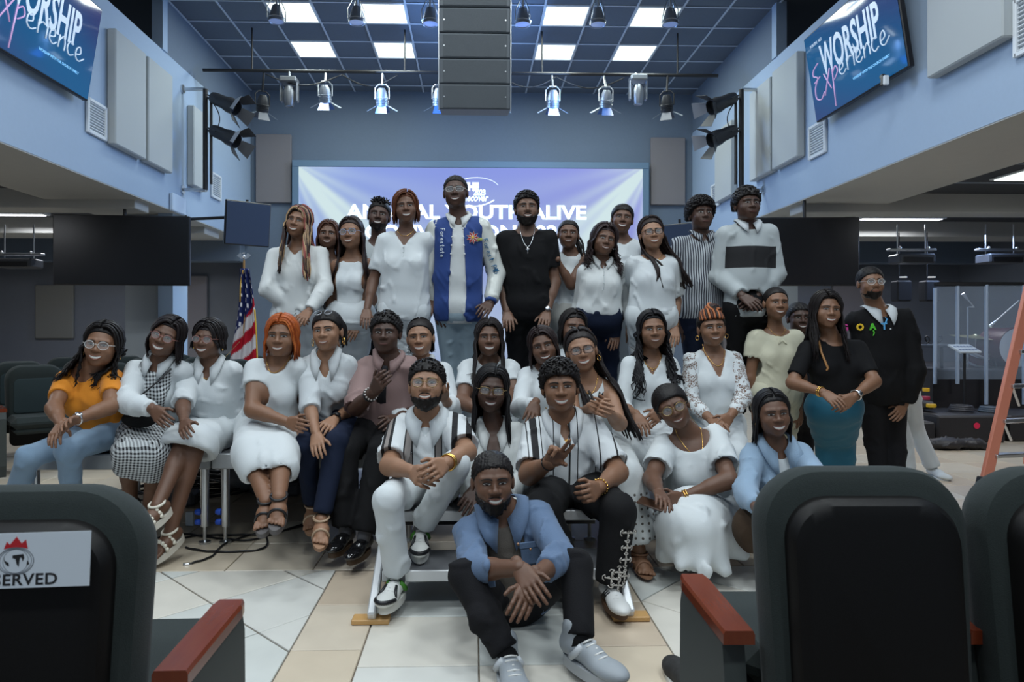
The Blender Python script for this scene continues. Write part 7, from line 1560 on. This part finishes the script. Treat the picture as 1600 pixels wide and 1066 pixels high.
pp('r5', label='person in white trousers mostly hidden behind the man in lettered sweater', D=5.7, face=(1362, 456), S=((1352, 522), (1398, 522)), Hp=(1400, 610), Lg=(((1412, 690, 1), (1420, 770, 1)), ((1430, 672, 1), (1460, 748, 1))), tone=D2, fem=0, w=.9, hs=.8, top=T(WHT, slv=.5), bot=T(WHT, k='trousers', wl=1.2), hair=dict(st='fade', th=.004), shoes=dict(m=WHT, sm=WHT))
# --- front row
pp('f1', label='bearded man in white knit shirt with dark stripes and white trousers, seated on the steps', D=3.52, face=(667, 606), S=((628, 676), (706, 670)), Hp=(668, 752), hipd=.06, tone=D4, fem=0, w=1.0, pitch=10, hs=1.02, yaw=-2, mouth='smile',
   Lg=(((606, 782, 2.98), (621, 905, 3.04)), ((712, 726, 3.14), (657, 828, 3.26))), A=({'p': [(608, 728, -1), (646, 738, -1), (668, 752, -1)], 'curl': .7}, {'p': [(730, 706, -1), (694, 726, -1), (668, 742, -1)], 'curl': .7}), top=T(STR32, slv=.78, neck='v', dp=.09, wd=.05, hem=.12, loose=1.2, fill=1, ls=1.6, ts=.02, t=.014, collar=1.5, cm=WHT, amp=.006), bot=T(WHT2, k='trousers', wl=1.03, flare=.014, end=.93, amp=.006), hair=dict(st='afro', th=.010, curls=90, front=.060), beard=1.5, glasses=dict(sh='round', m=mat('gold_frame', (.30, .20, .08), .25, metal=.6)), extras=(wristband(1, .036, .005, GOLD(), .80, n=2, gap=.014), lambda x: innertee(x, WHT)),
   shoes=dict(m=mat('sneaker_white', (.68, .69, .66), .45), sm=mat('sole_white', (.62, .62, .58), .5), laces=mat('lace_white', (.7, .7, .68), .8), toe=BLK, side=mat('sneaker_green', (.05, .22, .015), .5), sock=mat('sock_grey', (.12, .12, .13), .9), sole_t=.035, d=(-.25, -.95, 0), d1=(.05, -.95, -.1)))
def innertee(x, m):
    v, f = surf([el(x['nb'] - x['up'] * .11 + x['v'] * .045, (.07, .065, .09), .02, x['TR']), rc(x['nb'] - x['up'] * .03, x['nb'] + x['v'] * .02 - x['up'] * .01, x['neck_r'] * 1.15, x['neck_r'] * 1.12, .02), fn(lambda X, Y, Z: x['tf'](X, Y, Z)[2] * -1 - .012 + 0 * X)] if False else [el(x['nb'] - x['up'] * .13 + x['v'] * .035, (.075, .068, .095), .02, x['TR'])], .009); G().add(v, f).build('undershirt', m, x['root'], smooth=True, base=x['base'])
pp('f2', label='woman with long black hair, thin glasses and white blazer between the two seated men', D=3.75, face=(768, 612), S=((736, 690), (806, 682)), Hp=(772, 770), tone=D1, roll=5, yaw=-2, w=1.0, hs=1.03, pitch=-2, Lg=(((745, 800, -1), (750, 880, 1)), ((800, 800, -1), (800, 880, 1))), A=({'p': [(722, 748, -1), (744, 764, -1), (722, 800, -1)], 'curl': .2}, [(824, 750, -1), (790, 775, -1)]), top=T(IVO, slv=1.9, neck='v', dp=.25, wd=.075, hem=.12, t=.016, loose=1.15, fill=1, ls=1.4, ts=.020, collar=1.3, name='blazer', amp=.005), bot=T(WHT2, k='trousers'), hair=dict(st='long', c=(.007, .006, .007), L=.30, n=150, az0=52, azp=.95, front=.072, part=.015, vol=.012, fwd=.2), glasses=dict(sh='square', m=mat('gold_frame', (.30, .20, .08), .25, metal=.6), th=.0013),
   extras=(lambda x: rednails(x),))
def rednails(x):
    g = G()
    for px, py in ((706, 800), (712, 806), (722, 804), (730, 798)): g.sphere(P(px, py, 3.50), (.006, .005, .010), 6)
    g.build('fingernail', mat('nail_red', (.6, .01, .03), .2), x['root'], smooth=True, base=x['base'])
CRS = mat('cross_print', (.55, .52, .48), .8)
def crosses(x):
    L = x['legs'][1]; g = G(); k_, an = L[1], L[2]; hj = L[0]
    def cross(c_, s_, nrm_, upv):
        sd = np.cross(upv, nrm_)
        for d1, d2 in ((upv, sd), (sd, upv), (-upv, sd), (-sd, upv)):
            t_ = [c_, c_ + d1 * s_]; g.tube(t_, .0030, 4); e = c_ + d1 * s_; g.tube([e - d2 * s_ * .42, e - d2 * s_ * .2 + d1 * s_ * .28, e + d2 * s_ * .2 + d1 * s_ * .28, e + d2 * s_ * .42, e - d1 * s_ * .1], .0026, 4)
            g.tube([c_ + d1 * s_ * .25 + d2 * s_ * .2, c_ + d1 * s_ * .62 + d2 * s_ * .10], .0022, 4)
    up_ = nrm(k_ - an)
    out = []
    for s_, q, off in ((.033, .22, .5), (.024, .42, .55), (.026, .58, .6), (.022, .75, .2), (.030, .84, -.2), (.024, .80, .75), (.022, .92, .25)):
        r_ = .085 - .012 * q; nn = nrm(np.array([off, -1, 0])); nn = nrm(nn - up_ * (nn @ up_)); cross(k_ + (an - k_) * q + nn * r_, s_, nn, up_)
    for q, off in ((.86, .5), (.93, .9)): nn = nrm(np.array([off * 1.2, -1, .9])); cross(hj + (k_ - hj) * q + nn * .080, .018, nn, nrm(np.cross(nn, [1, 0, 0])))
    L = x['legs'][0]; k2, a2 = L[1], L[2]
    for q, off in ((.0, -.2), (.12, -.3), (.25, .2)): nn = nrm(np.array([off, -1, .35 if q == 0 else .1])); cross(k2 + (a2 - k2) * q + nn * .080, .022, nn, nrm(k2 - a2))
    g.build('cross_print', CRS, x['root'], smooth=True, base=x['base'], label='pale crosses printed on the black trousers')
pp('f3', label='man in white shirt with thin black stripes making a V sign, black trousers with crosses', D=3.52, face=(875, 608), S=((838, 680), (922, 672)), Hp=(888, 758), hipd=.06, tone=D3, fem=0, w=1.12, hs=1.03, yaw=-4, roll=-3, mouth='grin',
   Lg=(((848, 796, 3.06), (892, 908, 3.10)), ((966, 800, 3.06), (953, 916, 3.04))), A=({'p': [(826, 742, -1), (860, 722, -1), (886, 686, -1)], 'fist': (.02, .02, 1.5, 1.6, 1.0), 'back': (.25, 1, .1)}, {'p': [(966, 738, -1), (934, 764, -1), (912, 776, -1)], 'fist': (1.1, 1.1, 1.1, 1.1, .8)}), top=T(STR34, slv=.80, neck='v', dp=.11, wd=.05, hem=.10, loose=1.18, fill=1, ls=1.5, ts=.018, t=.014, collar=1.3, amp=.006), bot=T(BLK2, k='trousers', wl=1.2, flare=.022, end=.96, amp=.006), hair=dict(st='curlytop', th=.018, curls=220, front=.058, cr=.009), extras=(necklace(.10, .008, GOLD(), .003), wristband(0, .034, .003, BLK, .92), wristband(1, .036, .006, GOLD(), .88, beads=16), crosses),
   shoes=dict(m=mat('sneaker_offwhite', (.66, .67, .66), .4), sm=mat('gum_sole', (.10, .05, .025), .6), laces=mat('lace_white', (.7, .7, .68), .8), side=BLK, ns=3, low=.02, sole_t=.025, d=(.12, -.99, 0)))
pp('f4', label='woman in gold-rimmed glasses and white ruffled dress, crouching with head tilted', D=3.72, face=(1052, 640), S=((1040, 702), (1116, 690)), Hp=(1100, 800), hipd=.05, tone=D2, roll=-24, yaw=-12, w=1.22, mouth='soft', Lg=(((1056, 822, 3.36), (1066, 878, 3.42)), ((1085, 830, 3.34), (1124, 874, 3.5))),
   A=([(1018, 748, -1), (1030, 770, -1), (1040, 790, -1)], {'p': [(1140, 750, -1), (1064, 778, -1), (1030, 788, -1)], 's': 1.08, 'curl': .5}), top=T(WHT2, slv=.62, neck='scoop', dp=.12, wd=.10, ls=1.6, ts=.022, loose=1.08, fill=1, hem=.1, t=.012, amp=.006, name='dress_top'), bot=T(LACE if False else WHT2, k='skirt', len=1.45, fl=.0, fold=.010, nf=21, t=.016, level=.055, solid=1, amp=.010, name='lace_skirt', tent=((1034, 868, 3.40, .035), (1062, 884, 3.25, .03), (1098, 892, 3.2, .03), (1134, 892, 3.28, .035), (1160, 866, 3.45, .04), (1160, 800, 3.75, .09))), hair=dict(st='updo', bun=((.0, .10, -.02), .035), th=.014, front=.058), glasses=dict(sh='round', m=mat('gold_frame', (.30, .20, .08), .25, metal=.6), th=.0024, r=.024), extras=(earring('ball', .007, SILV()), necklace(.12, .004), wristband(1, .030, .005, GOLD(), .88, n=2), lambda x: phone(x)))
def phone(x): G().box(P(1020, 788, 3.42), (.075, .15, .010), .004, rot(.2, -.25, .9)).build('phone', mat('phone_brown', (.10, .05, .03), .3), x['root'], base=x['base'])
pp('f5', label='woman crouching in light denim jacket over white tee, black hair, behind the near chair', D=3.55, face=(1207, 650), S=((1176, 718), (1250, 714)), Hp=(1218, 805), hipd=.1, tone=D2, roll=-5, yaw=-6, mouth='grin', hs=.97, w=1.0, Lg=(((1180, 822, -1), (1195, 880, 1)), ((1232, 815, -1), (1235, 880, 1))),
   A=([(1166, 772, -1), (1184, 795, -1)], [(1280, 748, -1), (1222, 776, -1), (1192, 802, -1)]), top=T(WHT, slv=0, neck='scoop', dp=.045, t=.008), over=T(DEN, t=.022, slv=1.85, neck='v', dp=.12, wd=.05, open=(.03, .02), hem=.02, loose=1.12, fill=1, ls=1.3, ts=.014, collar=1.4, name='jacket', amp=.007), bot=T(BRNS, k='skirt', len=1.2, fl=.02), hair=dict(st='long', c=(.008, .007, .008), L=.16, n=110, az0=66, azp=.9, front=.070, part=.0, wav=.008), extras=(earring('ball', .009), wristband(1, .034, .009, GOLD(), .90, 'wristwatch', face=True), lambda x: G().tube([onbody(x, .034, -.05, -.12), onbody(x, .034, .0, -.2), onbody(x, .034, .06, -.28), onbody(x, .034, .10, -.34)], .008, 5).build('bag_strap', mat('strap_green', (.01, .05, .035), .6), x['root'], smooth=True, base=x['base']), lambda x: jacket_bits(x, DEN)),
   shoes=dict(m=mat('sandal_tan', (.35, .2, .12), .5), sm=mat('sandal_tan', (.35, .2, .12), .5), sandal=1, skin=skin(D2)))
def jacket_bits(x, m, t=.036):
    g = G(); 
    for sg in (-1, 1):
        c_ = onbody(x, t, sg * .098, -.17, .003); R_ = x['TR']; g.box(c_, (.082, .008, .09), .003, R_); g.box(c_ + x['up'] * .038 + x['v'] * .005, (.088, .006, .026), .002, R_)
    g.build('chest_pocket', m, x['root'], base=x['base'])
    g = G()
    for sg in (-1, 1): g.sphere(onbody(x, t, sg * .098, -.14, .012), .006, 6)
    for j in range(4): g.sphere(onbody(x, t, .05, -.12 - j * .08, .004), .007, 6)
    g.build('button', mat('button_copper', (.35, .2, .12), .4, metal=.7), x['root'], smooth=True, base=x['base'])
pp('c1', label='bearded man in open blue shirt over taupe tee and charcoal jeans, sitting on the floor', D=2.92, face=(770, 756), S=((734, 838), (840, 812)), Hp=(800, 922), hipd=.02, tone=D2, fem=0, w=.98, hs=.99, roll=-2, yaw=4, mouth='grin', body_h=.010, hd_h=.0038,
   Lg=(((727, 900, 2.62), (794, 1026, 2.44)), ((900, 884, 2.64), (906, 1004, 2.46))), A=({'p': [(742, 890, -1), (812, 888, -1), (846, 942, -1)], 'curl': .28, 's': .95, 'hsz': .93}, {'p': [(878, 872, -1), (832, 905, -1), (806, 970, -1)], 'curl': .22, 's': .95, 'hsz': .93}), top=T(TAUPE, slv=0, neck='scoop', dp=.03, t=.012, loose=1.1, fill=1, hem=.1, amp=.007), over=T(CHAM, t=.020, slv=1.55, neck='v', dp=.13, wd=.06, open=(.062, .11), hem=.10, loose=1.15, fill=1, ls=1.3, ts=.012, collar=1.5, name='overshirt', amp=.008, h=.0105), bot=T(CHAR, k='trousers', wl=1.0, flare=.010, end=.95, amp=.007, h=.011), hair=dict(st='fade', th=.005, front=.066), beard=1.7, extras=(lambda x: jacket_bits(x, CHAM, .04),),
   shoes=dict(m=mat('trainer_grey', (.30, .33, .36), .55), sm=mat('trainer_sole', (.38, .40, .42), .5), laces=mat('lace_white', (.7, .7, .68), .8), side=mat('trainer_light', (.5, .53, .56), .5), sole_t=.035, sock=BLACK, d0=(.15, -.97, 0), d1=(.55, -.8, 0), s=1.14))
for tg, k in PEOPLE: person(**k)

sn = thing('sneaker', 'black speckled sneaker peeking in at the bottom edge beside the near right chair', 'shoe', tuple(P(1068, 1068, 2.36) * np.array([1, 1, 0]))); g = G(); v, f_ = surf([rc((0, -.08, .05), (0, .06, .04), .038, .036, .03), el((0, .10, .03), (.045, .07, .035), .03)], .006); g.add(v, f_); g.build('upper', mat('speckle_black', (.02, .02, .02), .8, bump=.9, scale=300, var=.9), sn, smooth=True)
g = G(); a = np.linspace(0, 2 * math.pi, 28, endpoint=False); pr_ = [(.043 * math.cos(q) * k, .02 + .145 * math.sin(q) * k, z) for z, k in ((.02, 1), (.0, 1.04)) for q in a]; g.addl(pr_, [(i, (i + 1) % 28, 28 + (i + 1) % 28, 28 + i) for i in range(28)] + [tuple(range(28)), tuple(range(55, 27, -1))]); g.build('sole', mat('sole_white', (.62, .62, .58), .5), sn)
